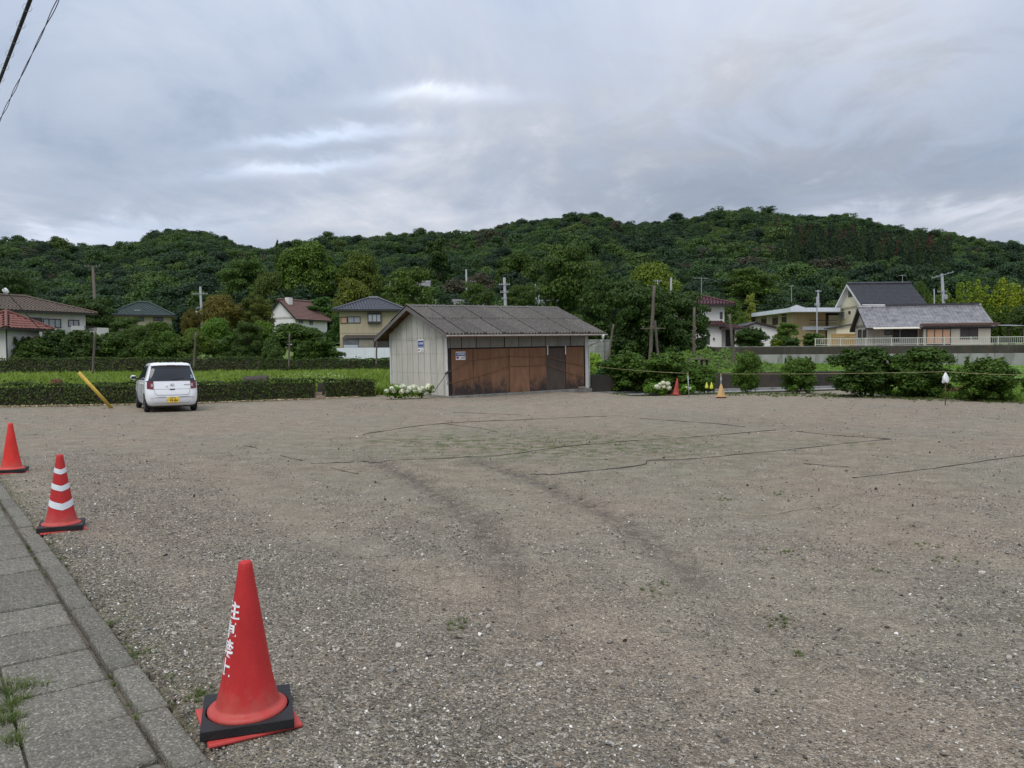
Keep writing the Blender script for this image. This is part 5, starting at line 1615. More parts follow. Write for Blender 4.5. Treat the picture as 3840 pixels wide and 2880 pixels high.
N_ = None
shed_rope([(660, 850, -0.06), (920, 735, N_), (1248, 700, N_), (1590, 703, N_), (1765, 750, N_), (1945, 785, N_)], 'upper brown rope strung across the brown shed doors')
shed_rope([(660, 958, -0.06), (1250, 795, N_), (1590, 775, N_), (1745, 830, N_), (1945, 893, N_)], 'lower brown rope strung across the brown shed doors')
shed_rope([(1248, 700, -0.085), (1250, 760, -0.085), (1252, 828, -0.085)], 'short rope hanging between the two door ropes at mid shed')
shed_rope([(924, 735, -0.085), (926, 762, -0.085), (936, 776, -0.085)], 'short looped rope end below the upper door rope at left')
shed_rope([(1590, 690, -0.085), (1590, 780, -0.085)], 'short rope linking both door ropes beside the smoked door')
a_ = SH_M @ Vector((-0.07, -0.07, 1.02)); b_ = W(1400 + 563 / 2.458, 1050 + 1020 / 2.458, 31.2)
rope(hang(a_, b_, 0.01, 6), 0.013, M_ropedark, 'dark rope slanting from the shed corner knot down to the hydrangea', 'rope', 'ropes tied across the shed doors', 6, 'door_rope')
kn = MB()
for i in range(5):
    a = i * 1.3; c = a_ + Vector((0.05 * math.cos(a), 0.05 * math.sin(a), 0.03 * math.sin(2.1 * i)))
    kn.tube([c + Vector((0.05 * math.cos(t + i), 0.05 * math.sin(t + i) * 0.6, 0.045 * math.sin(t * 1.5 + i))) for t in np.linspace(0, 5.5, 12)], 0.012, 5)
kn.tube([a_, a_ + Vector((0.0, -0.02, -0.2)), a_ + Vector((0.01, -0.01, -0.5))], 0.008, 5)
tag(kn.build('rope_knot', M_ropedark), 'dark bundled rope knot at the left corner of the shed', 'knot')


# notices
def notice(name, root_m, axis, c, u0, v0, u1, v1, label, tall):
    a = on_plane(root_m, u0, v0, axis, c); b = on_plane(root_m, u1, v1, axis, c)
    if axis == 1: P = lambda s, t, o=0.0: root_m @ Vector((a.x + (b.x - a.x) * s, c - o, a.z + (b.z - a.z) * t))
    else: P = lambda s, t, o=0.0: root_m @ Vector((c - o, a.y + (b.y - a.y) * s, a.z + (b.z - a.z) * t))
    base = P(0.5, 1.0); o_ = empty(name, base, 0, label, 'notice', 'parking notices on the shed'); bi = Vector(base)
    def slab(nm, s0, t0, s1_, t1_, off, mt):
        q = [P(s0, t0, off) - bi, P(s1_, t0, off) - bi, P(s1_, t1_, off) - bi, P(s0, t1_, off) - bi]; d = (P(0, 0, off + 0.003) - P(0, 0, off))
        return MB().extrude(q, d).build(nm, mt, o_)
    def words(body, s0, t0, s1_, t1_, off, mt):
        V, Fc = text_geo(body, 1.0); lo, hi = V.min(0), V.max(0)
        s = s0 + (s1_ - s0) * (V[:, 0] - lo[0]) / (hi[0] - lo[0]); t = t1_ + (t0 - t1_) * (V[:, 1] - lo[1]) / (hi[1] - lo[1])
        pts = [P(float(x_), float(y_), off) - bi for x_, y_ in zip(s, t)]
        link('lettering', np_mesh('lettering', np.array([p[:] for p in pts]), Fc), mt, o_)
    Mblue = M('notice_blue', (0.012, 0.045, 0.26), 0.45, 0.05); Mred = M('notice_red', (0.42, 0.06, 0.10), 0.5, 0.1); Mink = M('notice_ink', (0.08, 0.08, 0.10), 0.5)
    slab('sheet', 0, 0, 1, 1, 0.012, M_white)
    if tall:
        slab('blue_field', 0.03, 0.09, 0.97, 0.62, 0.0165, Mblue); words('月極駐車場', 0.10, 0.20, 0.90, 0.40, 0.0205, M_white)
        for t in (0.50, 0.555): slab('text_line', 0.10, t, 0.90, t + 0.018, 0.0205, M_reflect)
        slab('red_stamp', 0.06, 0.74, 0.30, 0.88, 0.0165, Mred)
        for t, s0 in ((0.70, 0.78), (0.80, 0.45), (0.90, 0.5)): slab('text_line', s0, t, 0.93, t + 0.03, 0.0165, Mink)
    else:
        slab('blue_field', 0.03, 0.12, 0.97, 0.54, 0.0165, Mblue); words('月極駐車場', 0.09, 0.19, 0.91, 0.43, 0.0205, M_white)
        slab('text_line', 0.20, 0.48, 0.80, 0.50, 0.0205, M_reflect)
        slab('red_stamp', 0.05, 0.60, 0.31, 0.85, 0.0165, Mred)
        for t, s0 in ((0.62, 0.80), (0.71, 0.55), (0.80, 0.52)): slab('text_line', s0, t, 0.95, t + 0.04, 0.0165, Mink)
    return o_


notice('notice', SH_M, 0, -0.012, 1567.5, 1274, 1591, 1321, 'tall blue and white parking notice on the pale gable wall', True)
notice('notice', SH_M, 1, -0.062, 1708, 1319, 1745, 1349, 'wide blue and white parking notice on the brown shed door', False)

# ------------------------------------------------------------------ canal beside the lot
cn = empty('canal', (CAN_O.x, CAN_O.y, 0), math.atan2(CAN_T.y, CAN_T.x), 'narrow concrete canal with a pale edge beam and dark far wall beside the lot', 'canal')
M_beam = M('pale_concrete_beam', (0.30, 0.30, 0.29), 0.85, 0.15, 1.5, 0.3, 30, stain=(0.12, 0.11, 0.10), stain_amt=0.5)
x = -8.0
while x < 10.5:
    MB().box(x + 0.006, x + 1.99, 0, 0.42, -0.65, -0.035).build('beam_section', M_beam, cn, bevel=0.015)
    MB().box(x + 0.006, x + 1.99, -0.05, -0.004, -0.65, -0.075).build('face_section', M_concdark, cn)  # separate darker facing on the front of the pale beam
    MB().box(x + 0.004, x + 1.992, CAN_W0 - 0.02, CAN_W0 + 0.22, -0.65, 0.80).build('wall_section', M_concdark, cn, bevel=0.012)
    MB().box(x + 0.004, x + 1.992, CAN_W0 - 0.22, CAN_W0 - 0.024, -0.65, 0.02).build('ledge_section', M_concwall, cn, bevel=0.012)
    x += 2.0
m_, nt_, b_ = nodes_of('canal_water'); b_.inputs['Base Color'].default_value = (0.02, 0.022, 0.018, 1); b_.inputs['Roughness'].default_value = 0.08
bump_(nt_, b_, tex_noise(nt_, coord(nt_), 6, 3), 0.1, 0.02)
wt = MB(); q = [CAN_O + CAN_T * (-9) + CAN_N * 0.3, CAN_O + CAN_T * 12 + CAN_N * 0.3, CAN_O + CAN_T * 12 + CAN_N * 1.8, CAN_O + CAN_T * (-9) + CAN_N * 1.8]
wt.add([(p.x, p.y, -0.42) for p in q], [(0, 1, 2, 3)]); tag(wt.build('water', m_), kind='structure')

# ------------------------------------------------------------------ retaining wall and railing
rw = empty('retaining_wall', (RW_P.x, RW_P.y, 0), RW_A, 'stained grey concrete retaining wall in two tiers below the houses', 'wall')
M_walldark = M('dark_stained_wall', (0.22, 0.215, 0.20), 0.9, 0.2, 0.8, 0.3, 20, stain=(0.045, 0.042, 0.038), stain_amt=0.9, perobj=0.1)
x = -13.0; k = 0
while x < 26:
    w = 2.6
    MB().box(x + 0.012, x + w - 0.012, 0.0, 0.35, 0.6, 1.78).build('lower_panel', M_concwall, rw, bevel=0.01)
    MB().box(x + 0.012, x + w - 0.012, 0.04, 0.36, 1.80, RW_TOP).build('upper_panel', M_walldark if (k % 3 != 2) else M_concwall, rw, bevel=0.01)
    x += w; k += 1
MB().box(-13, 26, 0.03, 0.30, 0.6, 2.40).build('wall_core', M_concdark, rw)
rl = empty('railing', tuple(RW_P + RW_D * 0.0 + Vector((0, 0.12, RW_TOP))), RW_A, 'long white metal railing along the top of the retaining wall', 'railing')
M_rail = M('white_railing_paint', (0.52, 0.52, 0.48), 0.55, 0.08, 3.0)
for z0, z1 in ((0.56, 0.61), (0.09, 0.13)): MB().box(0, 25, 0.04, 0.085, z0, z1).build('rail', M_rail, rl)
mb = MB().box(-0.012, 0.012, 0.05, 0.074, 0.13, 0.56); bal = mb.mesh('baluster'); bal.materials.append(M_rail)
mb = MB().box(-0.035, 0.035, 0.03, 0.095, 0.0, 0.63); pst = mb.mesh('post'); pst.materials.append(M_rail)
for i in range(14): link('post', pst, None, rl, (i * 1.9, 0, 0))
for i in range(182):
    if i % 14: link('baluster', bal, None, rl, (i * 1.9 / 14, 0, 0))

# ------------------------------------------------------------------ houses
M_glassh = glass_mat('house_glass', (0.045, 0.05, 0.055), 0.1)
M_curtain = M('curtained_glass', (0.33, 0.35, 0.37), 0.35, 0.12, 3.0, spec=0.6)
M_frame = M('dark_window_frame', (0.035, 0.03, 0.028), 0.5, 0.1)
M_framew = M('white_window_frame', (0.62, 0.62, 0.60), 0.5, 0.05)
M_shutter = M('dark_shutter', (0.04, 0.035, 0.033), 0.6, 0.2)
M_screen = M('paper_screen', (0.50, 0.30, 0.18), 0.7, 0.08)


def tile_rows(p_bl, p_br, p_tr, p_tl, col=0.30, row=0.28, lift=0.04, amp=0.035):
    """rows of overlapping pan tiles over a (possibly tapering) roof plane"""
    a, b, c, d = [Vector(p) for p in (p_bl, p_br, p_tr, p_tl)]
    ex = (b - a).normalized(); up = ((d + c) / 2 - (a + b) / 2); up = (up - ex * up.dot(ex)); H = up.length; up.normalize(); nrm = ex.cross(up)
    if nrm.z < 0: nrm = -nrm
    nr = max(1, int(H / row)); mb = MB(); vs_ = []; fs_ = []
    for j in range(nr):
        t0, t1 = j / nr, (j + 1) / nr
        l0, r0 = a.lerp(d, t0), b.lerp(c, t0); l1, r1 = a.lerp(d, t1), b.lerp(c, t1)
        xl = max((l0 - a).dot(ex), (l1 - a).dot(ex)) - 0.02 if d != a else 0; xr = min((r0 - a).dot(ex), (r1 - a).dot(ex)) + 0.02
        n = max(1, int((xr - xl) / col)); base = len(vs_); m = n * 4
        for e, (t, lf) in enumerate(((t0, lift), (t1, 0.004))):
            for k in range(m + 1):
                x = xl + (xr - xl) * k / m; w = amp * max(0.0, math.cos(k * math.pi / 2 + 0.4)) - amp * 0.4 * max(0, -math.cos(k * math.pi / 2 + 0.4))
                vs_.append(a + ex * x + up * (H * t) + nrm * (lf + w + 0.03))
        for k in range(m): fs_.append((base + k, base + k + 1, base + m + 2 + k, base + m + 1 + k))
        b2 = len(vs_)
        for k in range(m + 1): p = vs_[base + k]; vs_.append(p - nrm * (lift + 0.02))
        for k in range(m): fs_.append((b2 + k, b2 + k + 1, base + k + 1, base + k))
    return mb.add(vs_, fs_)


class House:
    def __init__(s, name, u, Y, ang, zb, label, cat='house'):
        p = W(u, 1300, Y); s.loc = Vector((p.x, Y, zb)); s.ang = ang
        s.root = empty(name, s.loc, ang, label, cat); s.m = mat4(s.loc, ang)

    def px(s, u, v, axis=1, c=0.0): return on_plane(s.m, u, v, axis, c)

    def x_at(s, u, c=0.0): return on_plane(s.m, u, 1250, 1, c).x

    def wall(s, x0, x1, y0, y1, z0, z1, mat, name='wall'):
        return MB().box(x0, x1, y0, y1, z0, z1).build(name, mat, s.root)

    def win(s, u0, v0, u1, v1, n=2, face='front', c=0.0, frame=None, glass=None, name='window', shutter=None):
        ax = 1 if face == 'front' else 0
        a = s.px(u0, v0, ax, c); b = s.px(u1, v1, ax, c); fr = frame or M_frame; gl = glass or M_glassh; i = 0 if ax == 1 else 1
        h0, h1 = min(a[i], b[i]), max(a[i], b[i]); z0, z1 = min(a.z, b.z), max(a.z, b.z); t = min(0.07, (h1 - h0) * 0.12)
        def bx(q0, q1, y0, y1, w0, w1, m_=None):
            m_ = m_ or MB()
            return m_.box(q0, q1, c - y1, c - y0, w0, w1) if ax == 1 else m_.box(c - y1, c - y0, q0, q1, w0, w1)
        f = MB(); bx(h0, h1, 0.0, 0.06, z0, z0 + t, f); bx(h0, h1, 0.0, 0.06, z1 - t, z1, f); bx(h0, h0 + t, 0.0, 0.055, z0 + t, z1 - t, f); bx(h1 - t, h1, 0.0, 0.055, z0 + t, z1 - t, f)
        for k in range(1, n): x = h0 + (h1 - h0) * k / n; bx(x - t * 0.4, x + t * 0.4, 0.0, 0.05, z0 + t, z1 - t, f)
        o = f.build(name, fr, s.root)
        for k in range(n): x0, x1 = h0 + (h1 - h0) * k / n, h0 + (h1 - h0) * (k + 1) / n; bx(x0 + t * 0.5, x1 - t * 0.5, 0.005, 0.02 + 0.004 * (k % 2), z0 + t * 0.9, z1 - t * 0.9).build('pane', gl, o)
        return o

    def slab(s, pts, th, mat, name='roof', tiles=None, parent=None):
        o = MB().extrude([Vector(p) for p in pts], (0, 0, -th)).build(name, mat, parent or s.root)
        return o

    def gable(s, x0, x1, y0, y1, ze, zr, og, oe, mat, tmat=None, trim=None, th=0.14, ridge=True, col=0.30):
        """ridge along local x"""
        ym = (y0 + y1) / 2; sl = (zr - ze) / (ym - y0); xa, xb = x0 - og, x1 + og; z0 = ze - sl * oe
        r = MB(); front = [(xa, y0 - oe, z0), (xb, y0 - oe, z0), (xb, ym, zr), (xa, ym, zr)]; back = [(xa, y1 + oe, z0), (xb, y1 + oe, z0), (xb, ym, zr), (xa, ym, zr)]
        r.extrude(front, (0, 0, -th)); r.extrude(back, (0, 0, -th)); ro = r.build('roof', trim or mat, s.root)
        for q in (front, back): tag(tile_rows(*q, col=col).build('tile_field', tmat or mat, ro), kind='stuff')
        if ridge:
            MB().tube([(xa - 0.05, ym, zr + 0.08), (xb + 0.05, ym, zr + 0.08)], 0.16, 8).build('ridge_cap', tmat or mat, ro)
        # triangular wall tops
        return ro

    def hip(s, x0, x1, y0, y1, ze, zr, oe, mat, tmat=None, th=0.14, inset=None, col=0.30, row=0.28):
        X0, X1, Y0, Y1 = x0 - oe, x1 + oe, y0 - oe, y1 + oe; ym = (Y0 + Y1) / 2; ins = (ym - Y0) if inset is None else inset
        ra, rb = (X0 + ins, ym, zr), (X1 - ins, ym, zr)
        if ra[0] > rb[0]: ra = rb = ((X0 + X1) / 2, ym, zr)
        A, B, C_, D = (X0, Y0, ze), (X1, Y0, ze), (X1, Y1, ze), (X0, Y1, ze)
        r = MB(); r.box(X0, X1, Y0, Y1, ze - th, ze - 0.004); r.add([A, B, C_, D, ra, rb], [(0, 1, 5, 4), (1, 2, 5), (2, 3, 4, 5), (3, 0, 4)]); ro = r.build('roof', mat, s.root)
        for q in ((A, B, rb, ra), (B, C_, rb, rb), (C_, D, ra, rb), (D, A, ra, ra)): tag(tile_rows(*q, col=col, row=row).build('tile_field', tmat or mat, ro), kind='stuff')
        if ra != rb: MB().tube([Vector(ra) + Vector((0, 0, .09)), Vector(rb) + Vector((0, 0, .09))], 0.15, 8).build('ridge_cap', tmat or mat, ro)
        for p, q in ((A, ra), (B, rb), (C_, rb), (D, ra)): MB().tube([Vector(p) + Vector((0, 0, .08)), Vector(q) + Vector((0, 0, .1))], 0.11, 6).build('hip_cap', tmat or mat, ro)
        return ro

    def gable_wall(s, x, y0, y1, ze, zr, mat, th=0.12):
        ym = (y0 + y1) / 2
        return MB().extrude([(x, y0, ze - 0.3), (x, y1, ze - 0.3), (x, y1, ze - 0.02), (x, ym, zr - 0.16), (x, y0, ze - 0.02)], (th, 0, 0)).build('gable_wall', mat, s.root)


def zof(u, v, Y): return W(u, v, Y).z


# A: white two-storey house with long brown roof, far left
M_wh = M('off_white_render', (0.60, 0.59, 0.55), 0.85, 0.06, 1.5, stain=(0.42, 0.40, 0.36), stain_amt=0.4, streak=True)
M_brt = M('brown_tiles', (0.10, 0.075, 0.055), 0.75, 0.3, 3.0)
A = House('white_house', -60, 64.6, R(56), 1.0, 'white two-storey house with long brown roof and balcony at far left')
Lx = A.x_at(322); zb = 1.0; ze = zof(0, 1163, 66) - zb
A.wall(-4, Lx, 0, 7.0, 0, ze, M_wh); A.hip(-4, Lx, 0, 7.0, ze, ze + 1.45, 0.75, M_frame, M_brt, row=0.34)
A.win(86, 1189, 157, 1215, 2); A.win(160, 1194, 229, 1230, 3, glass=M_curtain); A.win(255, 1199, 297, 1226, 2, glass=M_curtain)
bx0, bx1 = A.x_at(250), A.x_at(386)
zB0, zB1 = A.px(300, 1242).z, A.px(300, 1224).z
MB().box(bx0, A.x_at(297), -0.9, -0.8, zB0, zB1).build('balcony_panel', M_wh, A.root)
MB().box(bx0, bx1, -0.9, -0.02, zB0 - 0.16, zB0 - 0.005).build('balcony_floor', M_wh, A.root)
rr_ = MB().box(A.x_at(297), A.x_at(345), -0.87, -0.83, zB1 - 0.06, zB1).build('balcony_rail', M_frame, A.root)
for i in range(11): x = A.x_at(298) + (A.x_at(344) - A.x_at(298)) * i / 10; MB().box(x - 0.015, x + 0.015, -0.865, -0.84, zB0, zB1 - 0.062).build('baluster', M_frame, rr_)
MB().box(A.x_at(345), bx1, -1.0, 0.6, A.px(360, 1281).z, A.px(360, 1230).z).build('stair_wall', M_wh, A.root)
MB().box(bx1 - 0.3, bx1 - 0.05, -0.5, -0.3, 0, A.px(360, 1281).z - 0.01).build('post', M_wh, A.root)
A.win(363, 1294, 379, 1338, 1, glass=M_curtain, name='entrance_door')

# B: low white house with red pyramid roof in front of it
M_rdt = M('red_tiles', (0.165, 0.062, 0.046), 0.7, 0.25, 2.0)
B = House('red_roof_house', 25, 57.5, R(78), 0.9, 'low white house with red tiled hip roof at the left edge')
zeB = zof(25, 1229, 57.5) - 0.9; Lb = 3.8
B.wall(0.7, Lb, 0.7, 3.8, 0, zeB, M_wh); B.hip(0.7, Lb, 0.7, 3.8, zeB, zeB + 1.35, 0.75, M_frame, M_rdt, row=0.36, col=0.34)
MB().tube([(0.62, 0.62, 0), (0.62, 0.62, zeB - 0.1)], 0.05, 8).build('downpipe', M_frame, B.root)
B.win(128, 1262, 152, 1281, 1, glass=M_rdt, frame=M_rdt, name='red_shutter')

# C: house with dark green roof
M_grt = M('dark_green_roof', (0.030, 0.050, 0.045), 0.6, 0.2, 2.0)
C = House('green_roof_house', 425, 95, R(22), 2.6, 'house with dark green roof and skylight half hidden by garden trees')
M_bei = M('beige_render', (0.42, 0.37, 0.27), 0.85, 0.08, 1.5, streak=True)
zeC = zof(580, 1182, 96) - 2.6; Lc = C.x_at(640)
C.wall(0, Lc, 0, 6, 0, zeC, M_bei); C.hip(0, Lc, 0, 6, zeC, zeC + 1.75, 0.6, M_frame, M_grt, col=0.4, inset=3.2)
q = C.px(505, 1168, 1, 0.9); MB().box(q.x, q.x + 0.7, 0.55, 1.2, q.z - 0.15, q.z + 0.2).build('skylight', M_curtain, C.root)
C.win(505, 1190, 540, 1204, 2); C.win(575, 1190, 612, 1204, 2)

# D: white gable house with red-brown roof and chimney
M_rbt = M('red_brown_roof', (0.135, 0.076, 0.062), 0.75, 0.15, 2.0)
D = House('chimney_house', 1109, 100, R(58), 3.5, 'white gable house with red-brown roof and white chimney')
zeD = zof(1112, 1187, 100) - 3.5; zrD = zof(1027, 1128, 103) - 3.5; M_whD = M('white_render', (0.70, 0.69, 0.66), 0.85, 0.05, 1.5, streak=True)
D.wall(0, 5.6, 0, 5.6, 0, zeD, M_whD); D.gable(0, 5.6, 0, 5.6, zeD, zrD, 0.35, 0.45, M_rbt, M_rbt, M_frame, col=0.4)
D.gable_wall(0.0, 0, 5.6, zeD, zrD, M_whD); D.gable_wall(5.48, 0, 5.6, zeD, zrD, M_whD)
MB().box(0.7, 1.4, 2.0, 2.7, zeD + 0.8, zrD + 0.35).build('chimney', M_whD, D.root)
D.win(1119, 1195, 1138, 1215, 3, frame=M_framew); D.win(1158, 1198, 1174, 1220, 2, frame=M_framew)

# E: beige house with dark hip roof behind the left end of the shed
M_blt = M('blue_black_tiles', (0.075, 0.078, 0.095), 0.4, 0.25, 3.0, spec=0.6)
M_bev = M('beige_boarding', (0.43, 0.375, 0.245), 0.8, 0.06, 1.5, stain=(0.33, 0.28, 0.18), stain_amt=0.4, streak=True)
Eh = House('beige_house', 1275, 82, R(4), 2.2, 'beige boarded house with dark tiled hip roof left of the shed')
zeE = zof(1275, 1163, 82) - 2.2; Le = Eh.x_at(1506); zrE = zof(1400, 1121, 86) - 2.2
Eh.wall(0, Le, 0, 6.4, 0, zeE, M_bev); Eh.hip(0, Le, 0, 6.4, zeE, zrE, 0.62, M_frame, M_blt, inset=3.4)
for i in range(1, 22): x = Le * i / 22; MB().box(x - 0.012, x + 0.012, -0.022, -0.002, 0.4, zeE - 0.15).build('batten', M_bei, Eh.root)
z = Eh.px(1360, 1247).z; MB().box(-0.02, Le + 0.02, -0.035, -0.004, z - 0.04, z + 0.04).build('string_course', M_bei, Eh.root)
Eh.win(1303, 1187, 1352, 1212, 2, glass=M_curtain); Eh.win(1277, 1188, 1303, 1213, 1, glass=M_screen, name='shutter_box')
a, b = Eh.px(1379, 1176), Eh.px(1429, 1212); MB().box(a.x, b.x, -0.35, -0.005, b.z, b.z + 0.12).build('bay_sill', M_frame, Eh.root); MB().box(a.x - .05, b.x + .05, -0.4, -0.005, a.z, a.z + 0.1).build('bay_hood', M_frame, Eh.root)
Eh.win(1379, 1177, 1429, 1208, 3, glass=M_curtain, c=-0.28, name='bay_window')
a, b = Eh.px(1295, 1262), Eh.px(1480, 1303)
MB().extrude([(a.x, -2.2, a.z - 0.3), (b.x, -2.2, a.z - 0.3), (b.x, -0.01, a.z + 0.1), (a.x, -0.01, a.z + 0.1)], (0, 0, 0.06)).build('lean_to_roof', M_frame, Eh.root)
M_tarp = M('grey_tarp', (0.11, 0.115, 0.125), 0.8, 0.3, 2.0); M_tarp2 = M('tan_tarp', (0.25, 0.22, 0.18), 0.8, 0.2, 2.0)
xs_ = [a.x, a.x + (b.x - a.x) * 0.32, a.x + (b.x - a.x) * 0.62, b.x]
for i, mt in enumerate((M_tarp, M_tarp2, M_shutter)): MB().box(xs_[i] + 0.02, xs_[i + 1] - 0.02, -2.1 + 0.05 * i, -2.04 + 0.05 * i, 0, a.z - 0.34).build('tarp', mt, Eh.root)
p = W(1317, 1290, 77.5)
tag(MB().box(-0.7, 0.7, -0.3, 0.3, 0, 1.25).build('metal_locker', M('locker_grey', (0.40, 0.43, 0.46), 0.5, 0.06), None, (p.x, 77.5, 1.75), bevel=0.02), 'grey metal locker standing before the beige house', 'locker')
wf = empty('panel_fence', W(1262, 1326, 76), R(4), 'low white panel fence in front of the beige house', 'fence'); wf.location.z = 1.6
M_wpan = M('white_sheet_panel', (0.66, 0.69, 0.74), 0.5, 0.05, 1.0)
hF = zof(1350, 1304, 76) - 1.6
for i in range(6): MB().box(i * 0.93 + 0.008, i * 0.93 + 0.925, 0, 0.04, 0, hF - 0.02 * (i == 0)).build('panel', M_wpan, wf)

# F: white house with maroon roofs right of the dark trees
M_mar = M('maroon_tiles', (0.075, 0.028, 0.032), 0.6, 0.2, 2.0)
M_whF = M('bright_white_render', (0.70, 0.70, 0.65), 0.85, 0.05, 1.5, streak=True)
Fh = House('maroon_roof_house', 2560, 72, R(2), 2.35, 'white two-storey house with maroon hip roofs beside the dark tree')
zeF = zof(2720, 1139, 72) - 2.35; Lf = Fh.x_at(2731); Lf2 = Fh.x_at(2706); zl = Fh.px(2710, 1232).z
Fh.wall(0, Lf, 1.2, 6.5, 0, zeF, M_whF); Fh.hip(0, Lf, 1.2, 6.5, zeF, zeF + 1.15, 0.75, M_frame, M_mar)
Fh.wall(0, Lf2, 0, 1.19, 0, zl + 0.35, M_whF, 'front_wing')
q = [(Lf2 - 0.2, -0.5, zl), (Fh.x_at(2790), -0.5, zl), (Fh.x_at(2770), 1.6, zl + 0.42), (Lf2 - 0.2, 1.6, zl + 0.42)]
ro = Fh.slab(q, 0.13, M_frame); tag(tile_rows(*q).build('tile_field', M_mar, ro), kind='stuff')
q = [(-0.3, -0.55, zl + 0.3), (Lf2 + 0.3, -0.55, zl + 0.3), (Lf2 + 0.3, 1.18, zl + 0.75), (-0.3, 1.18, zl + 0.75)]
ro = Fh.slab(q, 0.13, M_frame); tag(tile_rows(*q).build('tile_field', M_mar, ro), kind='stuff')
Fh.wall(Lf2 + 0.01, Fh.x_at(2729), 0.7, 1.19, 0, zl - 0.02, M_wh, 'porch_wall'); Fh.wall(Fh.x_at(2731) + 0.01, Fh.x_at(2768), 1.0, 5.5, 0, zl + 0.1, M_frame, 'porch')
MB().box(Fh.x_at(2757), Fh.x_at(2763), -0.4, -0.25, 0, zl - 0.13).build('post', M_framew, Fh.root)
Fh.win(2634, 1260, 2661, 1291, 2); Fh.win(2700, 1170, 2709, 1196, 1, c=1.2)
MB().box(Fh.x_at(2674), Fh.x_at(2679), -0.12, -0.004, Fh.px(2676, 1275).z, Fh.px(2676, 1267).z).build('wall_lamp', M_frame, Fh.root)

# G: tan building with thick white fascia and recessed upper veranda
M_tan = M('tan_panel', (0.42, 0.33, 0.185), 0.8, 0.08, 1.2, stain=(0.30, 0.24, 0.15), stain_amt=0.4, streak=True)
M_fas = M('white_fascia', (0.66, 0.70, 0.76), 0.6, 0.08, 0.8, stain=(0.42, 0.44, 0.46), stain_amt=0.4)
M_bwn = M('brown_veranda', (0.10, 0.055, 0.045), 0.7, 0.2)
Gh = House('fascia_building', 2800, 99, R(-58), 2.6, 'wide tan two-storey building with thick white fascia', 'building')
pc = W(2976, 1250, 88); Lg = (Vector((pc.x, pc.y, 0)) - Vector((Gh.loc.x, Gh.loc.y, 0))).length; Gh.root.rotation_euler[2] = ang = math.atan2(pc.y - Gh.loc.y, pc.x - Gh.loc.x); Gh.ang = ang; Gh.m = mat4(Gh.loc, ang)
zeG = zof(2970, 1163, 88) - 2.6
Gh.wall(0, Lg, 0, 4.0, 0, zeG, M_tan)
for (u0, v0, u1, v1) in ((2816, 1196, 2832, 1214), (2856, 1192, 2874, 1218), (2898, 1187, 2917, 1217), (2932, 1178, 2949, 1209)): Gh.win(u0, v0, u1, v1, 1, glass=M_shutter, name='shuttered_window')
for u in (2801, 2844, 2882, 2886, 2931, 2974): x = Gh.x_at(u); MB().box(x - 0.06, x + 0.06, -0.06, -0.003, 0, zeG - 0.02).build('pilaster', M_bei, Gh.root)
for v in (1190, 1224): z = Gh.px(2900, v).z; MB().box(0.0, Lg, -0.03, -0.002, z - 0.05, z + 0.05).build('rail_course', M_bei, Gh.root)
# right wing in its own directions, given in the root's coordinates
def g_loc(u, v, Y): return Gh.m.inverted() @ W(u, v, Y)
def wing(pts_uY, z0, z1, mat, name):
    q = [Gh.m.inverted() @ Vector((W(u, 1250, Y).x, Y, Gh.loc.z)) for u, Y in pts_uY]
    return MB().extrude([(p.x, p.y, z0) for p in q], (0, 0, z1 - z0)).build(name, mat, Gh.root)
wing([(2977, 92.0), (3145, 92.0), (3170, 99), (2990, 99)], 0, zeG - 0.3, M_tan, 'veranda_wall')
zf = zof(3050, 1233, 88) - 2.6
wing([(2977, 88.2), (3140, 88.2), (3140, 92.1), (2977, 92.1)], zf - 0.12, zf + 0.28, M_fas, 'veranda_floor')
wing([(2977, 90.0), (3140, 90.0), (3140, 92.1), (2977, 92.1)], 0, zf - 0.13, M_tan, 'ground_floor_wall')
for u in (2976, 3022, 3060): wing([(u, 88.3), (u + 4, 88.3), (u + 4, 88.5), (u, 88.5)], 0 if u > 2980 else 0, zeG - 0.31 if u < 2990 else zf - 0.14, M_steel, 'column')
for k_, (z0, z1) in enumerate(((0.55, 0.60), (0.95, 1.02))): wing([(2980, 88.35), (3138, 88.35), (3138, 88.42), (2980, 88.42)], zf + z0, zf + z1, M_bwn, 'veranda_rail')
for u0, u1, z0, z1, mt, nm in ((3006, 3022, 0.35, 1.5, M_shutter, 'upper_window'), (3039, 3060, 0.1, 2.0, M_bwn, 'upper_door'), (3085, 3115, 0.35, 1.5, M_shutter, 'upper_window')):
    wing([(u0, 91.9), (u1, 91.9), (u1, 91.99), (u0, 91.99)], zf + 0.3 + z0, zf + 0.3 + z1, mt, nm)
wing([(3078, 89.9), (3096, 89.9), (3096, 89.98), (3078, 89.98)], 0, zf - 0.6, M_shutter, 'ground_door')
wing([(2772, 100.5), (2966, 86.4), (3150, 86.6), (3190, 101), (2820, 106)], zeG - 0.28, zeG + 0.18, M_fas, 'fascia_roof')
q = [Gh.m.inverted() @ W(u, v, Y) for u, v, Y in ((2930, 1147, 92), (3050, 1140, 92), (3075, 1140, 100), (2945, 1147, 100))]; ap = Gh.m.inverted() @ W(2988, 1124, 96)
MB().add([(p.x, p.y, zeG + 0.19) for p in q] + [(ap.x, ap.y, zeG + 1.15)], [(0, 1, 4), (1, 2, 4), (2, 3, 4), (3, 0, 4)]).build('pyramid_roof', M('grey_sheet_roof', (0.30, 0.31, 0.32), 0.5, 0.2), Gh.root)

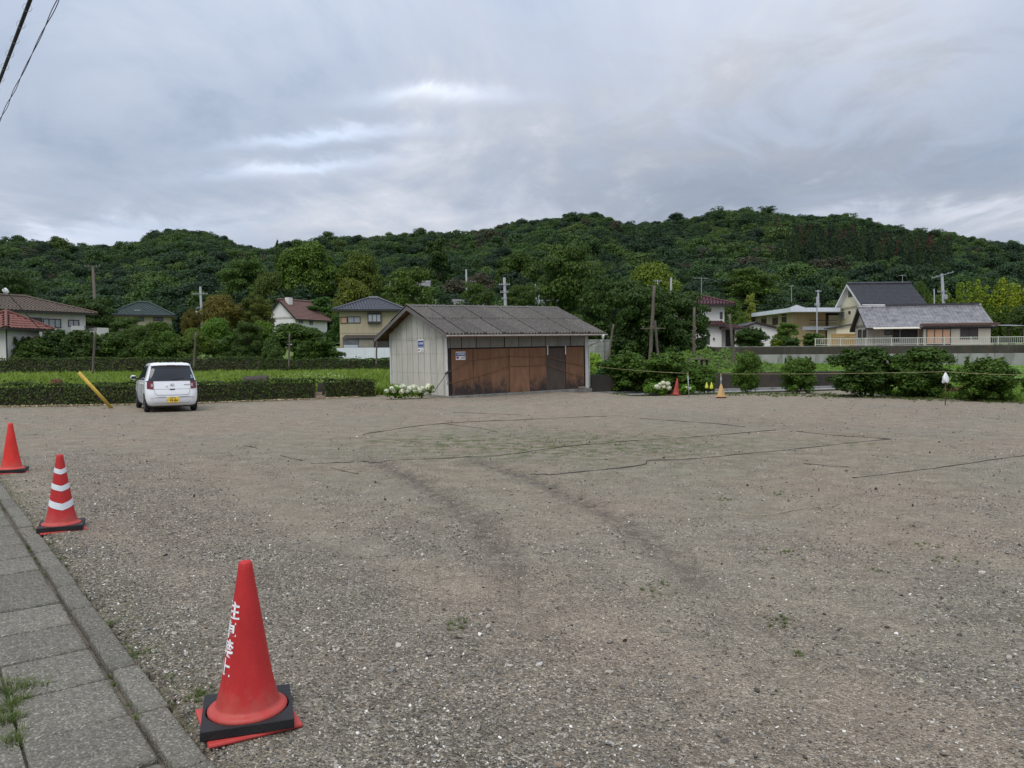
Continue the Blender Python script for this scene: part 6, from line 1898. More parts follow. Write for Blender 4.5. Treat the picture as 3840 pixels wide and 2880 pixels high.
# J: small white gable store in front of it
J = House('white_store', 2812, 78, R(6), 2.35, 'small white gabled store with black roof edge below the tan building')
Lj = J.x_at(2915); zA = J.px(2832, 1213).z; zB_ = J.px(2912, 1233).z; zL = J.px(2812, 1222).z; xa = J.x_at(2832)
MB().extrude([(0, 0, 0), (Lj, 0, 0), (Lj, 0, zB_), (xa, 0, zA), (0, 0, zL)], (0, 4, 0)).build('wall', M_whF, J.root)
MB().extrude([(xa, -0.3, zA + 0.03), (Lj + 0.4, -0.3, zB_ - 0.06), (Lj + 0.4, -0.3, zB_ + 0.1), (xa, -0.3, zA + 0.19)], (0, 4.6, 0)).build('roof', M_frame, J.root)
MB().extrude([(-0.5, -0.3, zL - 0.12), (xa - 0.01, -0.3, zA + 0.02), (xa - 0.01, -0.3, zA + 0.18), (-0.5, -0.3, zL + 0.04)], (0, 4.6, 0)).build('roof', M_frame, J.root)

# H: cream two-storey house with black gable roof
M_crm = M('cream_render', (0.74, 0.67, 0.47), 0.85, 0.05, 1.2, stain=(0.50, 0.44, 0.28), stain_amt=0.35, streak=True)
M_kwr = M('charcoal_tiles', (0.040, 0.040, 0.046), 0.5, 0.35, 3.0, spec=0.4)
Hh = House('cream_house', 3241, 82, R(-3), 2.45, 'cream two-storey house with steep charcoal gable roof and white bargeboards')
zeH = zof(3235, 1141, 82) - 2.45; Lh = Hh.x_at(3452); Wh = 7.2; zrH = zof(3178, 1066, 85.6) - 2.45
Hh.wall(0, Lh, 0, Wh, 0, zeH, M_crm); ro = Hh.gable(0, Lh, 0, Wh, zeH + 0.06, zrH, 0.5, 0.55, M_kwr, M_kwr, M_framew)
Hh.gable_wall(0.0, 0, Wh, zeH, zrH, M_crm); Hh.gable_wall(Lh - 0.12, 0, Wh, zeH, zrH, M_crm)
for s_ in (0, 1):
    ym = Wh / 2; sl = (zrH - zeH - .06) / ym; y0 = -0.55 if not s_ else Wh + 0.55; z0 = zeH + .06 - sl * 0.55
    MB().extrude([(-0.53, y0, z0 - 0.22), (-0.53, y0, z0 - 0.0), (-0.53, ym, zrH - 0.0), (-0.53, ym, zrH - 0.24)], (-0.04, 0, 0)).build('bargeboard', M_framew, Hh.root)
Hh.win(3183, 1092, 3199, 1112, 2, 'side', 0.0); Hh.win(3154, 1169, 3169, 1195, 1, 'side', 0.0, M_framew, M_curtain); Hh.win(3145, 1169, 3153, 1196, 1, 'side', 0.0, M_framew, M_framew, 'shutter_box')
Hh.win(3183, 1167, 3190, 1177, 1, 'side', 0.0); Hh.win(3212, 1160, 3219, 1172, 1, 'side', 0.0)
MB().tube([(-0.5, -0.62, zeH - 0.12), (Lh + 0.5, -0.62, zeH - 0.16)], 0.06, 8).build('gutter', M_framew, Hh.root)
# lower wing on the left with its own little roofs
yl = 8.6
MB().box(-1.2, 2.0, Wh + 0.01, yl + 1.2, 0, zeH - 0.75).build('side_wing', M_crm, Hh.root)
MB().extrude([(-1.9, Wh + 0.0, zeH - 0.35), (-1.9, yl + 1.6, zeH - 0.85), (2.2, yl + 1.6, zeH - 0.85), (2.2, Wh + 0.0, zeH - 0.35)], (0, 0, 0.14)).build('side_roof', M_framew, Hh.root)
p0 = Hh.px(3140, 1226, 0, -1.6); MB().extrude([(-3.0, 0.4, p0.z - 0.25), (-3.0, 3.6, p0.z - 0.25), (-0.01, 3.6, p0.z + 0.25), (-0.01, 0.4, p0.z + 0.25)], (0, 0, 0.10)).build('lean_to_roof', M_kwr, Hh.root)
MB().box(-2.7, -0.01, 0.6, 3.4, 0, p0.z - 0.2).build('lean_to', M_crm, Hh.root)
Hh.win(3168, 1251, 3188, 1261, 2, 'front', 0.6)
tf = empty('board_fence', W(3117, 1280, 74), R(-4), 'low tan board fence below the cream house', 'fence'); tf.location.z = RW_TOP - 0.06
M_tanf = M('tan_board', (0.34, 0.23, 0.085), 0.8, 0.1, 2.0)
for i in range(5): MB().box(0, 2.25, 0, 0.03, 0.28 * i + 0.006, 0.28 * i + 0.272).build('board', M_tanf, tf)

# I: long bungalow with weathered grey tiles
M_wtr = M('weathered_grey_tiles', (0.25, 0.245, 0.255), 0.5, 0.25, 1.6, stain=(0.07, 0.068, 0.075), stain_amt=0.75, spec=0.5)
M_grb = M('grey_beige_render', (0.45, 0.42, 0.34), 0.85, 0.06, 1.4, stain=(0.34, 0.31, 0.25), stain_amt=0.4, streak=True)
Ih = House('tile_bungalow', 3253, 72, R(-13), 2.4, 'long low bungalow with weathered grey tile roof above the railing')
zeI = zof(3300, 1214, 72) - 2.4; Li = Ih.x_at(3701); Wi = 5.6; zrI = zof(3420, 1152, 73.5) - 2.4; Lm = Ih.x_at(3452)
Ih.wall(0, Lm, 0.0, Wi, 0, zeI, M_grb); Ih.wall(Lm + 0.002, Li, -0.9, Wi - 0.01, 0, zeI - 0.05, M_grb, 'front_wing')
Ih.gable(0, Li, -0.1, Wi, zeI + 0.02, zrI, 0.35, 0.85, M_frame, M_wtr, M_frame); Ih.gable_wall(0.0, 0, Wi, zeI, zrI - 0.05, M_grb)
MB().box(Lm - 0.3, Li + 0.6, -1.35, -0.95, zeI - 0.32, zeI - 0.10).build('eave_board', M_bwn, Ih.root)
MB().box(Ih.x_at(3346), Li + 0.2, Wi / 2 - 0.2, Wi / 2 + 0.1, zrI + 0.05, zrI + 0.32).build('ridge_stack', M_kwr, Ih.root)
a, b = Ih.px(3272, 1225, 1, -1.0), Ih.px(3445, 1227, 1, -1.0)
MB().extrude([(a.x, -1.6, a.z - 0.25), (b.x, -1.6, a.z - 0.25), (b.x, -0.01, a.z + 0.05), (a.x, -0.01, a.z + 0.05)], (0, 0, 0.05)).build('awning', M('cream_awning', (0.62, 0.58, 0.46), 0.6, 0.06), Ih.root)
for u in (3277, 3443): p = Ih.px(u, 1260, 1, -1.5); MB().box(p.x - 0.04, p.x + 0.04, -1.54, -1.46, 0, a.z - 0.26).build('post', M_bwn, Ih.root)
Ih.win(3317, 1239, 3344, 1256, 1, c=0.0); Ih.win(3347, 1234, 3372, 1282, 1, c=0.0, glass=M_shutter, name='front_door'); Ih.win(3377, 1237, 3444, 1266, 2, c=0.0, glass=M_shutter)
Ih.win(3474, 1233, 3565, 1292, 3, c=-0.9, glass=M_screen); Ih.win(3601, 1228, 3667, 1270, 2, c=-0.9, glass=M_shutter, name='shuttered_window')
Ih.win(3219, 1237, 3231, 1268, 1, 'side', 0.0, glass=M_shutter); Ih.win(3237, 1237, 3249, 1267, 1, 'side', 0.0, glass=M_shutter)
p = Ih.px(3703, 1215, 1, 1.0); MB().extrude([(p.x + 0.3, -0.6, zeI - 0.35), (p.x + 2.6, -0.6, zeI - 0.4), (p.x + 2.6, 3, zeI - 0.2), (p.x + 0.3, 3, zeI - 0.2)], (0, 0, 0.04)).build('carport_roof', M_curtain, Ih.root)
for x, y in ((2.4, -0.4), (2.4, 2.8)): MB().box(p.x + x, p.x + x + 0.08, y, y + 0.08, 0, zeI - 0.42).build('post', M_bwn, Ih.root)

# roofs showing behind the shed ridge, a pale wall beside it, a white house among the hill trees
K = House('grey_roof_house', 1720, 96, R(12), 2.6, 'small house with grey gable roof peeping over the shed ridge')
zk = zof(1740, 1150, 96) - 2.6; K.wall(0, 3.4, 0, 5, 0, zk, M_bei); K.gable(0, 3.4, 0, 5, zk, zof(1740, 1129, 98) - 2.6, 0.4, 0.5, M_frame, M_wtr, M_frame)
K2 = House('blue_grey_roof_house', 1985, 92, R(-20), 2.6, 'house with blue-grey tiled roof behind the right half of the shed ridge')
zk = zof(2010, 1152, 92) - 2.6; K2.wall(0, 4.2, 0, 5, 0, zk, M_bei); K2.gable(0, 4.2, 0, 5, zk, zof(2010, 1132, 94) - 2.6, 0.4, 0.5, M_frame, M_blt, M_frame)
K3 = House('hillside_house', 1470, 128, R(5), 6.0, 'white house half hidden among the trees on the hillside')
zk = zof(1540, 1072, 128) - 6.0; K3.wall(0, 6.0, 0, 5, 0, zk, M_whD); K3.gable(0, 6.0, 0, 5, zk, zk + 0.9, 0.4, 0.4, M_frame, M_wtr, M_frame)
K3.win(1490, 1085, 1520, 1105, 2); K3.win(1545, 1085, 1580, 1105, 2)
Kw = House('block_wall', 2196, 48, R(6), 0.9, 'pale grey block wall standing behind the right end of the shed', 'wall')
Lw = Kw.x_at(2290); zk = Kw.px(2230, 1277).z
for i in range(5):
    for j in range(4): MB().box(Lw * j / 4 + 0.006, Lw * (j + 1) / 4 - 0.006, 0, 0.15, zk * i / 5 + 0.005, zk * (i + 1) / 5 - 0.005).build('block', M_concwall, Kw.root)
MB().box(-0.03, Lw + 0.03, -0.03, 0.18, zk, zk + 0.06).build('coping', M_concwall, Kw.root)

# ------------------------------------------------------------------ trees and garden shrubs
GT = 'garden and field-edge trees'
N0, DK, BR, YL, GY, OL = (1, 1, 1), (0.72, 0.80, 0.80), (2.0, 1.15, 1.1), (2.1, 1.75, 0.9), (1.0, 1.05, 1.15), (1.45, 1.25, 0.9)
BG = (1.35, 1.6, 0.95)
TREES = [
    # name, u, vtop, vbase, width, Y, kind, tint, label
    ('pine_tree', 45, 1000, 1250, 190, 96, 'layered', (0.6, 0.75, 0.85), 'dark bluish tree rising behind the brown roof at far left'),
    ('garden_tree', 345, 1108, 1345, 200, 80, 'layered', (0.85, 0.95, 0.9), 'dark layered tree right of the white balcony house'),
    ('garden_shrub', 120, 1262, 1350, 180, 60, 'shrub', (1.0, 1.1, 1.0), 'wide loose shrub in front of the red roofed house'),
    ('garden_shrub', 205, 1238, 1350, 130, 61, 'shrub', (0.8, 0.95, 0.85), 'dark shrub below the right end of the red roof'),
    ('garden_shrub', 300, 1240, 1350, 150, 62, 'shrub', (0.75, 0.85, 0.75), 'dark brownish green shrub below the white balcony'),
    ('garden_tree', 515, 1205, 1350, 170, 66, 'round', (1.1, 1.2, 0.95), 'wide green garden tree below the dark green roof'),
    ('garden_tree', 632, 1228, 1350, 110, 63, 'round', (1.0, 1.3, 0.85), 'compact round green bush behind the car, left of a field post'),
    ('garden_tree', 735, 1222, 1350, 140, 65, 'round', (1.5, 1.5, 0.9), 'yellowish green round tree behind the second field post'),
    ('garden_tree', 810, 1172, 1350, 150, 68, 'round', (1.45, 1.9, 0.95), 'bright green tree in front of the brown trees'),
    ('garden_tree', 925, 1202, 1350, 130, 64, 'layered', (1.05, 1.1, 1.0), 'grey green small tree with bare stem by the far hedge'),
    ('garden_tree', 1110, 1205, 1345, 270, 69, 'round', (1.15, 1.3, 0.9), 'broad dome shaped green tree left of the beige house'),
    ('garden_shrub', 1020, 1284, 1362, 85, 59, 'shrub', (1.0, 1.15, 1.15), 'small bluish shrub standing before the far hedge'),
    ('garden_tree', 985, 1190, 1345, 120, 70, 'round', (1.4, 1.6, 0.9), 'light green tree top between the chimney house and the field'),
    ('garden_shrub', 430, 1252, 1350, 170, 64, 'shrub', (0.9, 1.05, 0.85), 'dark shrub mass between the balcony house and the wide garden tree'),
    ('garden_shrub', 575, 1262, 1350, 150, 62, 'shrub', (1.05, 1.25, 0.9), 'low green shrub mass left of the compact round bush'),
    ('garden_shrub', 690, 1270, 1350, 130, 63, 'shrub', (1.0, 1.1, 0.8), 'low shrub mass behind the second field post'),
    ('garden_shrub', 870, 1262, 1350, 160, 65, 'shrub', (0.95, 1.15, 0.85), 'low shrub mass under the bright green tree'),
    ('garden_shrub', 1000, 1275, 1350, 150, 66, 'shrub', (1.0, 1.2, 0.85), 'low shrub mass right of the grey green tree'),
    ('garden_shrub', 1190, 1268, 1350, 190, 67, 'shrub', (1.0, 1.2, 0.8), 'low shrub mass between the dome tree and the white panel fence'),
    ('garden_tree', 480, 1186, 1350, 150, 78, 'layered', (0.9, 1.05, 0.85), 'mid green tree in front of the left half of the green roofed house'),
    ('garden_tree', 600, 1192, 1350, 150, 77, 'round', (1.15, 1.3, 0.9), 'mid green tree in front of the right half of the green roofed house'),
    ('brown_tree', 830, 1088, 1290, 165, 92, 'round', BR, 'large brown leaved tree left of the chimney house'),
    ('brown_tree', 715, 1150, 1290, 80, 90, 'round', (1.9, 1.05, 1.0), 'small brown leaved tree beside the utility pole at left'),
    ('brown_tree', 960, 1108, 1290, 140, 94, 'layered', (1.5, 1.2, 0.9), 'mixed brown and green tree touching the chimney house gable'),
    ('hill_tree', 1200, 1108, 1290, 190, 106, 'column', (0.95, 1.35, 1.05), 'pale bamboo-like green thicket left of the beige house roof'),
    ('hill_tree', 1290, 1150, 1300, 110, 100, 'round', (0.85, 1.15, 0.9), 'small thicket tree against the left wall of the beige house'),
    ('hill_tree', 1160, 875, 1180, 265, 140, 'round', (1.15, 1.35, 0.85), 'tallest round green tree standing against the sky'),
    ('fir_tree', 1045, 895, 1150, 85, 146, 'conifer', (0.75, 0.9, 0.95), 'dark spiky fir beside the tallest round tree'),
    ('hill_tree', 920, 968, 1180, 210, 140, 'layered', (0.95, 1.15, 0.9), 'broad layered tree left of the dark fir'),
    ('hill_tree', 1010, 992, 1180, 160, 130, 'round', (1.25, 1.15, 0.85), 'brownish green dome tree below the dark fir'),
    ('hill_tree', 1350, 928, 1180, 185, 140, 'round', (1.2, 1.15, 0.75), 'olive green tree right of the tallest round tree'),
    ('hill_tree', 1325, 1032, 1180, 185, 114, 'round', (1.65, 1.35, 0.8), 'olive and rust tinted tree above the beige house roof'),
    ('hill_tree', 1640, 880, 1180, 150, 150, 'column', (0.8, 0.95, 0.85), 'tall dark columnar tree rising above the shed'),
    ('hill_tree', 1530, 1000, 1180, 200, 118, 'layered', (1.2, 1.3, 1.0), 'airy light green tree in front of the hillside house'),
    ('hill_tree', 1945, 930, 1190, 210, 150, 'round', (1.0, 1.15, 0.85), 'round tree crown on the slope above the shed ridge'),
    ('hill_tree', 1790, 1052, 1200, 150, 86, 'layered', (0.95, 1.05, 0.85), 'dark low tree behind the shed, left of the utility pole'),
    ('hill_tree', 1955, 1058, 1200, 150, 87, 'layered', (0.95, 1.05, 0.85), 'dark low tree behind the shed, right of the utility pole'),
    ('shade_tree', 2140, 905, 1300, 270, 76, 'layered', (0.85, 1.0, 0.85), 'big tall dark tree behind the right end of the shed'),
    ('shade_tree', 2300, 1035, 1335, 300, 60, 'layered', (0.80, 0.95, 0.85), 'wide dark leafy tree overhanging behind the shed corner'),
    ('shade_tree', 2430, 1060, 1338, 260, 56, 'layered', (0.75, 0.90, 0.82), 'dark leafy tree behind the tall leaning wood pole'),
    ('shade_tree', 2550, 1085, 1338, 250, 58, 'layered', (0.80, 0.95, 0.85), 'dark leafy tree covering the left of the maroon roofed house'),
    ('shade_tree', 2360, 1180, 1340, 230, 57, 'shrub', (0.5, 0.6, 0.55), 'dense dark undergrowth beneath the big dark trees'),
    ('hill_tree', 2450, 960, 1180, 230, 112, 'round', (1.75, 1.65, 0.8), 'yellow green tree on the slope above the dark trees'),
    ('hill_tree', 2800, 1000, 1200, 250, 132, 'layered', (1.1, 1.2, 0.9), 'broad layered tree above the tan building'),
    ('hill_tree', 2735, 1100, 1260, 130, 97, 'round', (1.0, 1.15, 0.9), 'green tree just right of the maroon roof'),
    ('bare_tree', 2815, 1092, 1230, 62, 97, 'column', (3.0, 2.3, 2.0), 'pale bare tan bush left of the white fascia'),
    ('garden_tree', 2780, 1182, 1260, 55, 82, 'layered', (1.3, 1.5, 0.9), 'clipped cloud pruned tree by the end of the tan building'),
    ('garden_shrub', 2815, 1228, 1312, 130, 70, 'shrub', (0.8, 1.0, 0.9), 'dark shrub between the maroon house porch and white store'),
    ('garden_tree', 2948, 1208, 1305, 95, 73, 'layered', (1.4, 1.7, 0.9), 'light green maple in front of the tan building'),
    ('garden_shrub', 2912, 1272, 1308, 50, 67, 'shrub', (2.0, 2.0, 0.8), 'small yellow green bush on the wall top'),
    ('garden_shrub', 2962, 1264, 1308, 78, 67, 'shrub', (0.9, 1.15, 1.2), 'small bluish bush on the wall top'),
    ('garden_shrub', 3048, 1250, 1306, 85, 68, 'shrub', (1.1, 1.3, 0.95), 'shrub behind the left end of the white railing'),
    ('hill_tree', 3452, 1045, 1200, 85, 112, 'round', (1.1, 1.25, 0.9), 'round tree behind the charcoal roof, right side'),
    ('bamboo_grove', 3570, 1050, 1260, 150, 96, 'bamboo', (1.9, 1.8, 0.9), 'bamboo clump nearest the grey bungalow roof'),
    ('bamboo_grove', 3665, 1020, 1265, 190, 92, 'bamboo', (2.7, 2.4, 0.9), 'tall yellow green bamboo clump at right'),
    ('bamboo_grove', 3795, 1005, 1265, 190, 90, 'bamboo', (3.3, 2.7, 0.9), 'brightest yellow bamboo clump at the right edge'),
    ('bamboo_grove', 3740, 1120, 1275, 170, 84, 'bamboo', (1.1, 1.2, 0.75), 'shorter darker bamboo clump below the tall ones'),
    ('hill_tree', 3850, 1130, 1280, 150, 78, 'round', (0.75, 0.85, 0.7), 'dark tree at the right edge below the bamboo'),
]
for t in TREES:
    nm, u, vt, vb, w, Yd, kd, ti, lb = t
    k = 'shrub' if 'shrub' in nm else ('bamboo' if 'bamboo' in nm else 'tree')
    xg = np.array([W(u, 1250, Yd).x]); yg = np.array([float(Yd)])
    zb = float((far_z if Yd > 57 else field_z)(xg, yg)[0]) - 0.05
    if u > 2650 and Yd < 85: zb = RW_TOP - 0.1
    if Yd > 85 and vb < 1300: zb = float(far_z(np.array([0.0]), np.array([float(Yd)]))[0]) - 0.1
    if Yd >= 125: zb = max(zb or 0, float((hill_l if u < 1100 else hill_r)(np.array([W(u, 1200, Yd).x]), np.array([float(Yd)]))[0]) - 0.3)
    tree(nm, u, vt, vb, w, Yd, kd, ti, lb, k, 'shrubs in the gardens' if k == 'shrub' else 'bamboo clumps at the right' if k == 'bamboo' else 'trees around the houses', zbase=zb, cb=0.0 if k == 'shrub' else 0.04 if Yd < 85 else 0.1)

# shrubs along the right edge of the lot
EG = 'leafy shrubs along the far lot edge'
for u, vt, vb, w, kd, ti, lb in (
    (2800, 1322, 1474, 112, 'shrub', (0.95, 1.15, 0.8), 'upright shrub just right of the faded yellow cone'),
    (2992, 1338, 1478, 145, 'shrub', (0.95, 1.15, 0.8), 'medium shrub between the yellow cone shrub and the big dark shrubs'),
    (3232, 1305, 1489, 275, 'shrub', (0.62, 0.78, 0.62), 'widest dark green shrub on forked stems'),
    (3452, 1305, 1494, 250, 'shrub', (0.72, 0.90, 0.62), 'big green shrub left of the hanging white bag'),
    (3705, 1340, 1507, 235, 'shrub', (0.95, 1.1, 0.75), 'broad lighter green shrub right of the hanging white bag'),
    (3870, 1400, 1500, 90, 'shrub', (0.9, 1.0, 0.7), 'shrub cut by the right edge of the picture'),
    (2640, 1372, 1476, 118, 'shrub', (1.15, 1.35, 0.95), 'small pale shrub with yellow bags hanging in it'),
    (2352, 1316, 1472, 205, 'shrub', (0.8, 1.0, 0.72), 'large dark bush beside the right corner of the shed'),
    (2508, 1322, 1478, 195, 'shrub', (0.95, 1.15, 0.78), 'large bush left of the leaning faded red cone'),
    (2215, 1395, 1470, 50, 'shrub', (0.7, 0.8, 0.65), 'narrow dark shrub right behind the shed corner')):
    g = G(u, vb); g.y += 1.5 if u < 2600 else 0.5; tree('edge_shrub', u, vt, vb, w * (0.93 if u > 2600 else 1.1), g.y, kd, tuple(k_ * 1.3 for k_ in ti), lb, 'shrub', EG, zbase=-0.02 if u > 2600 else 0.0, cb=0.05 if u > 2600 else 0.0)
# spare lawn shrubs behind


# hydrangeas: leafy mound with white flower heads
def hydrangea(u, vtop, vbase, wpx, Y, nflow, label, seed):
    global rng
    keep = rng; rng = np.random.default_rng(seed)
    p = W(u, vbase, Y); h = W(u, vtop, Y).z; w = wpx / F_PX * Y
    o = empty('hydrangea', (p.x, Y, 0.0), R(30), label, 'flowering shrub', 'white hydrangeas')
    lob = [[rng.uniform(-.45, .45) * w, rng.uniform(-.3, .3) * min(w, 0.8), rng.uniform(0.2, 0.75) * h, 0.16, 0.16, 0.14] for _ in range(26)]
    V, Fc = lobes_cloud(lob, 2600, 0.045); f = link('foliage', np_mesh('foliage', V, Fc), LEAF, o); f.color = (1.6, 2.1, 1.0, 1)
    heads = []
    for k in range(3):
        d = sph(140); V, Fc = cards(d * np.array([0.085, 0.085, 0.07]), d, 0.024, 0.9, 0.05); me = np_mesh('flower_head', V, Fc); me.materials.append(PETAL); heads.append(me)
    for k in range(nflow):
        x = rng.uniform(-0.5, 0.5) * w; s_ = rng.uniform(0.95, 1.4); z = h * (0.95 - 0.45 * rng.random() - 0.5 * (x / w) ** 2)
        link('flower_head', heads[k % 3], None, o, (x, -0.32 * min(w, 0.8) * rng.uniform(0.4, 1.25), z), (rng.uniform(-.4, .4), rng.uniform(-.4, .4), rng.uniform(0, 6)), (s_, s_, s_))
    rng = keep
    return o


hydrangea(1532, 1440, 1493, 195, 30.4, 34, 'white flowering hydrangea at the foot of the pale gable wall', 201)
hydrangea(2462, 1432, 1474, 100, 32.2, 10, 'small white hydrangea between the big bush and the leaning cone', 202)
hydrangea(2575, 1440, 1474, 40, 33.5, 2, 'tiny hydrangea sprig behind the leaning faded red cone', 203)


# vines over the mound beyond the canal
def mound(name, u0, u1, vtop, Y, depth, tint, label):
    global rng
    a, b = W(u0, 1400, Y), W(u1, 1400, Y); w = b.x - a.x; zb = 0.75; h = W((u0 + u1) / 2, vtop, Y + depth * 0.5).z - zb
    o = empty(name, ((a.x + b.x) / 2, Y + depth / 2, zb), 0, label, 'plant')
    n = 9000; x = rng.uniform(-.5, .5, n); y = rng.uniform(-.5, .5, n)
    prof = np.clip(1 - (2 * x) ** 4, 0, 1) ** 0.7 * sstep(-0.52, 0.1, y); lump = 0.75 + 0.25 * np.sin(x * 23 + 1) * np.cos(y * 17) + 0.12 * np.sin(x * 51) * np.sin(y * 40)
    z = h * prof * lump + rng.normal(0, 0.05, n)
    V, Fc = cards(np.stack([x * w, y * depth, z], -1), np.array([0, -0.5, 1.0]) + rng.normal(0, 0.5, (n, 3)), 0.085 * rng.uniform(.6, 1.4, n))
    f = link('foliage', np_mesh('foliage', V, Fc), LEAF, o); f.color = (*tint, 1)
    gx_, gy_ = np.meshgrid(np.linspace(-.5, .5, 24), np.linspace(-.5, .5, 14)); pr = np.clip(1 - (2 * gx_) ** 4, 0, 1) ** 0.7 * sstep(-0.52, 0.1, gy_) * (0.75 + 0.25 * np.sin(gx_ * 23 + 1) * np.cos(gy_ * 17))
    V = np.stack([gx_ * w, gy_ * depth, h * pr - 0.08], -1).reshape(-1, 3); k = np.arange(24 * 14).reshape(14, 24)
    link('earth', np_mesh('earth', V, np.stack([k[:-1, :-1], k[:-1, 1:], k[1:, 1:], k[1:, :-1]], -1).reshape(-1, 4), True), M_soil, o)
    return o


mound('vine_mound', 2600, 2985, 1312, 40.5, 9.0, (1.35, 1.6, 1.1), 'sprawling green vines over the mound behind the canal')
mound('weed_bank', 2480, 2640, 1375, 39.5, 5.0, (0.9, 1.05, 0.85), 'low dark weeds behind the leaning cone and little stand')
mound('weed_bank', 2225, 2290, 1330, 37.0, 6.0, (2.4, 2.6, 1.0), 'bright weeds between the shed corner and the large dark bush')
p = G(3575, 1478, 0.1)
dp = empty('brush_pile', (p.x, p.y, 0.05), 0, 'heap of dry reddish brown cut branches behind the white bag', 'brush pile')
mb = MB()
for _ in range(60):
    a = rnd.uniform(0, 6.28); c = Vector((rnd.gauss(0, 0.28), rnd.gauss(0, 0.2), rnd.uniform(0.02, 0.3))); d = Vector((math.cos(a), math.sin(a), rnd.uniform(-.2, .3))) * rnd.uniform(0.15, 0.4)
    mb.tube([c - d, c + d], [0.012, 0.006], 4)
mb.build('twigs', M_rust, dp)
V, Fc = cards(np.stack([rng.normal(0, .32, 500), rng.normal(0, .22, 500), np.abs(rng.normal(.12, .1, 500))], -1), rng.normal(0, 1, (500, 3)), 0.04 * np.ones(500)); link('dry_leaves', np_mesh('dry_leaves', V, Fc), LEAF_DEAD, dp).color = (2, 1.6, 1.5, 1)

# wild flowers in the meadow
n = 240; uu = np.concatenate([rng.normal(1130, 60, n // 2), rng.normal(800, 60, n // 4), rng.normal(1230, 40, n // 4)]); pp = []
for u in uu:
    Yd = rng.uniform(38, 47) if u > 950 else rng.uniform(30, 36); q = W(u, 1400, Yd); pp.append((q.x, Yd, float(field_z(np.array([q.x]), np.array([Yd]))[0]) + rng.uniform(0.35, 0.55)))
V, Fc = cards(np.array(pp), np.array([0, -0.6, 1.0]) + rng.normal(0, 0.3, (len(pp), 3)), rng.uniform(0.012, 0.032, len(pp)), 0.9, 0.02)
tag(link('wild_flowers', np_mesh('wild_flowers', V, Fc), PETAL), 'white wild flowers sprinkled through the meadow', 'flowers', kind='stuff')

# log and pot in the meadow
p = W(945, 1412, 31.6)
lg = MB(); L_ = 0.95
for i in range(5):
    pts = [Vector((-L_ / 2 + L_ * t + 0.04 * i, (0.0, 0.30, 0.15, 0.02, 0.26)[i], (0.16, 0.16, 0.42, 0.70, 0.74)[i] + 0.02 * math.sin(5 * t + i))) for t in np.linspace(0, 1, 7)]
    lg.tube(pts, [0.16 + 0.02 * math.sin(3 * k + i) for k in range(7)], 12)
tag(lg.build('log_pile', M('old_log', (0.06, 0.05, 0.042), 0.95, 0.4, 8, 0.6, 30), None, (p.x, 31.6, 0.02), (0, 0, R(15))), 'dark old logs lying behind the front hedge', 'logs')
p = W(211, 1404, 35.0)
pt = empty('brick_stack', (p.x, 35, float(field_z(np.array([p.x]), np.array([35.0]))[0])), R(20), 'small stack of reddish bricks behind the hedge left of the yellow tube', 'bricks')
M_brick = M('brick_red', (0.20, 0.075, 0.05), 0.9, 0.3, 8, perobj=0.2)
for k in range(8):
    for j in range(2): MB().box(-0.22 + 0.225 * j, -0.01 + 0.225 * j, -0.1, 0.1, 0.085 * k, 0.085 * k + 0.078).build('brick', M_brick, pt)

# ------------------------------------------------------------------ posts, utility poles, wires
def post(u0, v0, u1, v1, Y, r_, label, mat=None, name='wood_post', group='old wooden posts'):
    b = W(u1, v1, Y); t = W(u0, v0, Y); o = empty(name, (b.x, Y, b.z), 0, label, 'post', group)
    mb = MB(); n = 6; pts = [Vector((0, 0, -0.3))] + [Vector(((t.x - b.x) * k / n + 0.01 * math.sin(k * 2.1), 0, (t.z - b.z) * k / n)) for k in range(n + 1)]
    mb.tube(pts, [r_ * 1.1] + [r_ * (1.08 - 0.2 * k / n) for k in range(n + 1)], 8).build('shaft', mat or M_wood, o, smooth=True)
    return o, t


for a in ((357, 1243, 348, 1392, 50, 0.075, 'field post before the white balcony, left of the yellow tube'), (734, 1246, 727, 1371, 53, 0.07, 'field post just above the white car roof'),
          (1086, 1252, 1083, 1368, 56, 0.065, 'field post in front of the broad dome tree'), (1414, 1250, 1411, 1360, 58, 0.06, 'field post in front of the white panel fence'),
          (2301, 1216, 2283, 1330, 47, 0.07, 'short wooden post leaning against the pale block wall'), (2454, 1071, 2438, 1342, 46, 0.10, 'tallest leaning wooden pole in front of the dark trees'),
          (2456, 1202, 2469, 1344, 46.3, 0.075, 'shorter wooden prop leaning the other way beside the tallest pole'), (2604, 1153, 2602, 1342, 46, 0.085, 'upright vine-wrapped wooden pole above the little stand'),
          (2736, 1178, 2751, 1352, 44, 0.08, 'slightly leaning wooden pole in the vines before the maroon house')):
    post(*a)
# a wire bracket on the tall pole
p = W(2450, 1232, 45.7); ib = MB(); ib.bar((-0.75, 0, 0), (0.75, 0, 0.02), 0.05, 0.05)
for x in (-0.6, 0.0): ib.lathe([(0.03, 0.03), (0.06, 0.05), (0.06, 0.12), (0.03, 0.15)], 8, x)
tag(ib.build('pole_crossarm', M_wood, None, tuple(p)), 'small crossarm with pale insulators at the tall leaning pole', 'crossarm')
vn = MB(); b0 = W(2602, 1330, 45.9)
vn.tube([b0 + Vector((0.12 * math.cos(k * 0.9), -0.12 + 0.1 * math.sin(k * 0.9), k * 0.075)) for k in range(26)], 0.012, 4)
tag(vn.build('dry_vine', M_woodlight), 'dry vine wound round the upright wooden pole', 'vine')


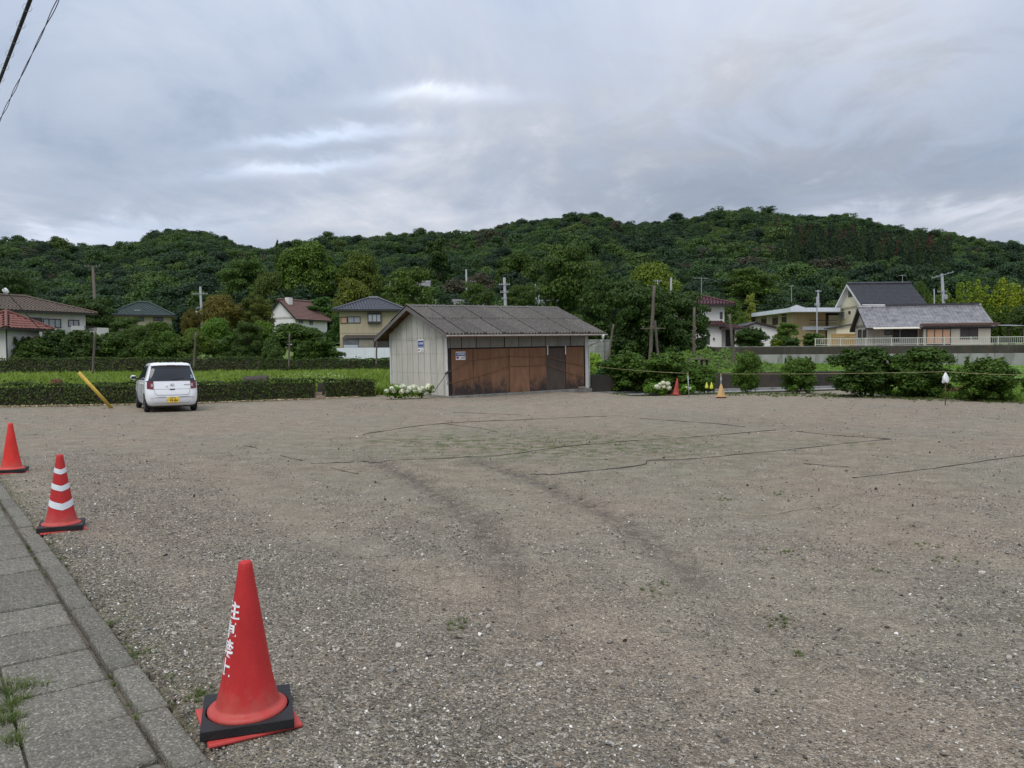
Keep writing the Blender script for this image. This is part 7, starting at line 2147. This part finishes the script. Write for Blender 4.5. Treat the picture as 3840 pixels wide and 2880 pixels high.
def utility_pole(u0, v0, u1, v1, Y, r_, label, arms=(), mat=None, box=None):
    b = W(u1, v1, Y); t = W(u0, v0, Y); zb = min(b.z, 2.0) ; h = t.z - zb; dx = (t.x - b.x) * h / max(0.1, t.z - b.z)
    o = empty('utility_pole', (t.x - dx, Y, zb), 0, label, 'utility pole', 'utility poles among the houses')
    MB().tube([(0, 0, -0.5), (0, 0, 0), (dx, 0, h)], [r_ * 1.3, r_ * 1.25, r_ * 0.85], 10).build('shaft', mat or M_polec, o, smooth=True)
    for dz, w, tilt in arms:
        ar = MB().bar((dx - w / 2, -0.12, h - dz - tilt), (dx + w / 2, -0.12, h - dz + tilt), 0.07, 0.07).build('crossarm', M_steel if mat is None else mat, o)
        for k in (-0.45, -0.25, 0.25, 0.45):
            MB().lathe([(0.02, 0.0), (0.04, 0.03), (0.035, 0.10), (0.015, 0.12)], 8).build('insulator', M_steel, ar, (dx + k * w, -0.12, h - dz + 0.045 + 2 * k * tilt))
    if box: MB().lathe([(0.16, 0), (0.2, 0.04), (0.2, 0.5), (0.14, 0.56)], 12).build('transformer', M_steel, o, (dx + box[0], -0.25, h - box[1]))
    return o


utility_pole(348, 997, 355, 1130, 92, 0.17, 'brown wooden pole with a short top bar above the dark layered tree', [(0.1, 1.9, 0.0)], M_wood)
utility_pole(751, 1075, 757, 1200, 96, 0.15, 'grey utility pole with crossarm among the brown trees', [(0.9, 1.9, 0.0), (2.6, 0.9, 0.1)], None, (-0.45, 3.6))
utility_pole(1891, 1041, 1896, 1158, 76, 0.16, 'concrete utility pole with two crossarms right above the shed ridge', [(0.7, 1.1, 0.0), (1.45, 0.8, 0.0), (2.1, 0.5, 0.0)])
utility_pole(2007, 1066, 2009, 1135, 92, 0.12, 'thin utility pole with wide crossarm behind the shed, taller of a pair', [(0.35, 1.0, 0), (0.8, 1.2, 0.0)])
utility_pole(2020, 1078, 2021, 1135, 92.5, 0.10, 'thin plain pole beside the paired pole behind the shed', [])
utility_pole(1748, 1010, 1750, 1085, 110, 0.14, 'slim pale pole left of the centre pole, no crossarm', [])
utility_pole(1765, 1050, 1766, 1125, 104, 0.10, 'dark slim pole with small crossarms left of the centre pole', [(0.3, 1.2, 0.0), (1.2, 0.8, 0)], M_wood)
utility_pole(3532, 1027, 3539, 1145, 90, 0.17, 'grey pole with a tilted crossarm behind the bungalow roof', [(0.15, 2.6, 0.35), (2.1, 1.1, 0.0)], None, (0.35, 3.0))
utility_pole(3503, 1084, 3504, 1145, 86, 0.07, 'thin white mast left of the tilted crossarm pole', [])
utility_pole(3063, 1113, 3064, 1290, 69, 0.055, 'grey pole at the left end of the white railing', [(0.75, 0.5, 0.0)])
utility_pole(3068, 1088, 3069, 1145, 105, 0.13, 'pale pole top above the white fascia', [(0.2, 0.8, 0)])
utility_pole(2517, 1041, 2516, 1095, 100, 0.15, 'short white pole top above the dark trees', [])
utility_pole(2454 + 12, 1050, 2466, 1095, 102, 0.08, 'thin antenna mast just left of the white pole top', [(0.15, 1.1, 0)], M_steel)


def antenna(u, v0, v1, Y, label, w=1.0):
    t, b = W(u, v0, Y), W(u, v1, Y); o = empty('tv_antenna', tuple(b), R(20), label, 'antenna', 'roof antennas'); h = t.z - b.z
    MB().tube([(0, 0, -0.1), (0, 0, h)], 0.03, 6).build('mast', M_steel, o); MB().bar((-w / 2, 0, h - 0.1), (w / 2, 0, h - 0.05), 0.035, 0.035).build('boom', M_steel, o)
    for k in range(6): x = -w / 2 + w * k / 5; MB().bar((x, -0.28, h - 0.08), (x, 0.28, h - 0.08), 0.02, 0.02).build('element', M_steel, o)


antenna(2630, 1040, 1112, 74, 'roof antenna over the maroon roof', 1.6)
antenna(3384, 1030, 1056, 85, 'small antenna on the ridge of the charcoal roof', 0.7)
antenna(2968, 1070, 1128, 95, 'thin antenna above the tan building', 0.5)
antenna(1634, 1122, 1150, 84, 'small antenna behind the left end of the shed ridge', 0.4)
p = W(21, 1091, 65); sdish = empty('guy_insulator', tuple(p), 0, 'white round insulator on the guy wire at far left', 'insulator')
MB().lathe([(0.02, -0.13), (0.09, -0.09), (0.10, 0.0), (0.09, 0.09), (0.02, 0.13)], 12).build('shell', M_framew, sdish, smooth=True); sdish.scale = (0.75, 0.75, 0.75)
p_ = W(21, 1091, 23.0); sdish.location = p_; sdish.rotation_euler = (0, R(-40), 0)
# guy wire and yellow tube
gb = G(422, 1531); tt = W(295, 1397, 24.5); far_ = W(-40, 1020, 22.2)
gw = empty('guy_wire', tuple(gb), 0, 'guy wire with a yellow protective tube slanting down to the hedge foot', 'guy wire')
rel = lambda p: Vector(p) - gb
MB().tube([rel(gb) + Vector((0.02, 0, -0.05)), rel(tt)], 0.055, 12).build('yellow_tube', M_yeltube, gw, smooth=True)
MB().tube([rel(tt), rel(W(80, 1157, 23.3)), rel(p_), rel(far_)], 0.012, 6).build('wire', M_wire, gw, smooth=True)
# wires between the houses
def wire(a, b, sag, label, r_=0.02, grp='thin wires among the houses'): rope(hang(a, b, sag, 24), r_, M_wire, label, 'wire', grp, 4, 'overhead_wire')
for i, (v0, v1, lb) in enumerate(((1108, 1112, 'uppermost wire crossing before the cedar slope'), (1132, 1128, 'second wire crossing before the cedar slope'), (1142, 1138, 'third wire above the white fascia'), (1152, 1150, 'lowest wire just above the white fascia'))):
    wire(W(2700, v0, 103), W(3180, v1, 103), 0.5, lb)
for i, (a, b, lb) in enumerate((((3540, 1096, 90), (3300, 1112, 100), 'wire running left from the tilted crossarm pole'), ((3540, 1104, 90), (3900, 1085, 80), 'wire running right from the tilted crossarm pole'),
                                ((1893, 1062, 76), (1560, 1150, 90), 'slack wire from the centre pole to the beige house'), ((1893, 1068, 76), (2010, 1085, 92), 'wire from the centre pole to the paired poles'),
                                ((751, 1090, 96), (560, 1118, 100), 'wire running left from the pole among the brown trees'), ((751, 1092, 96), (1250, 1100, 105), 'wire running right from the pole among the brown trees'))):
    wire(W(*a), W(*b), 0.6, lb)
# roadside cables overhead at the upper left
def overhead(u0, v0, u1, v1, z):
    P = []
    for u, v in ((u0, v0), (u1, v1)):
        d = ray(u, v); P.append(Vector(np.array([0, 0, CAM_H]) + d * ((z - CAM_H) / d[2])))
    d = (P[1] - P[0]).normalized(); return P[0] - d * 7, P[1] + d * 14, P[0], d
a, b, p0, d0 = overhead(113, 0, 0, 298, 6.0)
oc = empty('overhead_cable', tuple(p0), 0, 'thick dark overhead cable with wire rings at upper left', 'cable')
MB().tube([a - p0, p0 - p0, b - p0], 0.024, 10).build('sheath', M_wire, oc, smooth=True)
MB().tube([a - p0 + Vector((0, 0, 0.04)), Vector((0, 0, 0.04)), b - p0 + Vector((0, 0, 0.04))], 0.007, 6).build('messenger_wire', M_steel, oc)
rg = MB(); up_ = Vector((0, 0, 1)); sd_ = d0.cross(up_).normalized(); rg.tube([(sd_ * 0.050 * math.cos(t) + (up_ * 0.050 * math.sin(t))) + d0 * 0.02 * math.sin(t * 0.5) for t in np.linspace(0, 6.28, 17)], 0.0025, 5)
rme = rg.mesh('ring'); rme.materials.append(M_steel)
for k in range(-8, 26): link('ring', rme, None, oc, tuple(d0 * (0.62 * k + 0.25)), (0, 0, 0.0))
a, b, p0, d0 = overhead(218, 0, 0, 450, 5.5)
oc = empty('overhead_cable', tuple(p0), 0, 'thin twisted pair of overhead wires at upper left', 'cable')
L_ = (b - a).length; sd_ = d0.cross(up_).normalized(); n = 260
for ph in (0, math.pi):
    MB().tube([a - p0 + d0 * (L_ * k / n) + (sd_ * math.cos(k * 0.30 + ph) + up_ * math.sin(k * 0.30 + ph)) * (0.005 + 0.008 * math.sin(k * 0.071) ** 2) for k in range(n + 1)], 0.0045, 6).build('strand', M_wire, oc, smooth=True)

# ------------------------------------------------------------------ odds and ends at the far lot edge
p = W(2620, 1400, 38.5)
tb = empty('wooden_stand', (p.x, 38.5, -0.3), R(24), 'dark plank stand on posts behind the small pale shrub', 'stand')
zt = zof(2620, 1346, 38.5) + 0.3
for k in range(3): MB().box(-0.5, 0.5, -0.3 + 0.2 * k + 0.005, -0.3 + 0.2 * k + 0.195, zt - 0.04, zt).build('plank', M_wood, tb)
for x in (-0.02, 0.30): MB().box(x, x + 0.09, -0.26, -0.18, 0, zt - 0.042).build('leg', M_post, tb)
for x in (-0.02, 0.30): MB().box(x, x + 0.09, 0.18, 0.26, 0, zt - 0.042).build('leg', M_post, tb)
MB().box(-0.45, 0.42, -0.30, -0.265, zt - 0.85, zt - 0.78).build('brace', M_wood, tb)
a, b = G(2548, 1470), G(2622, 1470)
wr = empty('plank_rail', (a.x, a.y + 0.9, -0.1), R(10), 'low grey plank rail behind the thin grey stake', 'rail')
for z in (0.10, 0.34): MB().box(0, 1.0, 0, 0.03, z, z + 0.10).build('plank', M_wood, wr)
for x in (0.0, 0.93): MB().box(x, x + 0.07, 0.032, 0.10, -0.1, 0.5).build('post', M_post, wr)
M_ybag = M('yellow_bag', (0.62, 0.60, 0.08), 0.4, 0.15, 8)
for u, v, s_, lb in ((2668, 1447, 1.0, 'bright yellow bag hanging in the small pale shrub, right one'), (2650, 1446, 0.9, 'duller yellow bag hanging in the small pale shrub, left one')):
    p = W(u, v, 32.6); bm_ = MB(); bm_.lathe([(0.01, 0.16), (0.03, 0.13), (0.035, 0.08), (0.065, 0.0), (0.075, -0.09), (0.05, -0.13), (0.01, -0.14)], 12)
    bm_.v = [(x * (1 + .2 * math.sin(z * 40)), y * 0.6, z) for x, y, z in bm_.v]; tag(bm_.build('yellow_bag', M_ybag, None, tuple(p), smooth=True), lb, 'bag', 'yellow bags in the shrub').scale = (s_,) * 3
p = G(2655, 1472); tag(MB().lathe([(0.04, 0), (0.05, 0.02), (0.055, 0.12), (0.05, 0.125), (0.045, 0.03)], 12).build('white_pot', M_white, None, (p.x, p.y, 0)), 'tiny white pot on the soil below the yellow bags', 'pot')
# green garden net by the shed's right side
p = W(2243, 1440, 35.6)
gn = empty('garden_net', (p.x, 35.6, 0), R(18), 'sheer green garden net on thin posts right of the shed', 'net')
m_, nt_, b_ = nodes_of('green_net'); nt_.nodes.remove(b_)
tr_ = nt_.nodes.new('ShaderNodeBsdfTransparent'); df_ = nt_.nodes.new('ShaderNodeBsdfDiffuse'); df_.inputs[0].default_value = (0.03, 0.16, 0.10, 1); ms_ = nt_.nodes.new('ShaderNodeMixShader'); ms_.inputs[0].default_value = 0.35
nt_.links.new(tr_.outputs[0], ms_.inputs[1]); nt_.links.new(df_.outputs[0], ms_.inputs[2]); nt_.links.new(ms_.outputs[0], nt_.nodes['Material Output'].inputs[0])
MB().add([(0.01, 0, 0.05), (0.55, 0, 0.05), (0.55, 0.02, 1.05), (0.01, 0, 1.1)], [(0, 1, 2, 3)]).build('mesh_sheet', m_, gn)
for x in (0, 0.56): MB().tube([(x, 0, -0.05), (x, 0, 1.15)], 0.012, 6).build('post', M('net_green_post', (0.02, 0.10, 0.07), 0.5), gn)
# low weeds and earth clods along the far edge of the lot
n = 700; uu = rng.uniform(2300, 3840, n); P = []
for u in uu:
    g = G(u, np.interp(u, [2300, 2700, 3200, 3840], [1476, 1478, 1489, 1510]) + rng.normal(-2, 3.5)); P.append((g.x, g.y, float(lot_z(np.array([g.x]), np.array([g.y]))[0])))
grass('edge_weeds', np.array(P), 0.05, 0.16, 1.8, 107, TUFT_W, label='low weeds along the far soil edge of the lot')
